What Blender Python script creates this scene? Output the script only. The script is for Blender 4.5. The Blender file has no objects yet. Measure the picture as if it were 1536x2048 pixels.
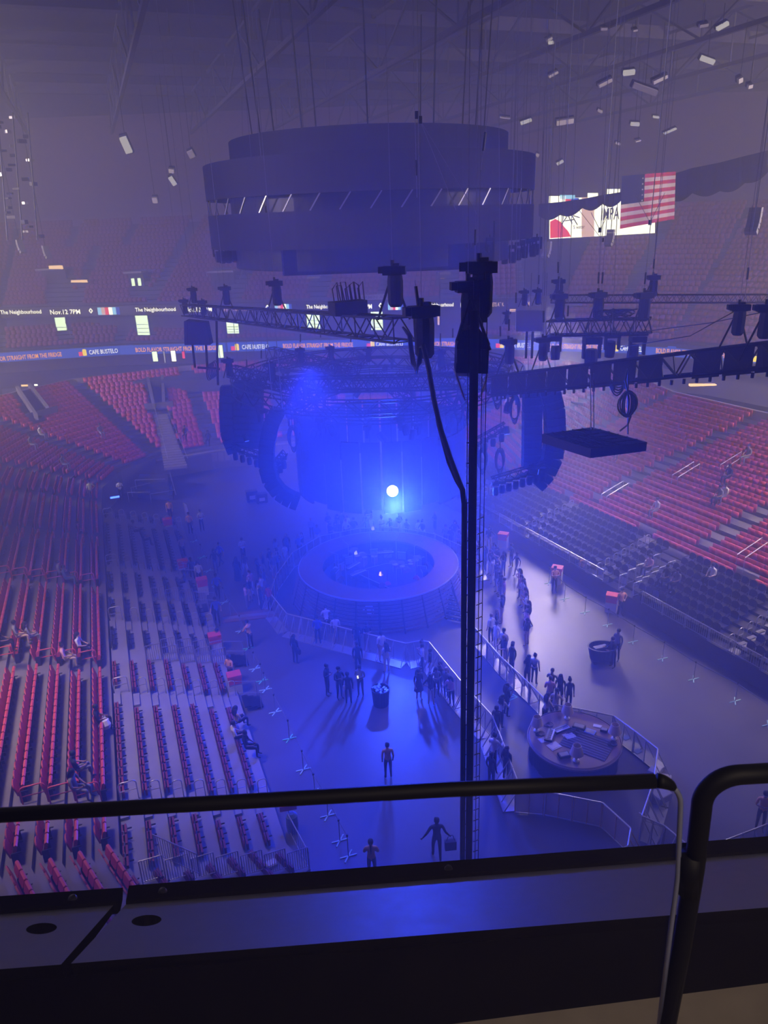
import bpy, math, random
import numpy as np
from mathutils import Vector, Matrix
random.seed(7)
sc = bpy.context.scene
COL = sc.collection
# ------------------------------------------------------------------ camera
EYE = 21.0                                   # eye height above the arena floor, metres
FPX, CX, CY = 1480.0, 768.0, 1024.0          # focal length in pixels of the 1536x2048 frame
PITCH, ROLL = math.radians(21.5), math.radians(2.1)
FWD = Vector((0, math.cos(PITCH), -math.sin(PITCH)))
_r = Vector((1, 0, 0)); _u = _r.cross(FWD)
IR = math.cos(ROLL) * _r - math.sin(ROLL) * _u
IU = math.sin(ROLL) * _r + math.cos(ROLL) * _u
cam_d = bpy.data.cameras.new('camera'); cam = bpy.data.objects.new('camera', cam_d); COL.objects.link(cam)
cam_d.sensor_fit = 'VERTICAL'; cam_d.sensor_height = 36.0; cam_d.lens = 36.0 * FPX / 2048
cam_d.clip_start = 0.05; cam_d.clip_end = 400
cam_d.dof.use_dof = True; cam_d.dof.focus_distance = 40; cam_d.dof.aperture_fstop = 14
cam.matrix_world = Matrix(((IR.x, IU.x, -FWD.x, 0), (IR.y, IU.y, -FWD.y, 0), (IR.z, IU.z, -FWD.z, EYE), (0, 0, 0, 1)))
sc.camera = cam
# ------------------------------------------------------------------ world: hazy air
w = bpy.data.worlds.new('world'); sc.world = w; w.use_nodes = True
nt = w.node_tree; nt.nodes.clear()
wo = nt.nodes.new('ShaderNodeOutputWorld'); bg = nt.nodes.new('ShaderNodeBackground')
bg.inputs[0].default_value = (0.01, 0.01, 0.014, 1); bg.inputs[1].default_value = 0.0
vs = nt.nodes.new('ShaderNodeVolumeScatter'); vs.inputs['Color'].default_value = (0.9, 0.92, 1, 1)
vs.inputs['Density'].default_value = 0.0145; vs.inputs['Anisotropy'].default_value = 0.35
nt.links.new(bg.outputs[0], wo.inputs[0]); nt.links.new(vs.outputs[0], wo.inputs[1])
# ------------------------------------------------------------------ exposure
vw = sc.view_settings; vw.view_transform = 'Standard'; vw.look = 'None'; vw.exposure = 0.0; vw.gamma = 1.0
vw.use_curve_mapping = False
sc.cycles.max_bounces = 5; sc.cycles.diffuse_bounces = 2; sc.cycles.glossy_bounces = 2; sc.cycles.transparent_max_bounces = 16
sc.cycles.transmission_bounces = 4; sc.cycles.volume_bounces = 0
sc.cycles.sample_clamp_indirect = 4.0; sc.cycles.sample_clamp_direct = 0.0
sc.cycles.adaptive_threshold = 0.02; sc.cycles.caustics_reflective = False; sc.cycles.caustics_refractive = False
# ------------------------------------------------------------------ lights of the place and added fills
def lamp(name, kind, loc, aim, energy, color, size=1.0, size_y=None, spot=60, blend=0.4, spread=180):
    d = bpy.data.lights.new(name, kind); o = bpy.data.objects.new(name, d); COL.objects.link(o)
    d.energy = energy; d.color = color
    if kind == 'AREA':
        d.size = size; d.spread = math.radians(spread)
        if size_y: d.shape = 'RECTANGLE'; d.size_y = size_y
    else:
        d.shadow_soft_size = size
    if kind == 'SPOT':
        d.spot_size = math.radians(spot); d.spot_blend = blend
    o.location = loc
    if aim is not None:
        o.rotation_euler = (Vector(aim) - Vector(loc)).to_track_quat('-Z', 'Y').to_euler()
    return o
PINK = (1.0, 0.72, 0.78); WHITE = (1.0, 0.86, 0.92); BLUE = (0.02, 0.035, 1.0)
# house light over the stands, then added spots that fill haze and seats
lamp('house_fill', 'AREA', (-17, 20, 27), (-17, 26, 2), 1600, (1.0, 0.72, 0.74), 4, spread=64)
lamp('house_fill', 'AREA', (31, 32, 27), (23, 38, 2), 3300, (1.0, 0.76, 0.80), 4, spread=76)
lamp('house_fill', 'SPOT', (-66, 40, 24), (-27, 84, 22), 270000, (1, 0.80, 0.84), 1.5, spot=95, blend=0.7)  # added fill for the haze and seats at far left
lamp('house_fill', 'SPOT', (60, 34, 23), (32, 80, 21), 250000, (1, 0.80, 0.84), 1.5, spot=100, blend=0.7)  # added fill for the haze, seats and flag at far right
lamp('house_fill', 'SPOT', (-62, 22, 26), (0, 27, 24.5), 150000, (1, 0.82, 0.88), 1.5, spot=26, blend=0.7)  # added beam, kept narrow so that only eye-level haze brightens
lamp('house_fill', 'SPOT', (62, 22, 26), (0, 27, 23.5), 90000, (1, 0.82, 0.88), 1.5, spot=26, blend=0.7)  # its added twin, for the haze before the scoreboard
lamp('house_fill', 'SPOT', (-10, 4, 34), (-25, 74, 4), 42000, (1, 0.78, 0.82), 1.5, spot=34, blend=0.8)  # added from above the viewer to brighten the dim far seats
lamp('balcony_fill', 'AREA', (1.6, -2.0, 23.0), (1.3, 1.6, 18.4), 85, (1.0, 0.78, 0.60), 1.0)  # added warm fill behind the viewer for ledge and balcony floor
# blue wash from the rig over the stage
lamp('blue_wash', 'SPOT', (-3, 31, 15.5), (-2, 28, 0), 18000, BLUE, 0.6, spot=120, blend=1)
lamp('blue_back_light', 'SPOT', (0.6, 38.4, 6.3), (0, 0, 21), 36000, (0.022, 0.055, 1.0), 0.3, spot=170, blend=1)
lamp('white_key', 'SPOT', (13, 58, 13.5), (11.5, 35, 0), 30000, (0.95, 0.78, 1.0), 3.0, spot=52, blend=0.9)  # added spot in place of the bright screen mirrored in the floor
lamp('blue_spot', 'SPOT', (-2.5, 36, 11), (-5.8, 26, 0.2), 11000, BLUE, 0.2, spot=26, blend=0.8)
lamp('blue_spot', 'SPOT', (2.5, 36, 11), (4.6, 20.5, 0), 8000, BLUE, 0.2, spot=16, blend=0.8)
# ------------------------------------------------------------------ pixels of the photograph -> places
def ray(x, y): return IR * ((x - CX) / FPX) - IU * ((y - CY) / FPX) + FWD
def G(x, y, z=0.0):
    d = ray(x, y); t = (z - EYE) / d.z
    return Vector((d.x * t, d.y * t, z))
def AT(x, y, Y):
    d = ray(x, y); t = Y / d.y
    return Vector((d.x * t, Y, EYE + d.z * t))
# ------------------------------------------------------------------ materials
def mat(name, col, rough=0.6, metal=0.0, emit=None, es=1.0, noise=0.0, scale=3.0, bump=0.0, spec=0.5, objcol=False):
    m = bpy.data.materials.new(name); m.use_nodes = True; n = m.node_tree; b = n.nodes['Principled BSDF']
    b.inputs['Base Color'].default_value = (*col, 1); b.inputs['Roughness'].default_value = rough
    b.inputs['Metallic'].default_value = metal; b.inputs['Specular IOR Level'].default_value = spec
    if emit:
        b.inputs['Emission Color'].default_value = (*emit, 1); b.inputs['Emission Strength'].default_value = es
    if noise or bump:
        tc = n.nodes.new('ShaderNodeTexCoord'); nz = n.nodes.new('ShaderNodeTexNoise')
        nz.inputs['Scale'].default_value = scale; nz.inputs['Detail'].default_value = 4
        n.links.new(tc.outputs['Object'], nz.inputs['Vector'])
        if noise:
            mx = n.nodes.new('ShaderNodeMix'); mx.data_type = 'RGBA'
            mx.inputs[6].default_value = (*[c * (1 - noise) for c in col], 1)
            mx.inputs[7].default_value = (*[min(1, c * (1 + noise)) for c in col], 1)
            n.links.new(nz.outputs['Fac'], mx.inputs[0]); n.links.new(mx.outputs[2], b.inputs['Base Color'])
            mr = n.nodes.new('ShaderNodeMapRange'); mr.inputs[3].default_value = rough * 0.75; mr.inputs[4].default_value = min(1, rough * 1.25)
            n.links.new(nz.outputs['Fac'], mr.inputs[0]); n.links.new(mr.outputs[0], b.inputs['Roughness'])
        if bump:
            bp = n.nodes.new('ShaderNodeBump'); bp.inputs['Strength'].default_value = bump; bp.inputs['Distance'].default_value = 0.02
            n.links.new(nz.outputs['Fac'], bp.inputs['Height']); n.links.new(bp.outputs[0], b.inputs['Normal'])
    if objcol:
        oi = n.nodes.new('ShaderNodeObjectInfo'); n.links.new(oi.outputs['Color'], b.inputs['Base Color'])
    return m
M = dict(
    floor=mat('polished_concrete', (0.115, 0.11, 0.115), 0.42, noise=0.35, scale=0.45, bump=0.03),
    terrace=mat('terrace_concrete', (0.17, 0.16, 0.17), 0.75, noise=0.25, scale=1.2),
    terrace_dark=mat('dark_terrace', (0.06, 0.06, 0.07), 0.8, noise=0.3, scale=1.0),
    deck=mat('grey_deck', (0.25, 0.25, 0.26), 0.6, noise=0.25, scale=0.8),
    wall=mat('dark_wall', (0.05, 0.045, 0.055), 0.85, noise=0.3, scale=0.5),
    wall_pink=mat('rear_wall', (0.20, 0.13, 0.15), 0.9, noise=0.2, scale=0.6),
    wall_grey=mat('grey_wall', (0.30, 0.28, 0.30), 0.85, noise=0.15, scale=0.6),
    roof=mat('roof_deck', (0.018, 0.016, 0.02), 0.9, noise=0.4, scale=0.3),
    beam=mat('roof_steel', (0.05, 0.045, 0.055), 0.7, 0.0, noise=0.25, scale=1),
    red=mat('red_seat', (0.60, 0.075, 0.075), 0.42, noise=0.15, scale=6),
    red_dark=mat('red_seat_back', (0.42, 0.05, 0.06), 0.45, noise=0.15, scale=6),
    upper=mat('upper_tier_seat', (0.20, 0.045, 0.055), 0.6), upper_dark=mat('upper_seat_back_hazed', (0.14, 0.035, 0.045), 0.6),  # seat red darkened and dulled in place of distance haze
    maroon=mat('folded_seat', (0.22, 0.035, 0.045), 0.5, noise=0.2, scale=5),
    black=mat('black_metal', (0.012, 0.012, 0.014), 0.5, 0.3),
    matte=mat('black_cloth', (0.010, 0.010, 0.012), 0.9, noise=0.4, scale=4),
    rub=mat('black_cable', (0.012, 0.012, 0.013), 0.55),
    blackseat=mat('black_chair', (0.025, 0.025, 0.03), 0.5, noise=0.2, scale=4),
    steel=mat('galvanised_steel', (0.45, 0.45, 0.47), 0.4, 0.7, noise=0.2, scale=3),
    alu=mat('aluminium', (0.6, 0.6, 0.62), 0.38, 0.8, noise=0.15, scale=3),
    white=mat('white_paint', (0.75, 0.74, 0.75), 0.6),
    grey=mat('grey_plastic', (0.3, 0.3, 0.32), 0.6),
)
# ------------------------------------------------------------------ mesh helpers
class MB:
    def __init__(s): s.v = []; s.f = []; s.m = []; s.cur = 0
    def add(s, vs, fs):
        k = len(s.v); s.v += [tuple(p) for p in vs]; s.f += [tuple(i + k for i in f) for f in fs]; s.m += [s.cur] * len(fs); return s
    def box(s, c, size, rz=0.0, mtx=None):
        x, y, z = size[0] / 2, size[1] / 2, size[2] / 2
        P = [Vector(p) for p in ((-x,-y,-z),(x,-y,-z),(x,y,-z),(-x,y,-z),(-x,-y,z),(x,-y,z),(x,y,z),(-x,y,z))]
        R = mtx if mtx is not None else Matrix.Rotation(rz, 3, 'Z')
        return s.add([R @ p + Vector(c) for p in P], [(0,3,2,1),(4,5,6,7),(0,1,5,4),(1,2,6,5),(2,3,7,6),(3,0,4,7)])
    def bar(s, p, q, r, n=6, r2=None):
        p, q = Vector(p), Vector(q); d = q - p
        if d.length < 1e-6: return s
        d.normalize(); a = d.orthogonal().normalized(); b = d.cross(a); r2 = r if r2 is None else r2
        A = [p + (a * math.cos(t) + b * math.sin(t)) * r for t in [2 * math.pi * i / n for i in range(n)]]
        B = [q + (a * math.cos(t) + b * math.sin(t)) * r2 for t in [2 * math.pi * i / n for i in range(n)]]
        return s.add(A + B, [(i, (i + 1) % n, n + (i + 1) % n, n + i) for i in range(n)] + [tuple(range(n - 1, -1, -1)), tuple(range(n, 2 * n))])
    def tube(s, pts, r, n=6, closed=False):
        pts = [Vector(p) for p in pts]; N = len(pts); rings = []
        nrm = None
        for i in range(N):
            d = (pts[(i + 1) % N] - pts[i - 1]) if closed else (pts[min(i + 1, N - 1)] - pts[max(i - 1, 0)])
            d = d.normalized() if d.length > 1e-9 else Vector((0, 0, 1))
            a = d.orthogonal().normalized() if nrm is None else (nrm - d * nrm.dot(d))
            a = a.normalized() if a.length > 1e-6 else d.orthogonal().normalized()
            nrm = a; b = d.cross(a); rr = r[i] if isinstance(r, (list, tuple)) else r
            rings.append([pts[i] + (a * math.cos(t) + b * math.sin(t)) * rr for t in [2 * math.pi * k / n for k in range(n)]])
        V = [p for ring in rings for p in ring]; Fc = []
        for i in range(N if closed else N - 1):
            j = (i + 1) % N
            for k in range(n): Fc.append((i * n + k, i * n + (k + 1) % n, j * n + (k + 1) % n, j * n + k))
        if not closed: Fc += [tuple(range(n - 1, -1, -1)), tuple(range((N - 1) * n, N * n))]
        return s.add(V, Fc)
    def lathe(s, prof, n=24, c=(0, 0, 0), a0=0.0, a1=2 * math.pi, mtx=None):
        full = abs(a1 - a0 - 2 * math.pi) < 1e-6; K = n if full else n + 1; V = []; Fc = []
        for i in range(K):
            t = a0 + (a1 - a0) * i / n
            for (r, z) in prof:
                p = Vector((r * math.cos(t), r * math.sin(t), z))
                if mtx is not None: p = mtx @ p
                V.append(p + Vector(c))
        L = len(prof)
        for i in range(n):
            j = (i + 1) % K
            for k in range(L - 1): Fc.append((i * L + k, j * L + k, j * L + k + 1, i * L + k + 1))
        return s.add(V, Fc)
    def prism(s, poly, z0, z1):
        n = len(poly)
        V = [(p[0], p[1], z0) for p in poly] + [(p[0], p[1], z1) for p in poly]
        return s.add(V, [tuple(range(n - 1, -1, -1)), tuple(range(n, 2 * n))] + [(i, (i + 1) % n, n + (i + 1) % n, n + i) for i in range(n)])
    def slab(s, quad, off):      # thick panel: quad corners + offset vector
        q = [Vector(p) for p in quad]; o = Vector(off)
        return s.add(q + [p + o for p in q], [(3,2,1,0),(4,5,6,7),(0,1,5,4),(1,2,6,5),(2,3,7,6),(3,0,4,7)])
    def mesh(s, name, mats, smooth=False):
        me = bpy.data.meshes.new(name); me.from_pydata(s.v, [], s.f)
        for m in (mats if isinstance(mats, (list, tuple)) else [mats]): me.materials.append(m)
        if len(me.polygons): me.polygons.foreach_set('material_index', s.m)
        if smooth: me.polygons.foreach_set('use_smooth', [True] * len(me.polygons))
        me.update(); return me
    def build(s, name, mats, parent=None, smooth=False, loc=None, label=None):
        return put(name, s.mesh(name, mats, smooth), parent, loc, label=label)
def put(name, me, parent=None, loc=None, rot=None, scale=None, mtx=None, label=None):
    o = bpy.data.objects.new(name, me); COL.objects.link(o)
    if parent is not None: o.parent = parent
    if mtx is not None: o.matrix_local = mtx
    if loc is not None: o.location = loc
    if rot is not None: o.rotation_euler = rot
    if scale is not None: o.scale = scale
    if label: o['label'] = label
    return o
def tag(o, label, cat, group=None, kind=None):
    o['label'] = label; o['category'] = cat
    if group: o['group'] = group
    if kind: o['kind'] = kind
    return o
def thing(name, label, cat, loc=(0, 0, 0), rz=0.0, group=None):
    o = bpy.data.objects.new(name, None); COL.objects.link(o); o.empty_display_size = 0.1
    o.location = loc; o.rotation_euler = (0, 0, rz); return tag(o, label, cat, group)
def struct(o, label=None):
    o['kind'] = 'structure'
    if label: o['label'] = label
    return o
def dup(root, loc, rz=None, label=None, parent=None, color=None):
    c = root.copy(); COL.objects.link(c); c.location = loc
    if rz is not None: c.rotation_euler = (root.rotation_euler[0], root.rotation_euler[1], rz)
    if label: c['label'] = label
    if color: c.color = color
    for ch in root.children:
        d = ch.copy(); COL.objects.link(d); d.parent = c
        for g in ch.children:
            e = g.copy(); COL.objects.link(e); e.parent = d
    return c
_unit = {}
def unit_bar(m, n=6):
    k = (m.name, n)
    if k not in _unit: _unit[k] = MB().bar((0, 0, 0), (0, 0, 1), 1, n).mesh('bar', m)
    return _unit[k]
def barobj(name, p, q, r, m, parent, n=6):
    p, q = Vector(p), Vector(q); d = q - p
    o = put(name, unit_bar(m, n), parent); o.location = p
    o.rotation_euler = d.to_track_quat('Z', 'Y').to_euler(); o.scale = (r, r, d.length); return o
def offset_poly(pts, d):         # open polyline in plan, offset to the left of its direction
    P = [Vector((p[0], p[1])) for p in pts]; N = len(P); out = []
    nr = [Vector((-(P[i + 1] - P[i]).y, (P[i + 1] - P[i]).x)).normalized() for i in range(N - 1)]
    for i in range(N):
        a = nr[max(i - 1, 0)]; b = nr[min(i, N - 2)]; m = (a + b); m /= (1 + a.dot(b)) if (1 + a.dot(b)) > 0.2 else 0.2
        out.append(P[i] + m * d)
    return out
# ================================================================== STRUCTURE
LA = Vector((-0.33874, 0.94088, 0)); LN = Vector((-0.94088, -0.33874, 0)); LO = Vector((-4.86, 23.49, 0))     # left stand: along, outward, origin
RB = Vector((-0.437, 0.8994, 0)); RN = Vector((0.8994, 0.437, 0)); RO = Vector((17.9, 29.44, 0))               # right stand
def LP(u, v, z=0.0): return LO + LA * u + LN * v + Vector((0, 0, z))
def RP(u, v, z=0.0): return RO + RB * u + RN * v + Vector((0, 0, z))
struct(MB().add([(-60, -2, 0), (60, -2, 0), (60, 110, 0), (-60, 110, 0)], [(0, 1, 2, 3)]).build('floor', M['floor']), 'polished grey concrete arena floor')
def _w(u, v): p = LP(u, v); return (p.x, p.y)
NB = -3.15                                                   # where the near corner of the left stand bends
def near_end(v, L): 
    c, s = math.cos(math.radians(20)), math.sin(math.radians(20))
    return _w(NB - L * c, v - L * s)
# front line of the fixed red bowl, clockwise from the near left corner round to the right
VF = 5.62
_e = RP(-10, 3.55); _s = RP(27, 3.55)
RING = [near_end(VF - 0.9, 13.5), near_end(VF, 6.0), _w(NB, VF), _w(32, VF), (-22.3, 55.8), (-22.2, 60.0), (-20.2, 63.4), (-15.5, 65.8), (-2, 69.2), (3, 69.4), (6.6, 66.6), (8.6, 62.0), (_s.x, _s.y), (_e.x, _e.y)]
PITCH_R, RISE_R, Z0_R, NROW = 0.83, 0.262, 2.0, 18
def terrace(name, ring, v0, z0, n, pitch, rise, m, front=None, caps=True, lab=None, thick=None):
    b = MB(); N = len(ring)
    for k in range(n):
        z = z0 + k * rise; zp = (front if k == 0 else z - rise)
        A = offset_poly(ring, v0 + k * pitch); B = offset_poly(ring, v0 + (k + 1) * pitch)
        V = [(p.x, p.y, zp) for p in A] + [(p.x, p.y, z) for p in A] + [(p.x, p.y, z) for p in B]
        Fc = []
        for i in range(N - 1):
            Fc += [(i + 1, i, N + i, N + i + 1), (N + i + 1, N + i, 2 * N + i, 2 * N + i + 1)]
        b.add(V, Fc)
        if caps:
            for i in (0, N - 1):
                b.add([(A[i].x, A[i].y, 0), (B[i].x, B[i].y, 0), (B[i].x, B[i].y, z), (A[i].x, A[i].y, z)], [(0, 1, 2, 3)])
    o = b.build(name, m); return struct(o, lab)
terrace('floor_fixed_terrace', RING, 0, Z0_R, NROW, PITCH_R, RISE_R, M['terrace'], front=0.0, lab='stepped concrete terrace under the fixed red seats')
ZTOP = Z0_R + (NROW - 1) * RISE_R; VTOP = NROW * PITCH_R
# retractable decks: left grey one and right dark one
RL = [near_end(0.17, 1.5), _w(NB, 0.17), _w(31, 0.17)]
terrace('floor_left_deck', RL, 0.0, 0.25, 7, 0.77, 0.25, M['deck'], front=0.0, lab='grey stepped retractable deck on the left')
RR = [(RP(31, -0.8).x, RP(31, -0.8).y), (RP(-9, -0.8).x, RP(-9, -0.8).y)]
terrace('floor_right_deck', RR, 0.0, 0.95, 7, 0.62, 0.16, M['terrace_dark'], front=0.0, lab='dark stepped retractable deck on the right')
# back of the lower bowl: low concrete wall, then the dark suite level, the second tier, the third tier
def wallband(name, ring, v, z0, z1, m, lab, th=0.25):
    A = offset_poly(ring, v); B = offset_poly(ring, v + th); N = len(A); b = MB()
    V = [(p.x, p.y, z0) for p in A] + [(p.x, p.y, z1) for p in A] + [(p.x, p.y, z1) for p in B]
    b.add(V, [(i + 1, i, N + i, N + i + 1) for i in range(N - 1)] + [(N + i + 1, N + i, 2 * N + i, 2 * N + i + 1) for i in range(N - 1)])
    return struct(b.build(name, m), lab)
wallband('wall_bowl_rear', RING, VTOP, ZTOP - 0.26, ZTOP + 0.75, M['wall_grey'], 'pale concrete wall behind the last red row')
UPR = [(-62, 30), (-58, 60), (-50, 76), (-41.3, 82.2), (-28.9, 84.4), (-8.6, 83.2), (7.8, 81), (24.4, 73.8), (34, 66), (42, 52), (46, 30), (47, 8)]       # plan of the lower ribbon board
UP = UPR
terrace('floor_concourse', UP, -9.0, ZTOP + 0.2, 1, 9.6, 0, M['terrace_dark'], front=ZTOP - 1, caps=False, lab='dark concourse floor behind the lower bowl')
wallband('wall_suite', UP, 0.6, 5.0, 8.1, M['wall'], 'dark glazed suite front under the lower ribbon board')
wallband('trim_1', UP, 0.0, 7.75, 9.05, M['wall'], 'fascia that carries the lower ribbon board', 0.6)
# second tier
terrace('floor_second_tier', UP, 0.3, 9.0, 5, 0.85, 0.36, M['terrace_dark'], front=8.8, caps=False, lab='dark stepped second tier between the two ribbon boards')
FARR = [(-66, 44), (-56, 80), (-43.2, 88.2), (-25.2, 85.4), (-6.05, 82.0), (7.63, 79.4), (15.3, 78.6), (24, 80)]        # plan of the upper ribbon board
wallband('wall_second_tier', offset_poly(FARR, 1.4), 0, 9.0, 12.2, M['wall'], 'dark wall at the back of the second tier')
wallband('trim_2', FARR, 0.0, 12.0, 13.15, M['wall'], 'fascia that carries the upper ribbon board', 0.5)
T3 = [(-66, 44), (-56, 80), (-43.2, 88.2), (-25.2, 85.4), (-6.05, 82.0), (7.63, 79.4), (15.3, 78.6)]
terrace('floor_third_tier', T3, 0.3, 13.1, 20, 0.85, 0.45, M['terrace_dark'], front=12.9, caps=False, lab='dark stepped upper tier at the far end')
T3R = [(19, 80.5), (30.5, 74), (38.5, 65), (46, 50), (50, 30), (51, 6)]
terrace('floor_right_upper_tier', T3R, -4.0, 9.2, 26, 0.85, 0.47, M['terrace_dark'], front=8.8, caps=False, lab='stepped upper tier on the right')
# outer walls and roof
struct(MB().add([(-110, -4, 0), (-110, 122, 0), (110, 122, 0), (110, -4, 0), (-110, -4, 44), (-110, 122, 44), (110, 122, 44), (110, -4, 44)],
    [(0, 1, 5, 4)]).build('wall_left', M['wall_pink']), 'outer wall on the left')
struct(MB().add([(-110, 122, 0), (110, 122, 0), (110, 122, 44), (-110, 122, 44)], [(0, 1, 2, 3)]).build('wall_far', M['wall_pink']), 'outer wall at the far end')
struct(MB().add([(110, 122, 0), (110, -4, 0), (110, -4, 44), (110, 122, 44)], [(0, 1, 2, 3)]).build('wall_right', M['wall_pink']), 'outer wall on the right')
struct(MB().add([(110, -4, 0), (-110, -4, 0), (-110, -4, 44), (110, -4, 44)], [(0, 1, 2, 3)]).build('wall_near', M['wall_pink']), 'outer wall behind the viewer')
struct(MB().add([(-110, -4, 40), (110, -4, 40), (110, 122, 40), (-110, 122, 40)], [(3, 2, 1, 0)]).build('ceiling', M['roof']), 'dark corrugated roof deck')
# ================================================================== SEATS AND RAILS
def PX(p):
    v = Vector(p) - Vector((0, 0, EYE)); w_ = v.dot(FWD)
    if w_ < 0.1: return (-9999, -9999)
    return (CX + FPX * v.dot(IR) / w_, CY - FPX * v.dot(IU) / w_)
def inframe(p, ymax=1795, m=6):
    x, y = PX(p); return -m < x < 1536 + m and -m < y < ymax - 0.068 * x
def scatter(name, tmpl, frames, mats):
    """one mesh made of many copies of a template; frames = (origin, angle)"""
    tv = np.array(tmpl.v, float); nv = len(tv); V = np.zeros((len(frames) * nv, 3)); 
    for i, (o, a) in enumerate(frames):
        c, s = math.cos(a), math.sin(a)
        V[i*nv:(i+1)*nv, 0] = tv[:, 0] * c - tv[:, 1] * s + o[0]; V[i*nv:(i+1)*nv, 1] = tv[:, 0] * s + tv[:, 1] * c + o[1]; V[i*nv:(i+1)*nv, 2] = tv[:, 2] + o[2]
    loops = np.array([i for f in tmpl.f for i in f]); tot = np.array([len(f) for f in tmpl.f]); n = len(frames)
    me = bpy.data.meshes.new(name); me.vertices.add(len(V)); me.vertices.foreach_set('co', V.ravel())
    L = (loops[None, :] + (np.arange(n) * nv)[:, None]).ravel(); me.loops.add(len(L)); me.loops.foreach_set('vertex_index', L)
    T = np.tile(tot, n); st = np.concatenate(([0], np.cumsum(T)[:-1])); me.polygons.add(len(T)); me.polygons.foreach_set('loop_start', st); me.polygons.foreach_set('loop_total', T)
    me.polygons.foreach_set('material_index', np.tile(np.array(tmpl.m), n))
    for m in mats: me.materials.append(m)
    me.update(calc_edges=True); me.validate(); return put(name, me)
def arch_board(w, h, th, y0, z0, tilt, n=8, b=None):
    b = b or MB(); P = [(-w/2, 0), (w/2, 0)] + [(w/2 * math.cos(t), h - w*0.34 + w*0.34 * math.sin(t)) for t in [math.pi * i / n for i in range(n + 1)]]
    c, s = math.cos(tilt), math.sin(tilt); V = []
    for d in (0, th):
        for (x, z) in P: V.append((x, y0 + d * c + z * s, z0 + z * c - d * s))
    N = len(P)
    return b.add(V, [tuple(range(N)), tuple(range(2*N-1, N-1, -1))] + [(i, N + i, N + (i+1) % N, (i+1) % N) for i in range(N)])
def cushion(b, w, d, th, c, tilt):         # pan folded up towards the back, rounded front
    R = Matrix.Rotation(tilt, 3, 'X')
    prof = [(0, 0), (d, 0), (d + th*0.35, th*0.5), (d, th), (0, th)]
    V = []
    for x in (-w/2, w/2):
        for (y, z) in prof: V.append(R @ Vector((x, -y, z)) + Vector(c))
    return b.add(V, [(0,1,2,3,4), (9,8,7,6,5)] + [(i, 5 + i, 5 + (i+1) % 5, (i+1) % 5) for i in range(5)])
# --- red seat: back board, folded pan, side bracket
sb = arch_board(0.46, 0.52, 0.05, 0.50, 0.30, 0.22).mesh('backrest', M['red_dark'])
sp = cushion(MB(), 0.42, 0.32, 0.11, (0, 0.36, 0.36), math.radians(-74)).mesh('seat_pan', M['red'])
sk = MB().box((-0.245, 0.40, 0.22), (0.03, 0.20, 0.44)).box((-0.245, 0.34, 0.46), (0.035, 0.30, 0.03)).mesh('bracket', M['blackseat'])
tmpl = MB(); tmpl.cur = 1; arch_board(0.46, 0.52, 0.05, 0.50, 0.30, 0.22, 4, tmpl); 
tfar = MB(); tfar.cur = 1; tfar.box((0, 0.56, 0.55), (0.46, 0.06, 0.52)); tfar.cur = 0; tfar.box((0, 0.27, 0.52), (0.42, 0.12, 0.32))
LEFT_AISLES = (-1.12, 8.27, 17.1, 24.66)
def row_frames(ring, voff, z, spacing, aisles=None, seg_margin=0.55, every=8.2, segs=None):
    P = offset_poly(ring, voff); out = []
    for i in range(len(P) - 1):
        if segs and i not in segs: continue
        a, b = P[i], P[i+1]; d = (b - a); L = d.length; d /= L; ang = math.atan2(d.y, d.x)
        m0 = 0.1 if i <= 2 else seg_margin; m1 = 0.1 if i <= 1 else seg_margin
        n = int((L - m0 - m1) / spacing); s0 = m0 + (L - m0 - m1 - n * spacing) / 2 + spacing / 2
        # long segments get stairs so that blocks are about 'every' wide
        nb = max(1, round(L / every)); cuts = [L * k / nb for k in range(1, nb)] if (aisles is None or i != 2) else []
        for k in range(n):
            s = s0 + k * spacing; p = a + d * s
            if any(abs(s - c) < 0.62 for c in cuts): continue
            if aisles is not None and i == 2:
                u = (Vector((p.x, p.y, 0)) - LO).dot(LA)
                if any(abs(u - q) < 0.62 for q in aisles): continue
            out.append((Vector((p.x, p.y, z)), ang, i, k))
    return out
def inpoly(q, poly):
    x, y = q; c = False
    for (ax, ay), (bx_, by_) in zip(poly, poly[1:] + poly[:1]):
        if (ay > y) != (by_ > y) and x < (bx_ - ax) * (y - ay) / (by_ - ay) + ax: c = not c
    return c
CLEAR = [[(306, 826), (342, 826), (380, 942), (338, 944)], [(292, 762), (334, 760), (338, 830), (302, 834)], [(30, 790), (66, 780), (108, 832), (70, 856)]]       # tunnels and stairs in the far bank
CLEAR_UP = [[(88, 534), (146, 534), (146, 606), (88, 606)], [(256, 540), (298, 540), (298, 600), (256, 600)], [(420, 540), (476, 540), (476, 586), (420, 586)], [(614, 550), (646, 550), (646, 596), (614, 596)], [(874, 542), (903, 542), (903, 592), (874, 592)], [(113, 630), (145, 630), (145, 684), (113, 684)], [(272, 626), (306, 626), (306, 676), (272, 676)], [(452, 638), (483, 638), (483, 672), (452, 672)], [(611, 620), (645, 620), (645, 666), (611, 666)], [(740, 616), (770, 616), (770, 666), (740, 666)], [(871, 614), (926, 614), (926, 656), (871, 656)]]
allred = []
for r in range(NROW):
    for f in row_frames(RING, r * PITCH_R + 0.02, Z0_R + r * RISE_R, 0.48, LEFT_AISLES):
        if f[2] >= 4 and any(inpoly(PX(f[0] + Vector((0, 0, 0.5))), c) for c in CLEAR): continue
        allred.append((f[0], f[1], f[2], r))
vis = [f for f in allred if inframe(f[0] + Vector((0, 0, 0.6))) and f[2] <= 2]
vis.sort(key=lambda f: (f[0] - Vector((0, 0, EYE))).length)
near = vis[:300]; nid = {(round(f[0].x, 3), round(f[0].y, 3), f[3]) for f in near}
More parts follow.
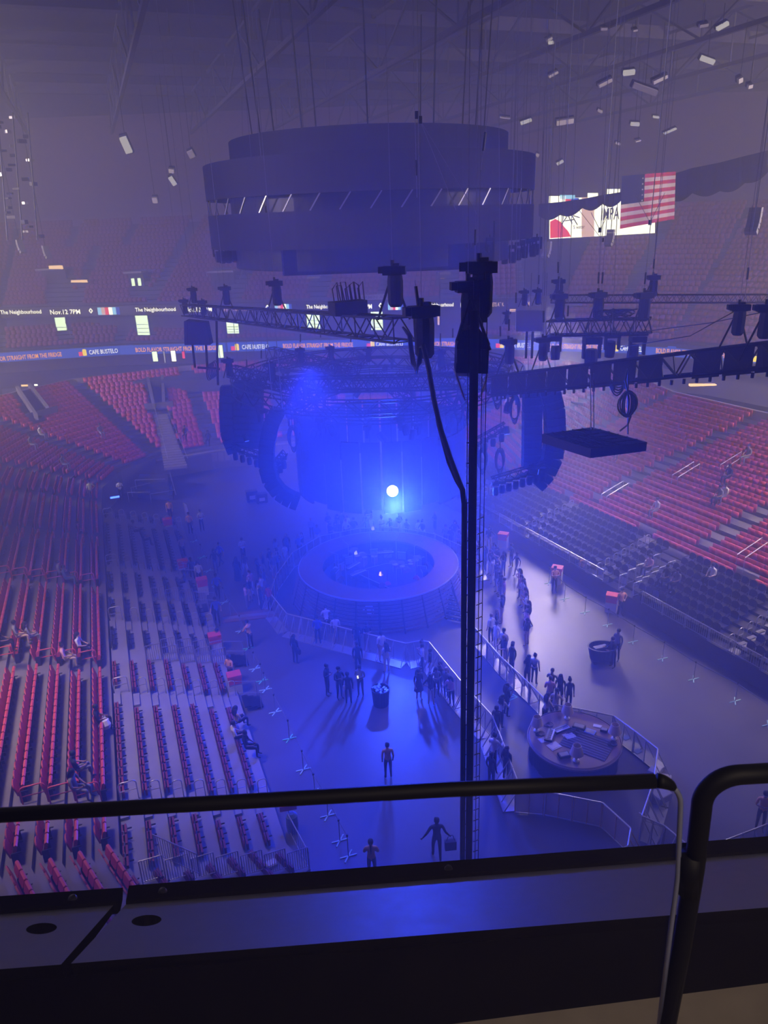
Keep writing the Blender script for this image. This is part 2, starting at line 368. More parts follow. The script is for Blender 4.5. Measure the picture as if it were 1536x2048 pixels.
ORD = ['first', 'second', 'third', 'fourth', 'fifth', 'sixth', 'seventh', 'eighth', 'ninth', 'tenth', 'eleventh', 'twelfth', 'thirteenth', 'fourteenth', 'fifteenth', 'sixteenth', 'seventeenth', 'eighteenth', 'nineteenth']
TENS = {2: 'twent', 3: 'thirt', 4: 'fort', 5: 'fift', 6: 'sixt', 7: 'sevent', 8: 'eight', 9: 'ninet'}
def nth(n):                                    # 1 -> first
    if n < 20: return ORD[n - 1]
    t, u = divmod(n, 10); return TENS[t] + ('ieth' if u == 0 else 'y-' + ORD[u - 1])
def rank(items, rowof, along):                 # number every item along its own row
    cnt = {}; out = {}
    for i in sorted(range(len(items)), key=lambda i: along(items[i])):
        r = rowof(items[i]); cnt[r] = cnt.get(r, 0) + 1; out[i] = cnt[r]
    return out
first = None
rk = rank(near, lambda f: f[3], lambda f: (f[0] - LO).dot(LA))
for q, (o, a, i, r) in enumerate(near):
    lab = 'red folding seat, %s red row up on the left, %s from the near end' % (ORD[r], nth(rk[q]))
    if first is None:
        first = thing('arena_seat', lab, 'seat', o, a, 'red folding arena seats on the left')
        put('backrest', sb, first); put('seat_pan', sp, first); put('bracket', sk, first)
    else: dup(first, o, a, lab)
rest = [f for f in allred if (round(f[0].x, 3), round(f[0].y, 3), f[3]) not in nid]
mid = [(f[0], f[1]) for f in rest]
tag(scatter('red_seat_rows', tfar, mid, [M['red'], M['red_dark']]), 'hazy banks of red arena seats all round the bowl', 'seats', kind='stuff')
# upper tiers: plain seat rows too far to pick apart
upf = []
for r in range(20):
    for f in row_frames(T3, 0.3 + r * 0.85, 13.1 + r * 0.45, 0.55, every=9): upf.append((f[0], f[1]))
for r in range(26):
    for f in row_frames(T3R, -4.0 + r * 0.85, 9.2 + r * 0.47, 0.55, every=9): upf.append((f[0], f[1]))
for r in range(5):
    for f in row_frames(UP, 0.3 + r * 0.85, 9.0 + r * 0.36, 0.55, every=9): upf.append((f[0], f[1]))
upf = [f for f in upf if inframe(f[0], 1200, 120) and not any(inpoly(PX(f[0] + Vector((0, 0, 0.5))), c) for c in CLEAR_UP)]
tag(scatter('upper_tier_seats', tfar, upf, [M['upper'], M['upper_dark']]), 'rows of red seats on the distant upper tiers, dulled as by haze', 'seats', kind='stuff')
# --- folded seats of the left deck (maroon near, dark beyond the barricades)
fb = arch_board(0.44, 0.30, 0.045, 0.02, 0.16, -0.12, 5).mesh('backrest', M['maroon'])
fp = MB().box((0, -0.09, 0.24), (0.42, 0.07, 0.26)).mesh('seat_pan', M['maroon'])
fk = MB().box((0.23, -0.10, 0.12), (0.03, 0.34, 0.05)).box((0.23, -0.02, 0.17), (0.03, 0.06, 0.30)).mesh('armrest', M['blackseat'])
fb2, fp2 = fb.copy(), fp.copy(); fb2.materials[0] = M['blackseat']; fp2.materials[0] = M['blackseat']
STAIRS = (-1.0, 6.1, 13.1, 20.3, 28.9)
ff = []
for r in range(7):
    P = offset_poly(RL, r * 0.77 + 0.68); z = 0.25 + 0.25 * r
    for i in (0, 1):
        a, b = P[i], P[i+1]; d = b - a; L = d.length; d /= L; ang = math.atan2(d.y, d.x); n = int((L - 0.2) / 0.5)
        for k in range(n):
            s = 0.35 + k * 0.5; p = a + d * s; u = (Vector((p.x, p.y, 0)) - LO).dot(LA)
            if any(abs(u - q) < 0.75 for q in STAIRS) or 9.2 < u < 10.6 or (16.0 < u < 17.0): continue
            ff.append((Vector((p.x, p.y, z)), ang, u, r))
ff = [f for f in ff if inframe(f[0] + Vector((0, 0, 0.3)))]
ff.sort(key=lambda f: (f[0] - Vector((0, 0, EYE))).length)
fa = fd = None
rk = rank(ff[:300], lambda f: f[3], lambda f: f[2])
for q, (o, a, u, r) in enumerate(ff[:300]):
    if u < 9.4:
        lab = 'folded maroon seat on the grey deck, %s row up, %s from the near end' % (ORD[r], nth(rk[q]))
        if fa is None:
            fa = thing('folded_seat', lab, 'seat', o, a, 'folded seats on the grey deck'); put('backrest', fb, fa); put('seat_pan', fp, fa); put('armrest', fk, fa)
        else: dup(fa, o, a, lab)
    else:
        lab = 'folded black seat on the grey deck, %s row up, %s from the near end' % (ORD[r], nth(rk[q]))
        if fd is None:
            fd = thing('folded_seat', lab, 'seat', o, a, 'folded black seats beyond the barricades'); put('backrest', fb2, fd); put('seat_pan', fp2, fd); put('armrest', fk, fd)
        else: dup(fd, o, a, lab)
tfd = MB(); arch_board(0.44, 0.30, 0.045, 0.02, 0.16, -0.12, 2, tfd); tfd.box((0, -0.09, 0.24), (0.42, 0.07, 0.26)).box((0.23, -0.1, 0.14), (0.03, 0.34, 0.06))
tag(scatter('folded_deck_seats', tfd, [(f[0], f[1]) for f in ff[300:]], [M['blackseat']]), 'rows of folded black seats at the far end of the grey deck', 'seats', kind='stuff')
# --- black chairs of the right deck
cb = arch_board(0.44, 0.44, 0.05, 0.24, 0.42, 0.18, 6).mesh('backrest', M['blackseat'])
cs = MB().box((0, 0.05, 0.43), (0.42, 0.40, 0.07)).mesh('seat_pan', M['blackseat'])
cl = MB().box((-0.22, 0.10, 0.21), (0.03, 0.34, 0.42)).box((-0.22, 0.02, 0.62), (0.035, 0.34, 0.03)).mesh('armrest', M['black'])
RSTAIR = (1.9, 11.2, 18.2, 25.0)
rf = []
for r in range(7):
    for f in row_frames(RR, r * 0.62 + 0.28, 0.95 + 0.16 * r, 0.5, every=100, seg_margin=0.3):
        u = (f[0] - RO).dot(RB)
        if any(abs(u - q) < 0.7 for q in RSTAIR) or 8.0 < u < 9.6: continue
        if inframe(f[0] + Vector((0, 0, 0.5)), 1600): rf.append((f[0], f[1], u, r))
rf.sort(key=lambda f: (f[0] - Vector((0, 0, EYE))).length)
ck = None
rk = rank(rf[:300], lambda f: f[3], lambda f: f[2])
for q, (o, a, u, r) in enumerate(rf[:300]):
    lab = 'black chair on the right deck, %s row up, %s from the near end' % (ORD[r], nth(rk[q]))
    if ck is None:
        ck = thing('black_chair', lab, 'seat', o, a, 'black chairs on the right deck'); put('backrest', cb, ck); put('seat_pan', cs, ck); put('armrest', cl, ck)
    else: dup(ck, o, a, lab)
tcd = MB().box((0, 0.28, 0.64), (0.44, 0.06, 0.44)).box((0, 0.05, 0.43), (0.42, 0.40, 0.07))
if rf[300:]: tag(scatter('far_black_chairs', tcd, [(f[0], f[1]) for f in rf[300:]], [M['blackseat']]), 'dim blue rows of black chairs at the far end of the right deck', 'seats', kind='stuff')
# --- handrails
def hoop(name, lab, group, base, along, width, h=0.9, m=None, mid=True, r=0.022, cat='handrail'):
    """inverted U with a mid bar; along = unit vector of its width"""
    m = m or M['alu']; t = thing(name, lab, cat, base, 0, group); al = Vector(along) * width; k = 0.12
    pts = [Vector((0,0,0)), Vector((0,0,h-k)), al.normalized()*k*0.3 + Vector((0,0,h-k*0.3)), al.normalized()*k + Vector((0,0,h)),
           al - al.normalized()*k + Vector((0,0,h)), al - al.normalized()*k*0.3 + Vector((0,0,h-k*0.3)), al + Vector((0,0,h-k)), al]
    MB().tube(pts, r).build('hoop', m, t, True)
    if mid: barobj('mid_rail', (0,0,h*0.55), al + Vector((0,0,h*0.55)), r*0.85, m, t)
    return t
gname = 'small hoop handrails on the grey deck stairs'
for si, u in enumerate(STAIRS):
    for r in range(7):
        wide = (r == 6)
        p = LP(u + 0.5, 0.17 + 0.77 * r + 0.10, 0.25 + 0.25 * r)
        hoop('stair_handrail', 'grey hoop handrail, %s step up the %s stairs of the left deck' % (ORD[r], ORD[si]), gname, p, LN, 0.62 if wide else 0.34, 0.85)
        # carpeted stair step block
        st = LP(u, 0.17 + 0.77 * r + 0.62, 0.25 + 0.25 * r)
        b = MB().box((0, 0, 0.065), (0.9, 0.28, 0.125), math.atan2(LA.y, LA.x)).build('stair_step', M['deck'], None, loc=st)
        tag(b, 'pale step block, %s row of the %s deck stairs from the viewer' % (ORD[r], ORD[si]), 'step', 'half steps on the grey deck stairs')
# red aisle rails in the fixed block
for ui, (u, rows) in enumerate(((8.9, range(0, 7)), (-0.5, range(0, 6)), (17.7, range(0, 8)))):
    for r in rows:
        if r == 3 and ui != 2: continue
        v0 = VF + r * PITCH_R + 0.5; z = Z0_R + r * RISE_R
        hoop('aisle_rail', 'red two-bar rail across the %s red aisle, %s row up' % (ORD[[1, 0, 2][ui]], ORD[r]), 'red rails in the aisles of the left stand', LP(u, v0, z + 0.1), LN, 0.78, 0.85, M['red'], True, 0.028)
# end guards of the deck at the near corner, bar by bar
def guard(name, lab, group, p, q, h, nb, m, cat='railing', rr=0.012, r=0.022, gap=0.1):
    p, q = Vector(p), Vector(q); t = thing(name, lab, cat, p, 0, group); d = q - p; hz = Vector((0, 0, h)); g = Vector((0, 0, gap))
    barobj('top_rail', hz, d + hz, r, m, t); barobj('bottom_rail', g, d + g, r * 0.8, m, t)
    barobj('post', (0,0,0), hz, r, m, t); barobj('post', d, d + hz, r, m, t)
    for k in range(1, nb): barobj('baluster', d * k / nb + g, d * k / nb + hz, rr, m, t, 4)
    return t
def ne(v, L, z): p = near_end(v, L); return Vector((p[0], p[1], z))
for r in range(7):
    guard('end_guard', 'grey barred guard closing the near end of the %s deck row' % ORD[r], 'barred guards at the near end of the grey deck', ne(0.17 + 0.77*r + 0.02, 1.46, 0.25 + 0.25*r), ne(0.17 + 0.77*(r+1) - 0.06, 1.46, 0.25 + 0.25*r), 0.95, 9, M['alu'])
guard('corner_guard', 'long grey barred guard at the near corner of the grey deck', 'corner guards', G(313, 1712, 2.2), G(400, 1752, 2.2), 0.9, 18, M['alu'])
guard('front_guard', 'barred guard on the floor corner of the grey deck by the blue drum', 'corner guards', ne(0.15, 1.4, 0.0), LP(-2.5, -0.1, 0.0), 0.95, 8, M['alu'])
# crowd barricades standing on the deck
for r in range(1, 6):
    for j, du in enumerate((9.55, 10.35)):
        if j == 1 and r > 4: continue
        guard('deck_barricade', 'grey barred barricade across the %s deck row, %s of the pair' % (ORD[r - 1], ('nearer', 'further')[j]), 'barred barricades across the grey deck', LP(du, 0.2 + 0.77*(r-1), 0.25 + 0.25*(r-1)), LP(du, 0.2 + 0.77*r - 0.08, 0.25 + 0.25*(r-1)), 0.95, 7, M['alu'])
for r in range(0, 4):
    guard('deck_barricade', 'grey barred barricade in the far blue part of the deck, %s row' % ORD[r], 'barred barricades across the grey deck', LP(16.5, 0.2 + 0.77*r, 0.25 + 0.25*r), LP(16.5, 0.9 + 0.77*r, 0.25 + 0.25*r), 0.9, 6, M['alu'])
# white rail along the right deck front, panel by panel
for k in range(20):
    a, b = RP(-9 + k * 1.5, -0.78, 0.95), RP(-9 + k * 1.5 + 1.42, -0.78, 0.95)
    if 7.4 < -9 + k * 1.5 < 9.4: continue
    if not inframe(a, 1500, 60): continue
    guard('deck_rail', 'white barred rail panel on the right deck front, %s panel from the viewer' % (ORD[k - 6] if 0 <= k - 6 < 14 else 'furthest'), 'white rail panels along the right deck', a, b, 0.75, 11, M['alu'])
for si, u in enumerate(RSTAIR):
    for r in range(7):
        hoop('stair_handrail', 'pale hoop handrail, %s step up the %s stairs of the right deck' % (ORD[r], ORD[si]), 'hoop handrails on the right deck stairs', RP(u, -0.75 + 0.62 * r + 0.1, 0.95 + 0.16 * r), RN, 0.34, 0.85)
        b = MB().box((0, 0, 0.04), (0.9, 0.5, 0.08), math.atan2(RB.y, RB.x)).build('stair_step', M['deck'], None, loc=RP(u - 0.5, -0.8 + 0.62 * r + 0.31, 0.95 + 0.16 * r))
        tag(b, 'pale step, %s row of the %s right-hand stairs from the viewer' % (ORD[r], ORD[si]), 'step', 'pale steps on the right deck stairs')
for k, u in enumerate((8.2, 9.3)):
    for r in range(0, 5):
        guard('deck_barricade', 'grey barred barricade on the right deck, %s row, %s column' % (ORD[r], ('nearer', 'further')[k]), 'barred barricades on the right deck', RP(u, -0.7 + 0.62*r, 0.95 + 0.16*r), RP(u, -0.14 + 0.62*r, 0.95 + 0.16*r), 0.9, 6, M['alu'])
# paired rails down the red blocks on the right and at the far end
for k, (u, v) in enumerate(((16.5, 4.6), (14.3, 8.6), (12.6, 11.0), (5.5, 4.4), (4.6, 6.4), (22, 9.0))):
    p = RP(u, v + 3.55 - 3.4, Z0_R + (v - 3.4) * RISE_R / PITCH_R); q = p + RN * 1.9 + Vector((0, 0, 1.9 * RISE_R / PITCH_R))
    t = thing('aisle_rail', 'pale paired stair rail among the red seats on the right, %s one' % ORD[k], 'handrail', p, 0, 'pale stair rails on the right')
    for dy in (0, 0.5):
        barobj('rail', Vector((0,0,0.9)) + RB*dy, q - p + Vector((0,0,0.9)) + RB*dy, 0.025, M['alu'], t)
        barobj('post', RB*dy, RB*dy + Vector((0,0,0.9)), 0.02, M['alu'], t); barobj('post', q - p + RB*dy, q - p + RB*dy + Vector((0,0,0.9)), 0.02, M['alu'], t)
# ================================================================== FAR SIDE: BOARDS, PORTALS, ROOF, SCOREBOARD
M['lensglass'] = mat('lens_glass', (0.05, 0.05, 0.07), 0.08, spec=0.9)
def emis(name, col, s): return mat(name, (0.01, 0.01, 0.01), 0.6, emit=col, es=s)
M.update(led_blue=emis('led_blue', (0.03, 0.13, 0.85), 1.1), led_orange=emis('led_orange', (1.0, 0.36, 0.04), 2.6), led_white=emis('led_white', (1, 0.98, 0.95), 2.4),
    led_cream=emis('led_cream', (1.0, 0.97, 0.72), 3.6), led_yellow=emis('led_yellow', (1, 0.72, 0.05), 2.4), led_red=emis('led_red', (0.9, 0.05, 0.04), 2.2),
    led_black=mat('led_black', (0.006, 0.006, 0.008), 0.4), portal=emis('lit_corridor', (0.80, 1.0, 0.62), 3.2), warm=emis('warm_light', (1.0, 0.62, 0.28), 2.6),
    led_cyan=emis('led_cyan', (0.35, 0.75, 1.0), 2.0), led_pink=emis('led_pink', (1.0, 0.62, 0.45), 1.6), work=emis('work_light', (1.0, 0.92, 0.85), 0.7))
def plan_hit(poly, x, y):
    d = ray(x, y); dx, dy = d.x, d.y; best = None
    for i in range(len(poly) - 1):
        ax, ay = poly[i][0], poly[i][1]; ex, ey = poly[i+1][0] - ax, poly[i+1][1] - ay; den = dx * ey - dy * ex
        if abs(den) < 1e-9: continue
        t = (ax * ey - ay * ex) / den; s = (ax * dy - ay * dx) / den
        if t > 0 and -1e-6 <= s <= 1 + 1e-6 and (best is None or t < best[0]): best = (t, dx * t, dy * t)
    return Vector((best[1], best[2], 0)) if best else None
def text_mesh(body, bold=0.0):
    c = bpy.data.curves.new('lettering', 'FONT'); c.body = body; c.extrude = 0.0; c.offset = bold; c.resolution_u = 2
    o = bpy.data.objects.new('lettering', c); COL.objects.link(o)
    me = bpy.data.meshes.new_from_object(o.evaluated_get(bpy.context.evaluated_depsgraph_get())); bpy.data.objects.remove(o); bpy.data.curves.remove(c)
    n = len(me.vertices); co = np.zeros(n * 3); me.vertices.foreach_get('co', co); co = co.reshape(-1, 3)
    mn, mx = co.min(0), co.max(0); co = (co - mn) / np.maximum(mx - mn, 1e-6) * [1, 1, 0]
    me.vertices.foreach_set('co', co.ravel()); me.update(); return me
_txt = {}
def lettering(body, A, B, h, m, parent, up=(0, 0, 1), bold=0.012, lift=0.03, name='lettering', toward=(0, 0, EYE)):
    """text stretched from A to B (lower left to lower right), h tall"""
    k = (body, m.name)
    if k not in _txt:
        _txt[k] = text_mesh(body, bold); _txt[k].materials.clear(); _txt[k].materials.append(m)
    A, B = Vector(A), Vector(B); ex = B - A; ez = Vector(up) * h; n = ex.cross(Vector(up)).normalized()
    o = put(name, _txt[k], parent); A = A + n * lift
    o.matrix_local = Matrix(((ex.x, ez.x, n.x, A.x), (ex.y, ez.y, n.y, A.y), (ex.z, ez.z, n.z, A.z), (0, 0, 0, 1))); return o
# ---- lower ribbon board
rib = thing('ribbon_board', 'long blue lower ribbon board with orange and white lettering', 'ribbon board', (0, 0, 0))
Pf = offset_poly(UP, -0.12); Pb = offset_poly(UP, 0.0)
for i in range(2, len(Pf) - 2):
    a, b, c, d = Pf[i], Pf[i+1], Pb[i+1], Pb[i]
    MB().add([(a.x, a.y, 7.95), (b.x, b.y, 7.95), (b.x, b.y, 8.95), (a.x, a.y, 8.95), (d.x, d.y, 7.95), (c.x, c.y, 7.95), (c.x, c.y, 8.95), (d.x, d.y, 8.95)], [(0,1,2,3),(3,2,6,7),(1,0,4,5)]).build('screen', M['led_blue'], rib)
fl = offset_poly(UP, -0.14)
def on_rib(poly, x, y, z): p = plan_hit(poly, x, y); return Vector((p.x, p.y, z))
def rib_text(body, xa, xb, y, z, h, m, parent=rib, poly=fl): return lettering(body, on_rib(poly, xa, y, z), on_rib(poly, xb, y, z), h, m, parent)
for body, xa, xb, y, m in (('BOLD FLAVOR STRAIGHT FROM THE FRIDGE', -46, 124, 712, 'led_orange'), ('CAFE BUSTELO', 178, 236, 703, 'led_white'), ('BOLD FLAVOR STRAIGHT FROM THE FRIDGE', 271, 435, 698, 'led_orange'),
        ('CAFE BUSTELO', 484, 538, 693, 'led_white'), ('BOLD FLAVOR STRAIGHT FROM THE FRIDGE', 566, 706, 689, 'led_orange'), ('CAFE BUSTELO', 752, 806, 687, 'led_white'), ('BOLD FLAVOR STRAIGHT FROM THE FRIDGE', 838, 975, 686, 'led_orange'),
        ('CAFE BUSTELO', 1013, 1068, 686, 'led_white'), ('BOLD FLAVOR STRAIGHT FROM THE FRIDGE', 1088, 1205, 690, 'led_orange'), ('CAFE BUSTELO', 1241, 1290, 695, 'led_white'), ('BOLD FLAVOR STRAIGHT FROM THE FRIDGE', 1312, 1472, 705, 'led_orange'), ('CAFE BUSTELO', 1522, 1590, 717, 'led_white')):
    rib_text(body, xa, xb, y, 8.2, 0.48, M[m])
for x, y in ((165, 704), (470, 694), (741, 687), (1000, 686), (1229, 695), (1507, 716)):          # little can-and-cup mark before each name
    p = on_rib(fl, x, y, 8.1); q = on_rib(fl, x + 8, y, 8.1); ex = (q - p); n = ex.cross(Vector((0, 0, 1))).normalized() * 0.03
    b = MB(); b.add([p - ex + n, p + n, p + n + Vector((0,0,0.45)), p - ex + n + Vector((0,0,0.45))], [(0,1,2,3)]); b.cur = 1
    b.add([p + n, q + n, q + n + Vector((0,0,0.62)), q - ex*0.2 + n + Vector((0,0,0.72)), p + ex*0.2 + n + Vector((0,0,0.72)), p + n + Vector((0,0,0.62))], [(0,1,2,3,4,5)])
    b.build('can_logo', [M['led_red'], M['led_yellow']], rib)
# ---- upper ribbon board (black with white lettering)
rb2 = thing('ribbon_board', 'black upper ribbon board with white band name and date lettering', 'ribbon board', (0, 0, 0))
Pf = offset_poly(FARR, -0.10); fl2 = offset_poly(FARR, -0.12); Pb = offset_poly(FARR, 0)
for i in range(0, len(Pf) - 2):
    a, b, c, d = Pf[i], Pf[i+1], Pb[i+1], Pb[i]
    MB().add([(a.x, a.y, 12.1), (b.x, b.y, 12.1), (b.x, b.y, 13.1), (a.x, a.y, 13.1), (d.x, d.y, 13.1), (c.x, c.y, 13.1)], [(0,1,2,3),(3,2,5,4)]).build('screen', M['led_black'], rb2)
for body, xa, xb, y, h, m in (('The Neighbourhood', 2, 84, 630, 0.58, 'led_cream'), ('Nov.12 7PM', 101, 161, 626, 0.52, 'led_cream'), ('The Neighbourhood', 271, 352, 623, 0.55, 'led_cream'), ('Nov.12 7PM', 370, 424, 620, 0.5, 'led_cream'),
        ('TICKETS AT KASEYACENTER.COM', 440, 522, 619, 0.36, 'led_pink'), ('The Neighbourhood', 613, 681, 618, 0.52, 'led_cream'), ('Nov.12 7PM', 697, 744, 616, 0.5, 'led_cream'), ('The Neighbourhood', 837, 907, 612, 0.5, 'led_cream'), ('Nov.12 7PM', 921, 968, 610, 0.5, 'led_cream'), ('TICKETS AT KASEYACENTER.COM', 972, 1059, 608, 0.4, 'led_pink')):
    rib_text(body, xa, xb, y, 12.32, h, M[m], rb2, fl2)
for x, y in ((179, 625), (532, 618), (758, 615)):
    p = on_rib(fl2, x, y, 12.35); q = on_rib(fl2, x + 7, y, 12.35); ex = q - p; n = ex.cross(Vector((0,0,1))).normalized() * 0.04; c = (p + q) / 2 + n
    MB().add([c, c + ex*0.6 + Vector((0,0,0.3)), c + Vector((0,0,0.6)), c - ex*0.6 + Vector((0,0,0.3)), c + Vector((0,0,0.15)), c + ex*0.3 + Vector((0,0,0.3)), c + Vector((0,0,0.45)), c - ex*0.3 + Vector((0,0,0.3))],
        [(0,1,5,4),(1,2,6,5),(2,3,7,6),(3,0,4,7)]).build('diamond_logo', M['led_cream'], rb2)
for k, (x0, x1, y) in enumerate(((196, 240, 624), (550, 584, 617), (776, 806, 614))):            # little picture panels
    for j in range(6):
        a = on_rib(fl2, x0 + (x1-x0)*j/6, y, 12.18); b_ = on_rib(fl2, x0 + (x1-x0)*(j+1)/6, y, 12.18); n = (b_-a).cross(Vector((0,0,1))).normalized() * 0.03
        MB().add([a+n, b_+n, b_+n+Vector((0,0,0.8)), a+n+Vector((0,0,0.8))], [(0,1,2,3)]).build('picture_panel', M[('led_cyan','led_pink','led_red','led_cream','led_cyan','led_blue')[j]], rb2)
# ---- sign on the tier above
sg = thing('hanging_sign', 'pale banner sign lettered ARMIN ASTO above the upper ribbon board', 'sign', AT(718, 600, 80))
A_, B_ = AT(718, 601, 80), AT(790, 598, 80)
MB().slab([A_ - sg.location, B_ - sg.location, B_ - sg.location + Vector((0, 0, 0.55)), A_ - sg.location + Vector((0, 0, 0.55))], (0, 0.08, 0)).build('panel', M['wall_grey'], sg)
lettering('ARMIN ASTO', A_ - sg.location + Vector((0.2, 0, 0.12)), B_ - sg.location + Vector((-0.2, 0, 0.12)), 0.32, M['led_black'], sg)
# ---- lit portals between the two boards
def rectpts(x0, x1, y0, y1, Y): return [AT(x0, y1, Y), AT(x1, y1, Y), AT(x1, y0, Y), AT(x0, y0, Y)]
for k, (x0, x1, y0, y1, Y, m, lab) in enumerate(((117, 139, 634, 678, 88.5, 'portal', 'leftmost glowing pale green portal under the upper ribbon board, with stair rail'), (276, 301, 630, 670, 86.5, 'portal', 'glowing pale green portal under the second Neighbourhood lettering'),
        (455, 479, 641, 667, 84.6, 'portal', 'small glowing green portal behind the left end of the long truss'), (615, 641, 624, 660, 83.4, 'portal', 'glowing green portal behind the middle of the long truss'), (743, 766, 620, 660, 82, 'portal', 'glowing portal behind the near end of the long truss'), (875, 900, 618, 650, 81, 'led_pink', 'pinkish lit portal with red curtains right of the hanging speaker'), (1018, 1032, 616, 624, 80, 'warm', 'tiny warm lit opening above the grey hanging screen'))):
    q = rectpts(x0, x1, y0, y1, Y); o = q[0].copy(); t = thing('lit_portal', lab, 'doorway', o)
    w_ = q[1] - q[0]; h_ = Vector((0, 0, q[3].z - q[0].z))
    MB().slab([Vector((0,0,0)), w_, w_ + h_, h_], (0, 0.06, 0)).build('lit_opening', M[m], t)
    b = MB(); b.box(w_/2 + h_ + Vector((0,-0.1,0.06)), (w_.length + 0.3, 0.3, 0.14)); b.box(Vector((-0.08,-0.1,h_.z/2)), (0.14, 0.3, h_.z)); b.box(w_ + Vector((0.08,-0.1,h_.z/2)), (0.14, 0.3, h_.z)); b.build('door_frame', M['wall'], t)
    for j in range(3): barobj('bar', w_*(0.1) + h_*(0.15 + 0.2*j) + Vector((0,-0.3,0)), w_*0.98 + h_*(0.15 + 0.2*j) + Vector((0,-0.3,0)), 0.025, M['wall'], t)
    if k == 0:
        for j in range(2): barobj('stair_rail', w_ + h_*(0.8 - 0.35*j) + Vector((0.1,-0.5,0)), w_*1.9 + h_*(0.25 - 0.3*j) + Vector((0.1,-2.5,0)), 0.05, M['alu'], t)
    if k == 5:
        MB().slab([w_*1.05, w_*2.0, w_*2.0 + h_, w_*1.05 + h_], (0, 0.06, 0)).build('red_curtain', M['red'], t)
# vomitories of the third tier
for k, (x0, x1, y0, y1, Y, lab) in enumerate(((92, 140, 540, 600, 93, 'dark block house with orange lit eave on the upper tier at left'), (262, 292, 546, 594, 90, 'dark vomitory with bright slit windows on the upper tier'), (425, 470, 545, 580, 88, 'dark vomitory left of the scoreboard on the upper tier'), (620, 640, 556, 590, 86, 'dark narrow vomitory behind the scoreboard corner'), (880, 897, 548, 586, 84, 'pale yellow lit vomitory right of the scoreboard curtain'))):
    q = rectpts(x0, x1, y0, y1, Y); o = q[0].copy(); t = thing('vomitory', lab, 'doorway', o); w_ = q[1] - q[0]; H_ = q[3].z - q[0].z; W_ = w_.length
    MB().box((W_/2, 1.2, H_/2), (W_, 2.2, H_)).build('housing', M['wall'], t)
    for j in range(2 if k != 4 else 1): MB().box((W_*(0.28 + 0.42*j), 0.06, H_*0.42), (W_*0.2 if k != 4 else W_*0.6, 0.08, H_*0.7)).build('doorway', M['wall_grey' if k not in (1, 4) else ('portal' if k == 1 else 'led_pink')], t) if k in (1, 4) else MB().box((W_*(0.28 + 0.42*j), 0.06, H_*0.36), (W_*0.22, 0.08, H_*0.55)).build('doorway', M['led_black'], t)
    MB().box((W_/2, 0.3, H_ + 0.1), (W_ + 0.3, 2.6, 0.2)).build('roof_slab', M['wall_grey'], t)
    for s in (0, 1): barobj('side_rail', (W_*s + (0.3 if s else -0.3), 0, H_*0.2), (W_*s + (0.8 if s else -0.8), 1.5, H_*1.0), 0.05, M['alu'], t)
for k, (x0, x1, y0, y1, lab) in enumerate(((98, 125, 531, 538, 'small orange lit soffit on the upper tier at left'), (142, 174, 560, 565, 'thin orange lit soffit beside the left block house'))):
    q = rectpts(x0, x1, y0, y1, 89.5); t = thing('lit_soffit', lab, 'light', q[0]); w_ = q[1] - q[0]
    MB().slab([Vector((0,0,0)), w_, w_*0.97 + Vector((0,0,q[3].z-q[0].z)), w_*0.02 + Vector((0,0,q[3].z-q[0].z))], (0, 0.3, 0)).build('glowing_panel', M['warm'], t)  # orange light on the soffit, put in as a glowing panel
    MB().box(w_/2 + Vector((0, 0.2, (q[3].z-q[0].z) + 0.06)), (w_.length, 0.6, 0.1)).build('eave', M['wall'], t)
# lower concourse: lit counters, exit signs, little lights
for k, (x0, x1, y0, y1, Y, lab) in enumerate(((1249, 1272, 749, 762, 71, 'small golden lit counter front below the long dark truss, leftmost'), (1293, 1334, 757, 772, 67, 'golden lit counter with four posts on the right concourse'), (1379, 1431, 769, 787, 63.5, 'largest golden lit counter with four posts on the right concourse'))):
    q = rectpts(x0, x1, y0, y1, Y); t = thing('lit_counter', lab, 'counter', q[0]); w_ = q[1] - q[0]; w_.z *= 1; H_ = q[3].z - q[0].z
    MB().slab([Vector((0,0,H_*0.72)), w_ + Vector((0,0,H_*0.72)), w_ + Vector((0,0,H_)), Vector((0,0,H_))], (0, 0.4, 0)).build('lit_canopy', M['warm'], t)
    for j in range(4): MB().box(w_*(j/3.0) + Vector((0, 0.1, H_*0.36)), (0.13, 0.13, H_*0.72)).build('lit_post', M['warm'], t)
    for j in range(1, 4): MB().box(w_*((j - 0.4)/3.0) + Vector((0, 0.1, 0.05)), (w_.length*0.2, 0.2, 0.06)).build('lit_shelf', M['led_pink'], t)
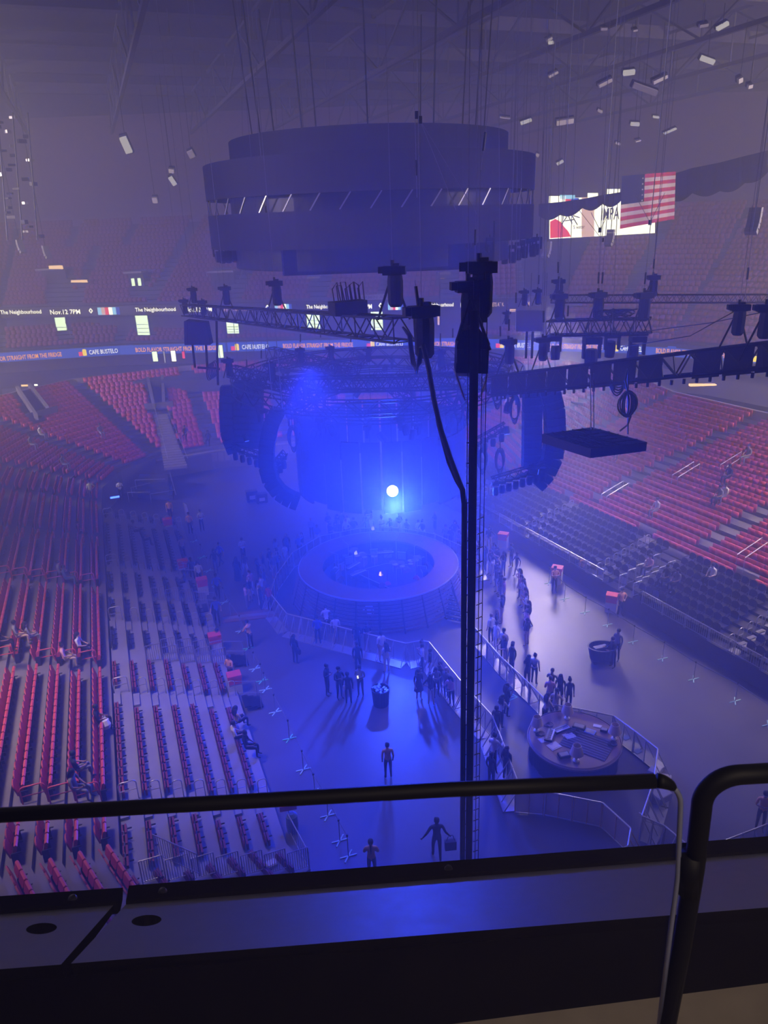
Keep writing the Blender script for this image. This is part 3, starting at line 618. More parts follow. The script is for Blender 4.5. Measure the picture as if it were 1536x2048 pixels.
for k, (x, y, Y, w_, h_, m, lab) in enumerate(((310, 713, 79, 0.5, 1.0, 'portal', 'small pale green lit door on the dark suite level at left'), (329, 714, 79, 0.12, 1.2, 'work', 'thin bright door slit on the suite level'), (347, 712, 79, 0.45, 1.1, 'led_cream', 'small cluttered bright doorway on the suite level'), (367, 710, 79, 0.25, 0.7, 'led_red', 'small red light on the suite level'), (440, 703, 79, 0.6, 1.3, 'portal', 'pale lit doorway behind the hanging cable loops at left'),
        (52, 771, 72, 0.9, 0.16, 'warm', 'tiny warm counter light above the left red seats'), (72, 770, 72, 0.3, 0.16, 'led_cream', 'tiny white counter light above the left red seats'), (400, 752, 78, 1.5, 0.10, 'led_cyan', 'glowing cyan strip for a glint on the wall above the far seats'), (306, 779, 77, 0.22, 0.16, 'led_red', 'tiny red exit sign over the far tunnel'), (46, 801, 72, 0.22, 0.18, 'led_red', 'tiny red exit sign over the far left tunnel'), (316, 815, 75, 0.7, 0.09, 'led_white', 'string of tiny white lights at the far tunnel mouth'), (1184, 772, 70, 0.2, 0.15, 'led_red', 'tiny red exit sign on the far right concourse'), (1329, 792, 64, 0.2, 0.15, 'led_red', 'tiny red exit sign below the golden counters'),  # the cyan glint is put in as a glowing box
        (62, 669, 87, 2.2, 0.3, 'led_red', 'dim red scrolling sign on a dark suite ledge at left'))):
    t = thing('small_light', lab, 'light', AT(x, y, Y)); MB().box((0, 0, 0), (w_, 0.08, h_)).build('lit_face', M[m], t); MB().box((0, 0.08, 0), (w_ + 0.1, 0.1, h_ + 0.1)).build('housing', M['wall'], t)
# ---- tunnels in the far red bank, their inner dark a black sheet, stairs below
def bowl(x, y):
    d = ray(x, y); c = Vector((0, 0, EYE)); t = 30.0
    while t < 130:
        p = c + d * t; best = 1e9
        for i in range(len(RING) - 1):
            a = Vector(RING[i]); b = Vector(RING[i+1]); e = b - a; s = max(0, min(1, (Vector((p.x, p.y)) - a).dot(e) / e.length_squared)); q = a + e * s
            dd = (Vector((p.x, p.y)) - q); sg_ = Vector((-e.y, e.x)).dot(dd); D = dd.length * (1 if sg_ > 0 else -1)
            if abs(D) < abs(best): best = D
        if p.z <= Z0_R + max(0, best) * RISE_R / PITCH_R: return p
        t += 0.15
    return p
for k, (T, lab) in enumerate((([(298, 772), (327, 768), (330, 822), (310, 826)], 'dark entrance tunnel in the middle of the far red bank'), ([(38, 792), (62, 786), (98, 832), (76, 848)], 'dark entrance tunnel in the far left red bank'))):
    q = [bowl(*p) for p in T]; o = (q[2] + q[3]) / 2; t = thing('entrance_tunnel', lab, 'tunnel', o); q = [p - o + Vector((0, 0, 0.35)) for p in q]
    MB().slab([q[0], q[1], q[2], q[3]], (0, 0, 0.10)).build('tunnel_dark', M['led_black'], t)
    for (a, b) in ((0, 3), (1, 2)): MB().slab([q[a] + Vector((-0.15,0,0)), q[a] + Vector((0.15,0,0)), q[b] + Vector((0.15,0,0)), q[b] + Vector((-0.15,0,0))], (0, 0, 0.6)).build('side_wall', M['terrace'], t)
    MB().slab([q[3] + Vector((-0.9,-0.1,0)), q[2] + Vector((0.9,-0.1,0)), q[2] + Vector((0.9,0.1,0)), q[3] + Vector((-0.9,0.1,0))], (0, 0, 0.6)).build('parapet', M['terrace'], t)
fs = thing('far_stairs', 'pale concrete stairs running down the far red bank from the tunnel', 'stairs', bowl(325, 832)); o = fs.location.copy()
for k in range(22):
    f = k / 21.0; p = bowl(322 + 30 * f, 834 + 103 * f) - o; w_ = 0.9 + 0.5 * f
    MB().box((p.x, p.y, p.z + 0.12), (w_ * 1.35, 0.34, 0.24), math.radians(14)).build('step', M['wall_grey'], fs)
for s in (0, 1): barobj('stair_rail', bowl(312 + 24 * s, 832) - o + Vector((0, 0, 0.8)), bowl(338 + 40 * s, 935) - o + Vector((0, 0, 0.8)), 0.03, M['alu'], fs)
# parapet rail on the far floor wall
fr = thing('far_parapet', 'pale low parapet along the front of the far red bank', 'parapet', G(345, 925, 2.0)); o = fr.location.copy()
P = offset_poly(RING, -0.05); a = Vector((P[7].x, P[7].y, 1.7)); b = Vector((P[8].x, P[8].y, 1.7)); z0 = Vector((P[6].x, P[6].y, 1.7))
MB().bar(z0 - o, a - o, 0.16).bar(a - o, b - o, 0.16).build('coping', M['wall_grey'], fr)
for k in range(24): MB().box(a.lerp(b, k / 23.0) - o + Vector((0, -0.06, -0.55)), (0.5, 0.06, 0.8), math.radians(14)).build('panel', M['wall_grey'], fr)
# dark platform block in the far left corner
pf = thing('corner_platform', 'dark stacked platform with pale rails in the far left floor corner', 'platform', G(312, 985, 0)); o = pf.location.copy()
for k, (x0, x1, y0, y1, z) in enumerate(((275, 345, 978, 990, 0.5), (268, 338, 962, 978, 0.95), (275, 335, 948, 964, 1.35))):
    q = [G(x0, y1, z) - o, G(x1, y1, z) - o, G(x1 + 2, y0, z) - o, G(x0 + 4, y0, z) - o]; MB().slab(q, (0, 0, -0.42)).build('platform_tier', M['terrace_dark'], pf)
for (x0, y0, x1, y1, z) in ((262, 975, 300, 966, 1.4), (270, 960, 330, 958, 1.8), (340, 945, 352, 990, 1.2), (300, 988, 350, 980, 1.0), (255, 985, 300, 984, 1.2)):
    barobj('rail', G(x0, y0, z) - o, G(x1, y1, z) - o, 0.03, M['alu'], pf); barobj('post', G(x0, y0, z) - o, G(x0, y0, z) - o - Vector((0, 0, 0.8)), 0.025, M['alu'], pf)
# ---- roof steel
axis = LA.copy(); side = Vector((axis.y, -axis.x, 0))
def truss_v(name, p, q, h, npan, m, lab, cat, group, r=0.16):
    p, q = Vector(p), Vector(q); t = thing(name, lab, cat, p, 0, group); d = q - p; hz = Vector((0, 0, h))
    barobj('bottom_chord', (0,0,0), d, r * 1.3, m, t, 4); barobj('top_chord', hz, d + hz, r, m, t, 4)
    for k in range(npan):
        barobj('web', d * k / npan + (hz if k % 2 else Vector()), d * (k + 1) / npan + (Vector() if k % 2 else hz), r * 0.6, m, t, 4)
        barobj('web', d * k / npan, d * k / npan + hz, r * 0.5, m, t, 4)
    return t
c0 = Vector((-8, 62, 31.5))
for k in range(-4, 6):
    a = c0 + side * (9.0 * k) - axis * 42; b = c0 + side * (9.0 * k) + axis * 40
    truss_v('roof_truss', a, b, 3.6, 12, M['beam'], 'dark steel roof truss running away from the viewer, %s from the left' % ORD[k + 4], 'roof truss', 'long roof trusses')
for k in range(-3, 4):
    a = c0 + axis * (11.5 * k) - side * 48 + Vector((0, 0, 3.7)); b = c0 + axis * (11.5 * k) + side * 54 + Vector((0, 0, 3.7))
    t = thing('roof_purlin', 'wide dark cross beam under the roof deck, %s from the viewer' % ORD[k + 3], 'roof beam', a, 0, 'cross beams under the roof')
    d = b - a; MB().box(d / 2, (d.length, 0.5, 0.9), math.atan2(d.y, d.x)).build('web_plate', M['beam'], t); MB().box(d / 2 - Vector((0, 0, 0.5)), (d.length, 0.9, 0.1), math.atan2(d.y, d.x)).build('flange', M['beam'], t)
struct(MB().add([(-110, -4, 36.6), (110, -4, 36.6), (110, 122, 36.6), (-110, 122, 36.6)], [(3, 2, 1, 0)]).build('ceiling_panel', M['roof']), 'dark roof deck above the trusses')
# roof fixtures with pale faces, some glowing; the first stands in for lit truss steel
fix = ((252, 290, 60, 16, 46), (382, 308, 60, 14, 20), (343, 341, 62, 12, 12), (345, 362, 66, 10, 26), (310, 400, 68, 12, 16), (1407, 50, 48, 20, 8), (1445, 52, 48, 26, 9), (1208, 57, 52, 14, 7), (1098, 78, 55, 14, 7), (1102, 85, 55, 12, 6), (1106, 148, 56, 22, 7), (1210, 165, 52, 32, 10), (1258, 145, 52, 26, 12), (1290, 178, 50, 60, 14), (1320, 158, 52, 34, 10), (1052, 243, 60, 26, 7), (1010, 235, 60, 24, 3), (1200, 222, 58, 12, 5), (1270, 248, 60, 20, 8), (1130, 243, 60, 40, 14), (1075, 310, 66, 8, 7), (1120, 325, 66, 16, 6), (1236, 287, 62, 12, 4), (1276, 281, 62, 12, 3), (1340, 262, 62, 30, 3), (1480, 160, 52, 10, 14), (1500, 172, 52, 10, 10), (1415, 120, 52, 34, 12), (548, 274, 58, 12, 6), (611, 322, 60, 6, 6), (1312, 234, 62, 14, 4), (1270, 60, 52, 10, 5))
for k, (x, y, Y, w_, h_) in enumerate(fix):
    p = AT(x, y, Y); s = Y / FPX * 0.75; t = thing('roof_fixture', '%s small pale piece among the roof trusses at %s' % (nth(k + 1), 'left' if x < 700 else 'right'), 'roof fixture', p, 0, 'pale fixtures under the roof')
    rot = Matrix.Rotation(random.uniform(-0.5, 0.5), 3, 'Y') @ Matrix.Rotation(0.5, 3, 'X')
    MB().box((0, 0, 0), (w_ * s, 0.25, h_ * s * 0.8), mtx=rot).build('lens', M['work' if k % 3 == 0 else 'white'], t); MB().box((0, 0.22, 0.12), (w_ * s * 1.1, 0.3, h_ * s), mtx=rot).build('housing', M['beam'], t)
    barobj('hanger', (0, 0, 0), (0, 0, max(0.5, 31.5 - p.z)), 0.02, M['black'], t, 4)
# ---- centre scoreboard: drum, two rings, curtain box, lamps
SC = Vector((-0.1, 43.0, 0)); sco = thing('scoreboard', 'huge dark round centre-hung scoreboard with two rings above the stage', 'scoreboard', SC + Vector((0, 0, 18.3)))
def ring_m(R, z0, z1, th=0.35, n=64): return MB().lathe([(R, z0 - 18.3), (R, z1 - 18.3), (R - th, z1 - 18.3), (R - th, z0 - 18.3), (R, z0 - 18.3)], n)
ring_m(8.6, 22.2, 23.8).build('upper_ring', M['wall'], sco, False); ring_m(8.6, 19.9, 21.5).build('lower_ring', M['wall'], sco)
ring_m(7.2, 23.8, 24.9, 7.1).build('top_drum', M['wall'], sco); ring_m(7.4, 18.9, 22.3, 7.3).build('core', M['led_black'], sco)
for k in range(40):
    t_ = 2 * math.pi * k / 40; p = Vector((8.55 * math.cos(t_), 8.55 * math.sin(t_), 21.5 - 18.3)); q = Vector((8.55 * math.cos(t_ + 0.06), 8.55 * math.sin(t_ + 0.06), 22.2 - 18.3)); barobj('strut', p, q, 0.04, M['alu'], sco, 4)
for k in range(12):
    t_ = 2 * math.pi * k / 12; barobj('hanger', (6.0 * math.cos(t_), 6.0 * math.sin(t_), 6.6), (6.4 * math.cos(t_), 6.4 * math.sin(t_), 13.3), 0.04, M['black'], sco, 4)
cur = thing('curtain_box', 'large black square curtained box hanging under the scoreboard', 'curtain', SC + Vector((0, 0, 18.2)))
L_, R_ = AT(566, 552, 36.5) - cur.location, AT(988, 538, 36.5) - cur.location
for k in range(14):                                       # curtain panels with folds
    a = L_.lerp(R_, k / 14.0); b = L_.lerp(R_, (k + 1) / 14.0); zt = 2.6
    MB().slab([Vector((a.x, a.y, L_.z)), Vector((b.x, b.y, L_.z)), Vector((b.x, b.y + 0.05 * (k % 2), zt)), Vector((a.x, a.y + 0.05 * (k % 2), zt))], (0, 0.08, 0)).build('curtain_panel', M['matte'], cur)
MB().slab([Vector((L_.x, L_.y, L_.z)), Vector((L_.x, L_.y + 9, L_.z)), Vector((L_.x, L_.y + 9, 2.6)), Vector((L_.x, L_.y, 2.6))], (0.08, 0, 0)).build('side_panel', M['wall_grey'], cur)  # paler than its twin: light on this edge put into the colour
MB().slab([Vector((R_.x, R_.y, L_.z)), Vector((R_.x, R_.y + 9, L_.z)), Vector((R_.x, R_.y + 9, 2.6)), Vector((R_.x, R_.y, 2.6))], (-0.08, 0, 0)).build('side_panel', M['matte'], cur)
MB().box(((L_.x + R_.x) / 2, L_.y + 4.5, 2.5), (R_.x - L_.x, 9, 0.1)).build('top_panel', M['matte'], cur)
def fixture_mesh():          # moving-head silhouette: base, yoke, head
    b = MB(); b.box((0, 0, -0.08), (0.42, 0.34, 0.16)); b.box((-0.20, 0, -0.33), (0.06, 0.14, 0.40)); b.box((0.20, 0, -0.33), (0.06, 0.14, 0.40)); h = MB().lathe([(0, 0.22), (0.14, 0.22), (0.17, 0.0), (0.15, -0.26), (0, -0.26)], 10, (0, 0, -0.52)); return b, h
fbm, fhm = fixture_mesh(); FB = fbm.mesh('yoke', M['black']); FH = fhm.mesh('lamp_head', M['black']); FLN = MB().lathe([(0, -0.265), (0.12, -0.265), (0.13, -0.25)], 10, (0, 0, -0.52)).mesh('lens', M['lensglass']); FC = MB().bar((0, 0, 0), (0, 0, 0.14), 0.035, 5).mesh('clamp', M['black'])
def moving_head(p, lab, group, s=1.0, tilt=0.0, rz=0.0):
    t = thing('moving_head', lab, 'stage light', p, rz, group); t.scale = (s, s, s); put('yoke', FB, t); put('clamp', FC, t)
    h = put('lamp_head', FH, t); put('lens', FLN, h)
    if tilt: h.rotation_euler = (tilt, 0, 0); h.location = (0, 0.52 * math.sin(tilt), -0.52 + 0.52 * math.cos(tilt))
    return t
for k, (x, y) in enumerate(((434, 489), (446, 489), (458, 488), (470, 487), (482, 490), (496, 492), (510, 492), (548, 505), (1010, 492), (1024, 490), (1040, 484), (1052, 480), (1064, 477), (1074, 474))):
    p = AT(x, y, 42.0 - 4 * (1 - abs(x - 755) / 330.0)); moving_head(p, '%s black lamp under the lower scoreboard ring, counted from the left' % ORD[k], 'lamps under the scoreboard', 1.15, random.uniform(-0.5, 0.5))
for k, (x, y) in enumerate(((633, 470), (668, 470), (718, 472), (940, 470), (980, 475))):
    p = AT(x, y, 36.2); moving_head(p, '%s small glinting lamp high on the scoreboard front' % ORD[k], 'lamps on the scoreboard front', 0.9, 0.4)
# ---- corner screen, drape, flag
SY = 80.0; q = [AT(1100, 478, SY), AT(1310, 466, SY), AT(1310, 388, SY), AT(1100, 398, SY)]; o = q[0].copy()
scn = thing('corner_screen', 'bright cream video screen half hidden by a scalloped drape in the far right corner', 'screen', o); Z = [p - o for p in q]
MB().slab(Z, (0, 0.3, 0)).build('screen_face', M['led_cream'], scn)
def scr_pt(fx, fy): return Z[0].lerp(Z[1], fx).lerp(Z[3].lerp(Z[2], fx), fy) + Vector((0, -0.06, 0))
blob = [(0.0, 0.02), (0.20, 0.03), (0.17, 0.18), (0.13, 0.30), (0.10, 0.42), (0.05, 0.50), (0.0, 0.44)]
MB().add([scr_pt(*p) for p in blob], [tuple(range(len(blob)))]).build('red_shape', M['led_red'], scn)
MB().add([scr_pt(0.30, 0.0), scr_pt(0.42, 0.0), scr_pt(0.42, 1), scr_pt(0.30, 1)], [(0,1,2,3)]).build('peach_band', M['led_pink'], scn)
lettering('IMPA', scr_pt(0.485, 0.40), scr_pt(0.655, 0.42), 1.15, M['wall'], scn); lettering('S water', scr_pt(0.22, 0.22), scr_pt(0.33, 0.23), 0.35, M['wall'], scn)
for (x0, y0, x1, y1) in ((0.11, 0.36, 0.17, 0.58), (0.17, 0.58, 0.21, 0.36), (0.20, 0.60, 0.26, 0.32), (0.14, 0.44, 0.23, 0.46), (0.22, 0.56, 0.28, 0.50)): MB().bar(scr_pt(x0, y0), scr_pt(x1, y1), 0.06, 4).build('script_stroke', M['wall'], scn)
strip = thing('upper_screen_strip', 'broken bright strip of screen with blue and red patches above the scalloped drape', 'screen', AT(1098, 412, 79))
for k, (x0, x1, y0, y1, m) in enumerate(((1098, 1132, 392, 410, 'led_cream'), (1120, 1150, 390, 398, 'led_cyan'), (1130, 1142, 398, 408, 'led_red'), (1142, 1158, 396, 406, 'led_blue'), (1160, 1176, 398, 404, 'led_cream'), (1176, 1196, 386, 400, 'led_cream'), (1215, 1240, 378, 393, 'led_cream'))):
    q = [p - strip.location for p in rectpts(x0, x1, y0, y1, 79)]; MB().slab(q, (0, 0.15, 0)).build('lit_patch', M[m], strip)
def scallop(name, lab, pts, Y0, Y1, tops):
    t = thing(name, lab, 'drape', AT(pts[0][0], pts[0][1], Y0)); o = t.location.copy(); n = len(pts)
    for k in range(n - 1):
        b = MB(); V = []; K = 8
        for j in range(K + 1):
            f = j / K; x = pts[k][0] + (pts[k+1][0] - pts[k][0]) * f; y = pts[k][1] + (pts[k+1][1] - pts[k][1]) * f + 9 * math.sin(math.pi * f); yt = tops[k] + (tops[k+1] - tops[k]) * f
            Y = Y0 + (Y1 - Y0) * (k + f) / (n - 1) + 0.25 * math.sin(6.28 * f); V += [AT(x, y, Y) - o, AT(x, yt, Y) - o]
        m_ = len(V); V += [v + Vector((0, 0.12, 0)) for v in V]
        F_ = [(2*j, 2*j+2, 2*j+3, 2*j+1) for j in range(K)] + [(m_+2*j+1, m_+2*j+3, m_+2*j+2, m_+2*j) for j in range(K)] + [(2*j, m_+2*j, m_+2*j+2, 2*j+2) for j in range(K)]
        b.add(V, F_).build('swag', M['matte'], t)
    return t
scallop('scalloped_drape', 'long black scalloped drape sweeping below the roof on the right', [(1078, 432), (1120, 430), (1165, 416), (1205, 408), (1242, 402), (1290, 408), (1340, 400), (1385, 386), (1440, 382), (1490, 366), (1540, 340)], 77, 62, [408, 404, 398, 390, 384, 372, 350, 336, 325, 312, 300])
fg = thing('flag', 'large hanging flag with red and white stripes below the roof at right', 'flag', AT(1240, 458, 66)); o = fg.location.copy()
FQ = [AT(1240, 458, 66) - o, AT(1349, 438, 66) - o, AT(1352, 343, 66) - o, AT(1244, 352, 66) - o]
def fpt(fx, fy): p = FQ[0].lerp(FQ[1], fx).lerp(FQ[3].lerp(FQ[2], fx), fy); return p + Vector((0, 0.12 * math.sin(9 * fx), 0))
M.update(flag_red=mat('flag_red', (0.62, 0.06, 0.10), 0.8), flag_white=mat('flag_white', (0.75, 0.68, 0.66), 0.8), flag_blue=mat('flag_blue', (0.02, 0.03, 0.10), 0.8))
for k in range(13):
    b = MB(); x0 = 0.42 if k >= 6 else 0.0; V = []
    for j in range(9):
        fx = x0 + (1 - x0) * j / 8; V += [fpt(fx, k / 13), fpt(fx, (k + 1) / 13)]
    m_ = len(V); V += [v + Vector((0, 0.03, 0)) for v in V]
    b.add(V, [(2*j, 2*j+2, 2*j+3, 2*j+1) for j in range(8)] + [(m_+2*j+1, m_+2*j+3, m_+2*j+2, m_+2*j) for j in range(8)]).build('stripe', M['flag_red' if k % 2 == 0 else 'flag_white'], fg)
MB().slab([fpt(0, 6/13), fpt(0.42, 6/13), fpt(0.42, 1), fpt(0, 1)], (0, 0.03, 0)).build('canton', M['flag_blue'], fg)
b = MB()
for i in range(9):
    for j in range(6 if i % 2 == 0 else 5):
        c = fpt(0.035 + 0.07 * j + (0.035 if i % 2 else 0), 0.49 + 0.054 * i) + Vector((0, -0.03, 0)); b.add([c + Vector((0.09 * math.sin(a_), 0, 0.09 * math.cos(a_))) * (1 if q % 2 == 0 else 0.4) for q, a_ in enumerate([math.pi * q / 5 for q in range(10)])], [tuple(range(9, -1, -1))])
st_ = b.build('stars', M['flag_white'], fg); st_['kind'] = 'stuff'
# small hung speakers out in the haze
def mini_array(p, s, lab, rz=0.0):
    t = thing('hung_speaker', lab, 'speaker', p, rz, 'small curved speaker arrays in the haze')
    for k in range(5):
        a = 0.06 * k * k; c = Vector((0, -0.5 * s * (1 - math.cos(a)) - 0.02 * k * k * s, -0.38 * s * k)); MB().box(c, (0.9 * s, 0.5 * s, 0.36 * s), mtx=Matrix.Rotation(-a * 0.6, 3, 'X')).build('cabinet', M['grey'], t)
    barobj('cable', (0, 0, 0), (0, 0, 31.5 - p.z), 0.03, M['black'], t, 4); return t
for k, (x, y, Y, s, lab) in enumerate(((38, 482, 74, 0.62, 'small pale speaker array in the haze at far left'), (90, 494, 76, 0.62, 'second small pale speaker array right of the leftmost one'), (1222, 462, 60, 0.62, 'grey curved speaker array hanging under the flag'), (1512, 420, 52, 0.85, 'dim grey speaker array in the haze at far right'), (1096, 486, 70, 0.7, 'dim speaker array left below the corner screen'))):
    mini_array(AT(x, y, Y), s, lab, 0.9 if x < 700 else -0.7)
# hung gear cluster at the left frame edge; pale boxes stand in for glints
ct = thing('hanging_gear_cluster', 'dark cluster of hung speaker gear at the left edge of the view, pale boxes for glints', 'hung equipment', AT(20, 340, 62))
for k in range(26):
    p = AT(random.uniform(-10, 60) + (k / 26.0) * 25, 235 + k * 9.5, 62 + random.uniform(-1, 1)) - ct.location
    MB().box(p, (random.uniform(0.25, 0.6), 0.3, random.uniform(0.12, 0.3)), random.uniform(0, 3)).build('hung_unit', M['black' if k % 3 else 'alu'], ct)
for x in (-5, 25, 55): barobj('mast', AT(x, 225, 62) - ct.location, AT(x + 20, 480, 62) - ct.location, 0.06, M['black'], ct)
# ================================================================== THE RIG
def box_truss(name, lab, p, q, s, npan, m=None, group=None, cat='truss', sides=(0, 1, 2, 3), singles=True, r=0.03, skirt=False):
    m = m or M['black']; p, q = Vector(p), Vector(q); t = thing(name, lab, cat, p, 0, group); d = q - p; e = d.normalized()
    x = e.cross(Vector((0, 0, 1))).normalized() * s / 2; z = x.normalized().cross(e).normalized() * s / 2
    C = [-x - z, x - z, x + z, -x + z]
    for c in C: barobj('chord', c, d + c, r * 1.25, m, t)
    b = MB()
    for sd in sides:
        a, c = C[sd], C[(sd + 1) % 4]
        for k in range(npan):
            u, v = (a, c) if k % 2 == 0 else (c, a); P, Q = d * k / npan + u, d * (k + 1) / npan + v
            if singles: barobj('brace', P, Q, r * 0.75, m, t, 4)
            else: b.bar(P, Q, r * 0.75, 4)
            if singles and k % 3 == 0: barobj('batten', d * k / npan + a, d * k / npan + c, r * 0.7, m, t, 4)
    if not singles: o = b.build('bracing', m, t)
    if skirt: MB().slab([C[0] * 1.08, C[0] * 1.08 + d, C[3] * 1.08 + d, C[3] * 1.08], (e.cross(Vector((0,0,1))) * 0.03)).build('black_skirt', M['matte'], t)
    return t
HOI = MB().box((0, 0, 0.0), (0.50, 0.30, 0.22)).box((-0.30, 0, 0.02), (0.14, 0.22, 0.16)).box((0.29, 0, 0.0), (0.12, 0.26, 0.20)).bar((0, 0, 0.1), (0, 0, 0.26), 0.05).box((0.1, 0, 0.14), (0.16, 0.12, 0.08)).mesh('hoist_body', M['black'])
BAG = MB().lathe([(0, 0), (0.19, 0), (0.21, -0.15), (0.20, -0.72), (0.14, -0.80), (0, -0.80)], 9, (0.06, 0, -0.12)).mesh('chain_bag', M['matte'])
def hoist(x, y, D, s, lab, leg=None, rz=0.0, top=31.5, group='chain hoists over the rig'):
    p = AT(x, y, D); t = thing('chain_hoist', lab, 'chain hoist', p, rz, group); t.scale = (s, s, s)
    put('hoist_body', HOI, t); put('chain_bag', BAG, t); barobj('wire', (0, 0, 0.2), (0, 0, (top - p.z) / s), (0.014 if D > 25 else 0.008) / s, M['steel'], t, 4)
    if leg:
        for sx in (-1, 1): barobj('bridle_leg', (0.02 * sx, 0, -0.1), (leg * sx * 0.35, 0, -leg), 0.035, M['black'], t, 5)
    return t
# long left truss
P0, P1 = AT(808, 660, 20), AT(372, 620, 46)
box_truss('box_truss', 'long black box truss crossing the left half in front of the ribbon boards', P0, P1, 0.62, 34, group='box trusses', r=0.028)
bx = thing('cable_bin', 'black bin of cables on top of the long left truss', 'cable bin', P0.lerp(P1, 0.13) + Vector((0, 0, 0.32)))
MB().box((0, 0, 0.2), (1.1, 0.5, 0.4), 0.5).build('bin', M['matte'], bx)
for k in range(7): MB().tube([Vector((-0.4 + 0.13*k, 0, 0.3)), Vector((-0.45 + 0.13*k, 0.05, 0.75 + 0.1*(k % 3))), Vector((-0.3 + 0.13*k, 0, 0.95 - 0.1*(k % 2))), Vector((-0.2 + 0.12*k, 0, 0.35))], 0.02, 5).build('cable_loop', M['rub'], bx)
for (x, y, D, s, lab, leg) in ((785, 541, 20.3, 1.0, 'large black hoist above the near end of the long left truss', 1.25), (549, 567, 30, 0.9, 'black hoist over the middle of the long left truss', 1.3), (449, 577, 38, 0.85, 'black hoist over the far part of the long left truss', 1.2), (384, 579, 43, 0.8, 'small hoist near the far end of the long left truss', 1.2), (404, 604, 45, 0.8, 'small hoist half hidden at the far end of the long truss', None), (367, 602, 46, 0.8, 'leftmost small hoist at the far end of the long truss', None),
        (958, 535, 15.5, 1.05, 'topmost black hoist on the vertical cable tower', None), (936, 573, 15.2, 0.95, 'black hoist lying level left of the vertical cable tower', None), (843, 623, 17.5, 1.15, 'black hoist with long bag right of the long left truss', None),
        (1117, 563, 33, 0.8, 'small hoist above the left end of the thin right truss', 1.0), (1118, 593, 32, 1.0, 'hoist over the left end of the short lamp truss', 1.3), (1196, 590, 32, 1.05, 'hoist over the middle of the short lamp truss', 1.5), (1288, 591, 31, 1.1, 'hoist over the right end of the short lamp truss', 1.4), (1306, 555, 39, 1.0, 'hoist above the thin right truss near its middle', 0.9),
        (1478, 615, 23, 0.9, 'hoist over the long dark right truss, left of the pair', 1.6), (1532, 616, 22, 0.95, 'hoist over the long dark right truss at the frame edge', 1.6), (1048, 584, 40, 0.75, 'small distant hoist above the grey hanging screen', 1.0), (1075, 582, 40, 0.75, 'second small distant hoist above the grey hanging screen', 1.0), (1017, 684, 30, 0.95, 'hoist above the centre rig just right of the cable tower', 1.4), (1085, 680, 30, 0.9, 'hoist left of the short lamp truss over the dark truss', 1.6), (1013, 626, 38, 0.6, 'tiny hoist in the wire cluster left of the grey screen', 0.9),
        (600, 700, 44, 0.8, 'dim blue hoist over the centre rig, leftmost', 1.0), (660, 696, 46, 0.8, 'dim blue hoist over the centre rig, second from left', 1.0), (735, 700, 46, 0.8, 'dim blue hoist over the centre rig, third from left', 1.0), (880, 705, 40, 0.9, 'dim blue hoist over the centre rig left of the cable tower', 1.0), (455, 722, 40, 0.9, 'dim hoist over the left speaker cluster', 1.0), (540, 730, 38, 0.9, 'dim hoist over the curved left speaker', 1.0)):
    hoist(x, y, D, s, lab, leg, random.uniform(-0.3, 0.3))
# right trusses
box_truss('box_truss', 'thin black box truss running level to the right frame edge', AT(1102, 598, 44), AT(1560, 597, 41), 0.42, 46, group='box trusses', r=0.022)
box_truss('box_truss', 'short cluttered black truss carrying three big lamps on the right', AT(1096, 656, 33), AT(1300, 652, 31), 0.62, 14, group='box trusses', r=0.035)
for k, (x, y, s) in enumerate(((1110, 672, 1.25), (1185, 674, 1.7), (1226, 664, 1.4), (1276, 672, 1.5))): moving_head(AT(x, y, 32), '%s big lamp under the short right truss, from the left' % ORD[k], 'lamps under the short right truss', s, 0.15 * (k - 1))
cw = thing('cable_coil', 'messy black cable coils lying on the short right truss', 'cable', AT(1232, 640, 31.5))
for k in range(9): MB().tube([Vector((0.45 * math.cos(a) + 0.1 * k - 0.4, 0.1 * math.sin(a * 2), 0.12 + 0.3 * abs(math.sin(a / 2 + k)) )) for a in [6.28 * j / 14 for j in range(14)]], 0.03, 5, True).build('coil', M['rub'], cw)
lt = box_truss('box_truss', 'thick black skirted truss slanting up to the right frame edge', AT(985, 770, 31), AT(1575, 706, 21.5), 0.72, 22, group='box trusses', r=0.04, skirt=False)
def on_lt(f): return AT(985, 770, 31).lerp(AT(1575, 706, 21.5), f)
o = lt.location
for k in range(12):                                             # cloth wraps with gaps where the bracing shows
    if k == 8: continue
    a, b = on_lt(k / 12.0 + 0.004) - o, on_lt((k + 1) / 12.0 - 0.004) - o; zz = Vector((0, 0, 0.42)); yy = Vector((-0.15, -0.42, 0))
    MB().slab([a - zz + yy, b - zz + yy, b + zz + yy, a + zz + yy], (0.03, 0.05, 0)).build('cloth_wrap', M['matte'], lt)
for k in range(26): MB().bar(on_lt(0.03 + k * 0.037) - o + Vector((-0.1, -0.3, -0.42)), on_lt(0.03 + k * 0.037) - o + Vector((-0.1, -0.3, -0.58)), 0.05, 6).build('pipe_clamp', M['black'], lt)
tr = thing('cable_swag', 'black cable loop hanging below the thick right truss', 'cable', AT(1240, 745, 26.5))
for k in range(4): MB().tube([Vector((-0.45 + 0.9 * f, 0.05 * k, -0.55 * math.sin(math.pi * f) * (1 + 0.2 * k) )) for f in [j / 10 for j in range(11)]], 0.03, 5).build('loop', M['rub'], tr)
# thin slanting control cables on the right
for k, pts in enumerate((((1295, 662, 31), (1420, 646, 28), (1536, 622, 24)), ((1240, 695, 30), (1380, 672, 27), (1470, 622, 23.5)))):
    o_ = AT(*pts[0]); tag(MB().tube([AT(*p) - o_ for p in pts], 0.018, 5).build('slack_cable', M['rub'], None, True, o_), 'thin black cable slanting from the short truss to a right hoist, %s one' % ('upper', 'lower')[k], 'cable', 'slanting cables on the right')
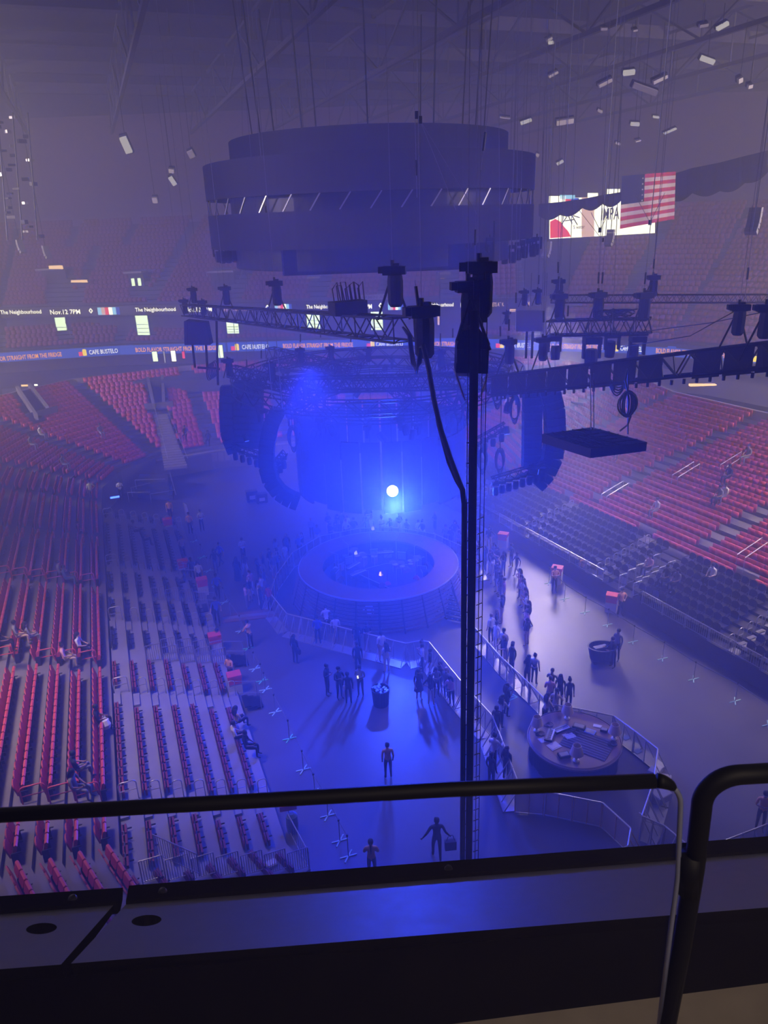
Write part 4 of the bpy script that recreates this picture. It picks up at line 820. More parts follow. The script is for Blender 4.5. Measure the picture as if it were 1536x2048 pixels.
# grid frame
z_ = 13.7; q = [G(1084, 868, z_), G(1182, 898, z_), G(1294, 884, z_), G(1184, 854, z_)]; gf = thing('grid_frame', 'square black metal grid frame hanging at right like a tray', 'frame', (q[0] + q[2]) / 2); q = [p - gf.location for p in q]
for k in range(4): MB().slab([q[k], q[(k+1) % 4], q[(k+1) % 4] + Vector((0, 0, -0.32)), q[k] + Vector((0, 0, -0.32))], (0, 0, 0) if False else (q[(k+2) % 4] - q[(k+1) % 4]).normalized() * 0.06).build('edge_beam', M['black'], gf)
for k in range(1, 6): barobj('grid_bar', q[0].lerp(q[1], k / 6), q[3].lerp(q[2], k / 6), 0.028, M['black'], gf)
for k in range(1, 5): barobj('grid_bar', q[0].lerp(q[3], k / 5), q[1].lerp(q[2], k / 5), 0.028, M['black'], gf)
for i in range(6):
    for j in range(5):
        c = [q[0].lerp(q[1], (i + u) / 6).lerp(q[3].lerp(q[2], (i + u) / 6), (j + v) / 5) - Vector((0, 0, 0.26)) for u, v in ((.1, .1), (.9, .1), (.9, .9), (.1, .9))]
        MB().slab(c, (0, 0, -0.05)).build('lamp_cell', M['matte'], gf)
for (x, y0) in ((1181, 748), (1187, 747)): barobj('wire', G(x + 1, 858, z_) - gf.location, AT(x, y0, 24.5) - gf.location, 0.02, M['steel'], gf, 4)
barobj('wire', G(1256, 868, z_) - gf.location, AT(1256, 735, 24.2) - gf.location, 0.03, M['black'], gf, 5)
cc = thing('cable_coil', 'hanging bundle of looped black cable above the grid frame', 'cable', AT(1257, 790, 24.2))
for k in range(11):
    w_ = 0.08 + 0.025 * k; MB().tube([Vector((w_ * math.sin(a) + 0.03 * (k % 3 - 1), 0.04 * math.cos(a + k), -0.30 + (0.36 + 0.03 * (k % 4)) * math.cos(a))) for a in [6.283 * j / 16 for j in range(16)]], 0.022, 5, True).build('loop', M['rub'], cc)
MB().tube([AT(1255, 740, 24.2) - cc.location, AT(1250, 760, 24.2) - cc.location, AT(1257, 790, 24.2) - cc.location], 0.035, 6).build('lead', M['rub'], cc); MB().tube([AT(1262, 832, 24.2) - cc.location, AT(1255, 850, 24.2) - cc.location, AT(1240, 862, 24.0) - cc.location], 0.03, 6).build('lead', M['rub'], cc)
# grey hanging screen
hs = thing('hanging_screen', 'small grey flat screen hanging right of the cable tower', 'screen', AT(1060, 664, 34)); q = [p - hs.location for p in rectpts(1032, 1086, 621, 663, 34)]
MB().slab(q, (0, 0.1, 0)).build('panel', M['grey'], hs)
for f in (0.4, 0.62): barobj('strut', q[0].lerp(q[1], f), q[0].lerp(q[1], f) - Vector((0, 0, 1.2)), 0.07, M['black'], hs, 4)
for f in (0.05, 0.95): barobj('wire', q[3].lerp(q[2], f), q[3].lerp(q[2], f) + Vector((0, 0, 14)), 0.012, M['steel'], hs, 4)
# left hanging box
lb = thing('hanging_speaker_box', 'black tapered speaker box hanging under the far end of the long truss', 'speaker', AT(393, 640, 41)); q = [p - lb.location for p in (AT(370, 642, 41), AT(411, 646, 41), AT(420, 690, 41), AT(371, 690, 41))]
MB().slab([q[3], q[2], q[1], q[0]], (0, 0.9, 0)).build('cabinet', M['matte'], lb); MB().slab([q[3] + Vector((-0.05,-0.05,0)), q[3] + Vector((0.12,-0.05,0)), q[0] + Vector((0.12,-0.05,0)), q[0] + Vector((-0.05,-0.05,0))], (0, 0.1, 0)).build('edge_grille', M['black'], lb)
for (x0, y0, x1, y1) in ((385, 690, 390, 735), (412, 690, 415, 740), (433, 640, 436, 770), (395, 735, 440, 738)): barobj('pole', AT(x0, y0, 41) - lb.location, AT(x1, y1, 41) - lb.location, 0.07, M['black'], lb)
for k in range(5): MB().tube([AT(418 + 3 * k + 5 * math.cos(a), 745 + 16 * math.sin(a) - 2 * k, 41) - lb.location for a in [6.283 * j / 12 for j in range(12)]], 0.03, 5, True).build('cable_loop', M['rub'], lb)
# speaker arrays
def array_line(lab, pts, D, w_, dep, n, group, m=None):
    """cabinets strung along a pixel curve"""
    P = [AT(x, y, D) for x, y in pts]; L = [0]
    for a, b in zip(P, P[1:]): L.append(L[-1] + (b - a).length)
    def at(s):
        for i in range(len(P) - 1):
            if s <= L[i+1] + 1e-9: return P[i].lerp(P[i+1], (s - L[i]) / max(1e-6, L[i+1] - L[i]))
        return P[-1]
    t = thing('line_array', lab, 'speaker array', P[0], 0, group)
    for k in range(n):
        a, b = at(L[-1] * k / n), at(L[-1] * (k + 0.93) / n); d = (b - a); ez = -d.normalized(); ex = Vector((0, 1, 0)).cross(ez).normalized(); ey = ez.cross(ex)
        R = Matrix((ex, ey, ez)).transposed(); o = MB().box((0, 0, 0), (w_, dep, d.length)).build('cabinet', m or M['matte'], t); MB().box((0, -dep / 2 - 0.01, 0), (w_ * 0.86, 0.03, d.length * 0.8)).build('grille', M['black'], o)
        o.matrix_local = Matrix.Translation((a + b) / 2 - P[0]) @ R.to_4x4()
    for sx in (-0.3, 0.3): barobj('rigging_wire', (sx * w_, 0, 0), (sx * w_, 0, 18.5 - P[0].z if P[0].z < 18 else 1), 0.02, M['steel'], t, 4)
    MB().box((0, 0, 0.06), (w_ * 0.9, dep * 0.7, 0.12)).build('fly_bumper', M['black'], t); return t
array_line('narrow curved black speaker array at the left end of the rig', [(455, 775), (453, 820), (456, 870), (470, 905)], 44, 0.8, 0.6, 9, 'speaker arrays')
array_line('wide black speaker array beside the left narrow one', [(497, 765), (497, 830), (500, 895)], 43.5, 1.7, 0.8, 10, 'speaker arrays')
array_line('J-shaped curved speaker array left of the round screen drum', [(556, 822), (542, 850), (534, 890), (533, 930), (541, 960), (558, 983), (578, 997), (598, 1004)], 37, 0.78, 0.7, 15, 'speaker arrays')
array_line('tall black speaker array on the right of the rig, inner column', [(1066, 765), (1064, 830), (1063, 900), (1062, 935)], 36, 0.9, 0.7, 12, 'speaker arrays')
array_line('bulging black speaker array on the right of the rig, outer column', [(1096, 770), (1108, 820), (1110, 870), (1104, 915), (1088, 948), (1068, 968)], 35.5, 0.95, 0.7, 13, 'speaker arrays')
# lamp bars with moving heads
def lamp_bar(lab, p, q, n, D, s=0.75):
    a, b = AT(*p, D), AT(*q, D); t = box_truss('lamp_bar', lab, a, b, 0.32, 10, cat='lamp bar', group='lamp bars of the rig', singles=False, r=0.03)
    for k in range(n):
        c = (b - a) * ((k + 0.5) / n) + Vector((0, 0, -0.2)); MB().box(c, (0.34, 0.28, 0.14)).lathe([(0, 0.16), (0.12, 0.16), (0.15, -0.04), (0.13, -0.26), (0, -0.26)], 8, c + Vector((0, -0.05, -0.3))).build('hung_unit', M['black'], t)
    return t
lamp_bar('black lamp bar slanting below the left speakers', (462, 892), (560, 925), 7, 42); lamp_bar('black lamp bar slanting below the right speakers', (984, 962), (1094, 928), 8, 34)
lamp_bar('black lamp bar rising to the right above the stage edge', (944, 888), (1012, 850), 4, 38); lamp_bar('short black lamp bar beside the J-shaped speaker', (548, 930), (570, 905), 3, 38)
M.update(lens_blue=emis('blue_lens', (0.05, 0.12, 1.0), 9.0), lens_hot=emis('hot_lens', (0.6, 0.78, 1.0), 30.0))
for k, (x, y, D, lab) in enumerate(((494, 882, 41.5, 'blue glowing lens on the left lamp bar'), (1014, 868, 37.5, 'blue glowing lens on the rising lamp bar'), (1076, 944, 33.6, 'pale blue lens shining right from the right lamp bar'))):
    t = thing('lit_lamp', lab, 'stage light', AT(x, y, D)); MB().lathe([(0, 0), (0.13, 0.0), (0.16, 0.1), (0.14, 0.4), (0, 0.42)], 12, (0, 0, 0)).build('lamp_body', M['black'], t); MB().lathe([(0, -0.015), (0.12, -0.015), (0.125, 0.0)], 12).build('lens', M['lens_blue'], t)
    aim = ((0.2, -0.2, -1), (0.1, -0.3, -1), (1, -0.2, -0.15))[k]; t.rotation_euler = Vector(aim).to_track_quat('-Z', 'Y').to_euler()
    lamp('lamp_beam', 'SPOT', t.location + Vector(aim).normalized() * 0.1, t.location + Vector(aim) * 5, (2500, 3000, 2200)[k], (BLUE, BLUE, (0.15, 0.35, 1))[k], 0.1, spot=38, blend=0.6)
# round screen drum and circle trusses over the stage
DC = Vector((-0.05, 44.6, 0)); drum = thing('screen_drum', 'ring of tall dark screen panels hanging round the stage', 'screen', DC + Vector((0, 0, 5.4)))
NP = 28
for k in range(NP):
    a0, a1 = 2 * math.pi * k / NP + 0.012, 2 * math.pi * (k + 1) / NP - 0.012; R = 5.3; zb = (0.0, 0.0, 0.25)[k % 3] + (0.0 if math.sin(a0) < 0 else 0.3); zt = 5.2 if 14 <= k <= 18 else 4.2 if k < 24 else 3.9
    MB().lathe([(R, zb), (R, zt), (R - 0.12, zt), (R - 0.12, zb), (R, zb)], 3, a0=a0, a1=a1).build('screen_panel', M['matte'], drum)
    am = (a0 + a1) / 2; barobj('drop_wire', (R * math.cos(am), R * math.sin(am), zt), (R * math.cos(am), R * math.sin(am), 6.6), 0.03, M['black'], drum, 4)
def circle_truss(lab, R, z, s, n):
    t = thing('circle_truss', lab, 'truss', DC + Vector((0, 0, z)), 0, 'circular trusses over the stage')
    for (dr, dz) in ((-s/2, -s/2), (s/2, -s/2), (s/2, s/2), (-s/2, s/2)): MB().tube([Vector(((R + dr) * math.cos(a), (R + dr) * math.sin(a), dz)) for a in [2 * math.pi * k / 64 for k in range(64)]], 0.05, 5, True).build('ring_chord', M['black'], t)
    for k in range(n):
        a, b = 2 * math.pi * k / n, 2 * math.pi * (k + 1) / n; u, v = ((-s/2, s/2) if k % 2 else (s/2, -s/2)); barobj('brace', ((R - s/2) * math.cos(a), (R - s/2) * math.sin(a), u), ((R - s/2) * math.cos(b), (R - s/2) * math.sin(b), v), 0.035, M['black'], t, 4); barobj('brace', ((R + s/2) * math.cos(a), (R + s/2) * math.sin(a), u), ((R + s/2) * math.cos(b), (R + s/2) * math.sin(b), v), 0.035, M['black'], t, 4)
    return t
circle_truss('inner black circle truss that carries the screen drum', 5.6, 11.2, 0.7, 48); circle_truss('outer black circle truss of the centre rig', 8.4, 12.3, 0.7, 64); circle_truss('upper small circle truss of the centre rig', 3.6, 12.5, 0.6, 36)
for k in range(8):
    a = 2 * math.pi * k / 8 + 0.2; box_truss('spoke_truss', 'black spoke truss between the circle trusses, %s round the rig' % ORD[k], DC + Vector((3.8 * math.cos(a), 3.8 * math.sin(a), 12.4)), DC + Vector((8.3 * math.cos(a), 8.3 * math.sin(a), 12.3)), 0.5, 8, group='spoke trusses', singles=False, r=0.035)
for k in range(26):
    a = 2 * math.pi * k / 26; R = 5.7 if k % 2 else 8.4; z = 10.7 if k % 2 else 11.8
    moving_head(DC + Vector((R * math.cos(a), R * math.sin(a), z)), '%s lamp hung round the circle trusses, starting at the right' % nth(k + 1), 'lamps round the circle trusses', 1.2, random.uniform(-0.7, 0.7), a)
for k, (x, y, D) in enumerate(((600, 770, 37), (585, 860, 38), (640, 790, 40), (995, 770, 36), (1000, 905, 38), (918, 800, 38), (1030, 800, 36), (965, 905, 38))):
    t = thing('cable_coil', 'dark hanging cable coil in the blue rig, %s from the left' % ORD[k], 'cable', AT(x, y, D), 0, 'cable coils in the rig')
    for j in range(6): MB().tube([Vector((0.16 * math.sin(a) * (1 + 0.15 * j), 0.1 * math.cos(a + j), -0.6 + 0.6 * math.cos(a) + 0.05 * j)) for a in [6.283 * i / 14 for i in range(14)]], 0.03, 5, True).build('loop', M['rub'], t)
    barobj('hang_line', (0, 0, 0), (0, 0, max(0.3, 12.0 - t.location.z)), 0.03, M['black'], t, 4)
box_truss('box_truss', 'dim blue box truss behind the left rig under the ribbon board', AT(540, 705, 52), AT(715, 745, 44), 0.7, 22, group='box trusses', r=0.035)
box_truss('box_truss', 'dark silver-lined truss above the left speakers', AT(462, 742, 43), AT(640, 790, 37), 0.6, 16, group='box trusses', r=0.035)
box_truss('box_truss', 'dark truss across the top of the screen drum', AT(610, 770, 38), AT(1010, 760, 37), 0.7, 24, group='box trusses', r=0.045)
# the lamp that points straight at the viewer
LP_ = Vector((0.6, 39.0, 6.1)); LP_ = AT(785, 982, 38.9)
t = thing('bright_lamp', 'blazing white-blue lamp below the screen drum pointing at the viewer', 'stage light', LP_)
t.rotation_euler = (Vector((0, 0, EYE)) - LP_).to_track_quat('-Z', 'Y').to_euler()
MB().lathe([(0, 0.5), (0.28, 0.45), (0.34, 0.1), (0.34, 0.0), (0.31, 0.0)], 20).build('lamp_body', M['black'], t); MB().lathe([(0, 0.0), (0.31, 0.0), (0.31, 0.02)], 20).build('lens', M['lens_hot'], t)  # lens widened to stand in for the lamp's bloom
# ---- vertical cable tower near the viewer, with its swinging cable
TWD = 14.0; tw = thing('cable_tower', 'tall black vertical cable tower in front of the stage', 'cable tower', Vector((AT(945, 1000, TWD).x, TWD, 0))); TX = tw.location.x
def trail(pts, D, r, name, m, parent, n=8): return MB().tube([AT(x, y, D) - parent.location for x, y in pts], r, n).build(name, m, parent, True)
MB().tube([Vector((0, 0, 0.1)), Vector((0, 0, 10)), Vector((0.0, 0, 19.4))], 0.085, 8).build('main_tube', M['matte'], tw, True)
zt_ = AT(928, 1000, 13.95).z; xa_ = AT(928, 1000, 13.95).x - TX
barobj('side_cable', (xa_, -0.05, 0.1), (xa_, -0.05, zt_), 0.05, M['rub'], tw, 7); barobj('side_cable', (xa_ + 0.06, 0.02, 0.1), (xa_ + 0.05, 0.02, zt_ - 0.1), 0.03, M['rub'], tw, 7)
for dx in (-0.115, 0.155, 0.235): barobj('wire', (dx, 0, 0.1), (dx, 0, 19.5), 0.011, M['black'], tw, 4)
M['brass'] = mat('dull_brass', (0.28, 0.24, 0.12), 0.5, 0.5)
for k in range(46): barobj('rung', (0.10, -0.02, 0.4 + 0.33 * k), (0.235, -0.02, 0.46 + 0.33 * k), 0.012, M['brass'], tw, 4)
for k in range(40): barobj('tie', (-0.13, 0, 0.5 + 0.42 * k), (-0.07, 0, 0.5 + 0.42 * k), 0.018, M['black'], tw, 4)
sc_ = thing('slack_cable', 'thick black cable swinging from a hoist down to the cable tower', 'cable', AT(852, 700, 15.5))
def trail3(pts, r, name, m, parent): return MB().tube([AT(x, y, D) - parent.location for x, y, D in pts], r, 8).build(name, m, parent, True)
trail3([(846, 690, 16.5), (858, 740, 16.2), (868, 800, 15.8), (882, 860, 15.3), (900, 915, 14.8), (915, 955, 14.3), (925, 980, 14.0), (928, 1005, 13.95)], 0.055, 'main_cable', M['rub'], sc_)
trail3([(850, 700, 16.5), (862, 760, 16.2), (876, 850, 15.4), (896, 925, 14.8), (912, 962, 14.3), (926, 985, 14.0)], 0.03, 'thin_cable', M['rub'], sc_)
cl_ = thing('cable_loop', 'bunch of black cables looping down from the end of the long left truss', 'cable', AT(800, 655, 19.5))
for k in range(6): trail3([(806 + k, 655 + k, 19.5), (817 + k, 672, 19), (820 + k, 700, 18.5), (824 + 1.5 * k, 728 + 2 * k, 18), (833, 742 + 2 * k - 6, 17.6), (841 - k, 725, 17.2), (845 - k, 695, 16.9)], 0.03, 'cable', M['rub'], cl_)
# follow-spot seat hung on the tower
fsn = thing('spot_chair', 'black hooded follow-spot chair hanging on the cable tower', 'chair', AT(942, 745, 14.6)); o = fsn.location.copy()
b = MB(); prof = [(912, 745), (976, 748), (978, 700), (970, 672), (955, 655), (925, 662), (914, 690)]; F_ = [AT(x, y, 14.35) - o for x, y in prof]; Bk = [p + Vector((0.02, 0.55, 0)) for p in F_]; n = len(prof)
b.add(F_ + Bk, [tuple(range(n)), tuple(range(2*n-1, n-1, -1))] + [(i, n + i, n + (i+1) % n, (i+1) % n) for i in range(n)]).build('hood', M['matte'], fsn)
MB().slab([AT(912, 747, 14.3) - o, AT(945, 747, 14.3) - o, AT(945, 752, 14.3) - o, AT(912, 752, 14.3) - o], (0, 0.5, 0)).build('seat_plate', M['steel'], fsn)
for (a, bb) in (((912, 748), (930, 800)), ((976, 748), (962, 790)), ((930, 800), (962, 792))): barobj('foot_frame', AT(*a, 14.3) - o, AT(*bb, 14.3) - o, 0.02, M['steel'], fsn, 5)
for (a, bb) in (((938, 600), (914, 682)), ((944, 600), (978, 690)), ((946, 600), (950, 660)), ((962, 650), (980, 700))): barobj('sling', AT(*a, 14.6) - o, AT(*bb, 14.4) - o, 0.03, M['black'], fsn, 5)
for (x0, y0, x1, y1) in ((960, 560, 975, 645), (972, 545, 980, 620), (948, 560, 955, 600)): MB().slab([AT(x0, y1, 14.8) - o, AT(x1, y1, 14.8) - o, AT(x1, y0, 14.8) - o, AT(x0, y0, 14.8) - o], (0, 0.15, 0)).build('chain_bag', M['matte'], fsn)
for k, x in enumerate((920, 948, 968)): MB().box(AT(x, 712, 14.25) - o, (0.12, 0.08, 0.25)).build('lamp_part', M['black'], fsn)
# bare rigging wires up to the roof with turnbuckles
for k, (x0, y0, x1, y1, D) in enumerate(((499, 60, 537, 480, 36), (824, 0, 834, 395, 26), (1002, 0, 962, 340, 22), (1527, 275, 1490, 595, 30), (662, 380, 665, 520, 40), (955, 260, 950, 520, 24), (1203, 430, 1196, 585, 32), (1214, 430, 1203, 585, 32), (1302, 440, 1288, 585, 31), (1315, 440, 1306, 550, 38), (1117, 440, 1116, 560, 33), (1232, 480, 1225, 660, 31), (1033, 500, 1032, 620, 34), (1022, 520, 1017, 680, 30), (1080, 480, 1077, 580, 40), (1090, 450, 1087, 670, 30), (1141, 500, 1135, 650, 33), (830, 560, 838, 620, 17.5), (700, 560, 702, 700, 44), (745, 560, 746, 700, 45), (600, 560, 601, 700, 44), (880, 560, 881, 700, 40), (905, 560, 906, 690, 38), (1000, 540, 1001, 690, 34), (640, 560, 641, 690, 46), (490, 540, 494, 760, 43), (520, 540, 523, 740, 42), (430, 560, 433, 640, 41))):
    a, b = AT(x0, y0, D), AT(x1, y1, D); t = thing('rigging_wire', 'thin rigging wire with a turnbuckle dropping from the roof, %s in the rig' % nth(k + 1), 'wire', b, 0, 'bare rigging wires'); d = a - b
    top = d * max(1.0, (31.4 - b.z) / max(0.1, d.z)) if y0 < 560 else d; barobj('wire', (0, 0, 0), top, 0.010 if D < 30 else 0.014, M['alu' if k in (0, 1, 2) else 'steel'], t, 4); barobj('turnbuckle', d * 0.12, d * 0.12 + d.normalized() * 0.45, 0.04, M['black'], t, 5)
for k, (x0, y0, x1, y1, D) in enumerate(((834, 230, 955, 430, 24), (840, 240, 912, 420, 24), (1205, 480, 1150, 410, 40), (1300, 445, 1270, 390, 33), (1300, 445, 1330, 385, 33), (1200, 460, 1182, 425, 33), (1200, 460, 1218, 425, 33))):
    a, b = AT(x0, y0, D), AT(x1, y1, D); t = thing('bridle_wire', 'slanting bridle wire below the roof, %s from the left' % ORD[k], 'wire', a, 0, 'slanting bridle wires'); barobj('wire', (0, 0, 0), b - a, 0.013, M['steel'], t, 4); MB().box((0, 0, 0), (0.12, 0.08, 0.2)).build('shackle', M['black'], t)
# ================================================================== STAGE, BARRICADES, SMALL STAGE, FLOOR ITEMS
M.update(wood=mat('stage_wood', (0.24, 0.13, 0.08), 0.6, noise=0.3, scale=2), wood_dark=mat('slat_wood', (0.20, 0.13, 0.10), 0.55, noise=0.3, scale=3), rug=mat('dark_rug', (0.05, 0.04, 0.06), 0.95), stripe=mat('rug_stripe', (0.42, 0.36, 0.40), 0.95),
    lampshade=mat('cream_shade', (0.75, 0.60, 0.42), 0.7), paper=mat('paper', (0.7, 0.68, 0.62), 0.8), keyw=mat('white_keys', (0.8, 0.8, 0.8), 0.4), tape=mat('pale_tape', (0.55, 0.9, 0.75), 0.5, emit=(0.3, 0.9, 0.7), es=0.0), tapeg=mat('green_tape', (0.25, 0.95, 0.55), 0.5),
    bluebag=mat('blue_film', (0.15, 0.25, 0.6), 0.3), banner=mat('red_banner', (0.75, 0.08, 0.08), 0.6), card=mat('white_card', (0.7, 0.7, 0.72), 0.6), copper=mat('post_gold_glint', (0.75, 0.45, 0.2), 0.4, 0.4), bluepaper=mat('blue_folder', (0.12, 0.25, 0.75), 0.5))  # the barricade posts carry gold reflections in their colour
pm = bpy.data.materials.new('perforated_sheet'); pm.use_nodes = True; n_ = pm.node_tree; b_ = n_.nodes['Principled BSDF']; b_.inputs['Base Color'].default_value = (0.5, 0.5, 0.52, 1); b_.inputs['Metallic'].default_value = 0.6; b_.inputs['Roughness'].default_value = 0.4
tr_ = n_.nodes.new('ShaderNodeBsdfTransparent'); mx_ = n_.nodes.new('ShaderNodeMixShader'); mx_.inputs[0].default_value = 0.34; n_.links.new(tr_.outputs[0], mx_.inputs[1]); n_.links.new(b_.outputs[0], mx_.inputs[2]); n_.links.new(mx_.outputs[0], n_.nodes['Material Output'].inputs[0]); M['perf'] = pm
am_ = pm.copy(); am_.name = 'lit_acrylic'; am_.node_tree.nodes['Mix Shader'].inputs[0].default_value = 0.5; ab_ = am_.node_tree.nodes['Principled BSDF']; ab_.inputs['Base Color'].default_value = (0.62, 0.52, 0.44, 1); ab_.inputs['Metallic'].default_value = 0.0; ab_.inputs['Roughness'].default_value = 0.3; M['acrylic'] = am_  # paler, warmer sheet with light and amber glow in its colour
# ---- round main stage
SG = Vector((-0.45, 40.2, 0)); stg = thing('round_stage', 'large round wooden stage with slatted sides in the middle of the floor', 'stage', SG)
ZT = 1.9; R0 = 4.75
MB().lathe([(3.35, ZT - 0.14), (3.35, ZT), (R0, ZT), (R0, ZT - 0.14)], 72).build('deck_ring', M['wood'], stg); MB().lathe([(R0, ZT - 0.05), (R0 + 0.05, ZT - 0.05), (R0 + 0.05, ZT + 0.03), (R0, ZT + 0.03)], 72).build('deck_trim', M['alu'], stg)
MB().lathe([(0, 1.15), (3.4, 1.15), (3.4, ZT - 0.02)], 48).build('sunken_pit', M['rug'], stg)
MB().lathe([(4.35, 0), (4.35, ZT - 0.1)], 48).build('inner_wall', M['matte'], stg)
NS = 24; sl = MB().lathe([(0, 0), (0.05, 0), (0.05, 0.12), (0, 0.12)], 3)
for j in range(9):
    z0 = 0.10 + j * 0.19; R = 5.25 - (R0 - 4.2) * 0 - 0.055 * j
    me = MB().lathe([(R, 0), (R, 0.13), (R - 0.06, 0.13), (R - 0.06, 0), (R, 0)], 4, a0=0.012, a1=2 * math.pi / NS - 0.012).mesh('slat', M['wood_dark'])
    for k in range(NS):
        if math.sin(2 * math.pi * (k + 0.5) / NS) > 0.75: continue
        o = put('slat', me, stg, (0, 0, z0)); o.rotation_euler = (0, 0, 2 * math.pi * k / NS)
for k in range(NS):
    a = 2 * math.pi * k / NS; barobj('rib', (5.3 * math.cos(a), 5.3 * math.sin(a), 0), (4.72 * math.cos(a), 4.72 * math.sin(a), ZT - 0.05), 0.045, M['black'], stg, 4)
# riser wedge inside the pit
wd = thing('pit_riser', 'angular dark riser with pale edges inside the stage pit', 'riser', SG + Vector((0.5, -1.4, 1.16))); q = [Vector((-2.0, 1.2, 0)), Vector((0.2, -1.2, 0)), Vector((2.3, -0.4, 0)), Vector((2.4, 1.6, 0)), Vector((0, 2.2, 0))]
MB().prism([(p.x, p.y) for p in q], 0, 0.3).build('riser_block', M['rug'], wd)
for a, b in zip(q, q[1:] + q[:1]): barobj('edge_strip', a + Vector((0, 0, 0.31)), b + Vector((0, 0, 0.31)), 0.025, M['alu'], wd, 4)
# instruments in the pit
def drum_kit(p, rz, lab):
    t = thing('drum_kit', lab, 'drum kit', p, rz); MB().lathe([(0, 0), (0.28, 0), (0.28, 0.42), (0, 0.42)], 16, mtx=Matrix.Rotation(math.pi / 2, 3, 'X'), c=(0, 0, 0.3)).build('bass_drum', M['wood'], t)
    for (x, y, z, r, h) in ((-0.3, -0.25, 0.55, 0.17, 0.18), (0.25, -0.25, 0.6, 0.16, 0.16), (0.55, 0.35, 0.25, 0.21, 0.4), (-0.45, 0.45, 0.45, 0.19, 0.14)): dm = MB().lathe([(0, 0), (r, 0), (r, h), (0, h)], 14, (x, y, z)).build('drum', M['wood'], t); MB().lathe([(0, h + 0.004), (r, h + 0.004)], 14, (x, y, z)).build('drum_skin', M['paper'], dm)
    for (x, y, z) in ((-0.75, 0.1, 0.95), (0.8, 0.0, 1.0), (0.4, -0.55, 1.1), (-0.5, -0.5, 1.1)): MB().lathe([(0, 0.03), (0.05, 0.03), (0.24, 0)], 16, (x, y, z)).build('cymbal', M['brass'], t); barobj('cymbal_stand', (x, y, 0), (x, y, z), 0.015, M['alu'], t, 4)
    MB().lathe([(0, 0.42), (0.17, 0.42), (0.17, 0.5), (0, 0.5)], 12, (0, 0.7, 0)).bar((0, 0.7, 0), (0, 0.7, 0.42), 0.03).build('stool', M['black'], t); return t
drum_kit(SG + Vector((1.6, -0.2, 1.16)), 0.4, 'drum kit with gleaming cymbals on the right of the stage pit')
drum_kit(SG + Vector((-0.9, 1.2, 1.16)), -0.6, 'second drum kit at the back of the stage pit')
def amp(p, rz, lab):
    t = thing('amplifier', lab, 'amplifier', p, rz, 'amplifiers in the stage pit'); MB().box((0, 0, 0.3), (0.6, 0.3, 0.6)).build('cabinet', M['matte'], t); MB().box((0, -0.155, 0.26), (0.52, 0.02, 0.42)).build('grille', M['grey'], t); MB().box((0, -0.155, 0.54), (0.54, 0.02, 0.08)).build('control_panel', M['alu'], t)
    barobj('handle', (-0.1, 0, 0.62), (0.1, 0, 0.62), 0.012, M['black'], t, 4); return t
for k, (x, y, r) in enumerate(((-2.4, 0.6, 0.8), (-1.9, 1.6, 0.5), (-2.6, -0.5, 1.2), (0.6, 2.3, 0), (1.5, 2.0, -0.3), (2.6, 1.0, -0.9), (2.7, -0.9, -1.4), (-0.3, 2.6, 0.1))): amp(SG + Vector((x, y, 1.16)), r, 'dark amplifier with pale control strip in the stage pit, %s from the left' % ORD[sorted((-2.4, -1.9, -2.6, 0.6, 1.5, 2.6, 2.7, -0.3)).index(x)])
def keys(p, rz, lab, h=0.75, L=1.2, tilt=0.0):
    t = thing('keyboard', lab, 'keyboard', p, rz); kc = MB().box((0, 0, h), (L, 0.32, 0.08)).build('case', M['black'], t); MB().box((0, -0.06, h + 0.045), (L * 0.9, 0.15, 0.02)).build('white_keys', M['keyw'], kc)
    for k in range(10): MB().box((-L * 0.42 + L * 0.084 * k + 0.02, -0.03, h + 0.06), (L * 0.03, 0.09, 0.015)).build('black_key', M['black'], kc)
    MB().box((0, 0.1, h + 0.045), (L * 0.85, 0.08, 0.012)).build('control_strip', M['grey'], kc)
    if h > 0.3:
        for s in (-1, 1): barobj('stand_leg', (-0.4 * s, -0.15, 0), (0.4 * s, 0.1, h - 0.04), 0.02, M['black'], t, 5)
    return t
keys(SG + Vector((-1.2, -1.3, 1.16)), 0.7, 'keyboard on a crossed stand at the front left of the stage pit'); keys(SG + Vector((-1.5, -0.3, 1.16)), 0.9, 'keyboard on a crossed stand behind the front left one in the pit'); keys(SG + Vector((0.4, 1.4, 1.16)), 0.1, 'keyboard on a stand at the middle back of the stage pit')
def guitar(p, rz, lab, m):
    t = thing('guitar', lab, 'guitar', p, rz, 'guitars on stands'); b = MB(); pts = [(0.17 * (1 + 0.25 * math.cos(2 * a)) * math.cos(a), 0.24 * math.sin(a)) for a in [6.283 * k / 18 for k in range(18)]]; V = [(x, -0.03, z + 0.32) for x, z in pts] + [(x, 0.03, z + 0.32) for x, z in pts]; n = 18
    b.add(V, [tuple(range(n)), tuple(range(2*n-1, n-1, -1))] + [(i, n + i, n + (i+1) % n, (i+1) % n) for i in range(n)]).build('body', m, t); MB().box((0, 0, 0.82), (0.05, 0.03, 0.62)).build('neck', M['wood_dark'], t); MB().box((0, 0, 1.2), (0.08, 0.03, 0.16)).build('headstock', M['wood'], t)
    for s in (-1, 1): barobj('stand_leg', (0.18 * s, -0.15, 0), (0, 0.08, 0.5), 0.012, M['black'], t, 4)
    return t
for k, (x, y, r, m) in enumerate(((-2.2, -1.2, 0.5, 'wood'), (-2.6, 0.1, 0.9, 'card'), (2.2, -1.5, -0.4, 'banner'), (0.2, -2.2, 0.1, 'wood'), (2.9, 0.2, -1, 'wood'), (0.5, -2.1, 0.3, 'banner'))): guitar(SG + Vector((x, y, 1.17)), r, ('brown', 'pale', 'red', 'brown', 'brown', 'red')[k] + ' guitar on a stand, %s one round the stage pit' % ORD[k], M[m])
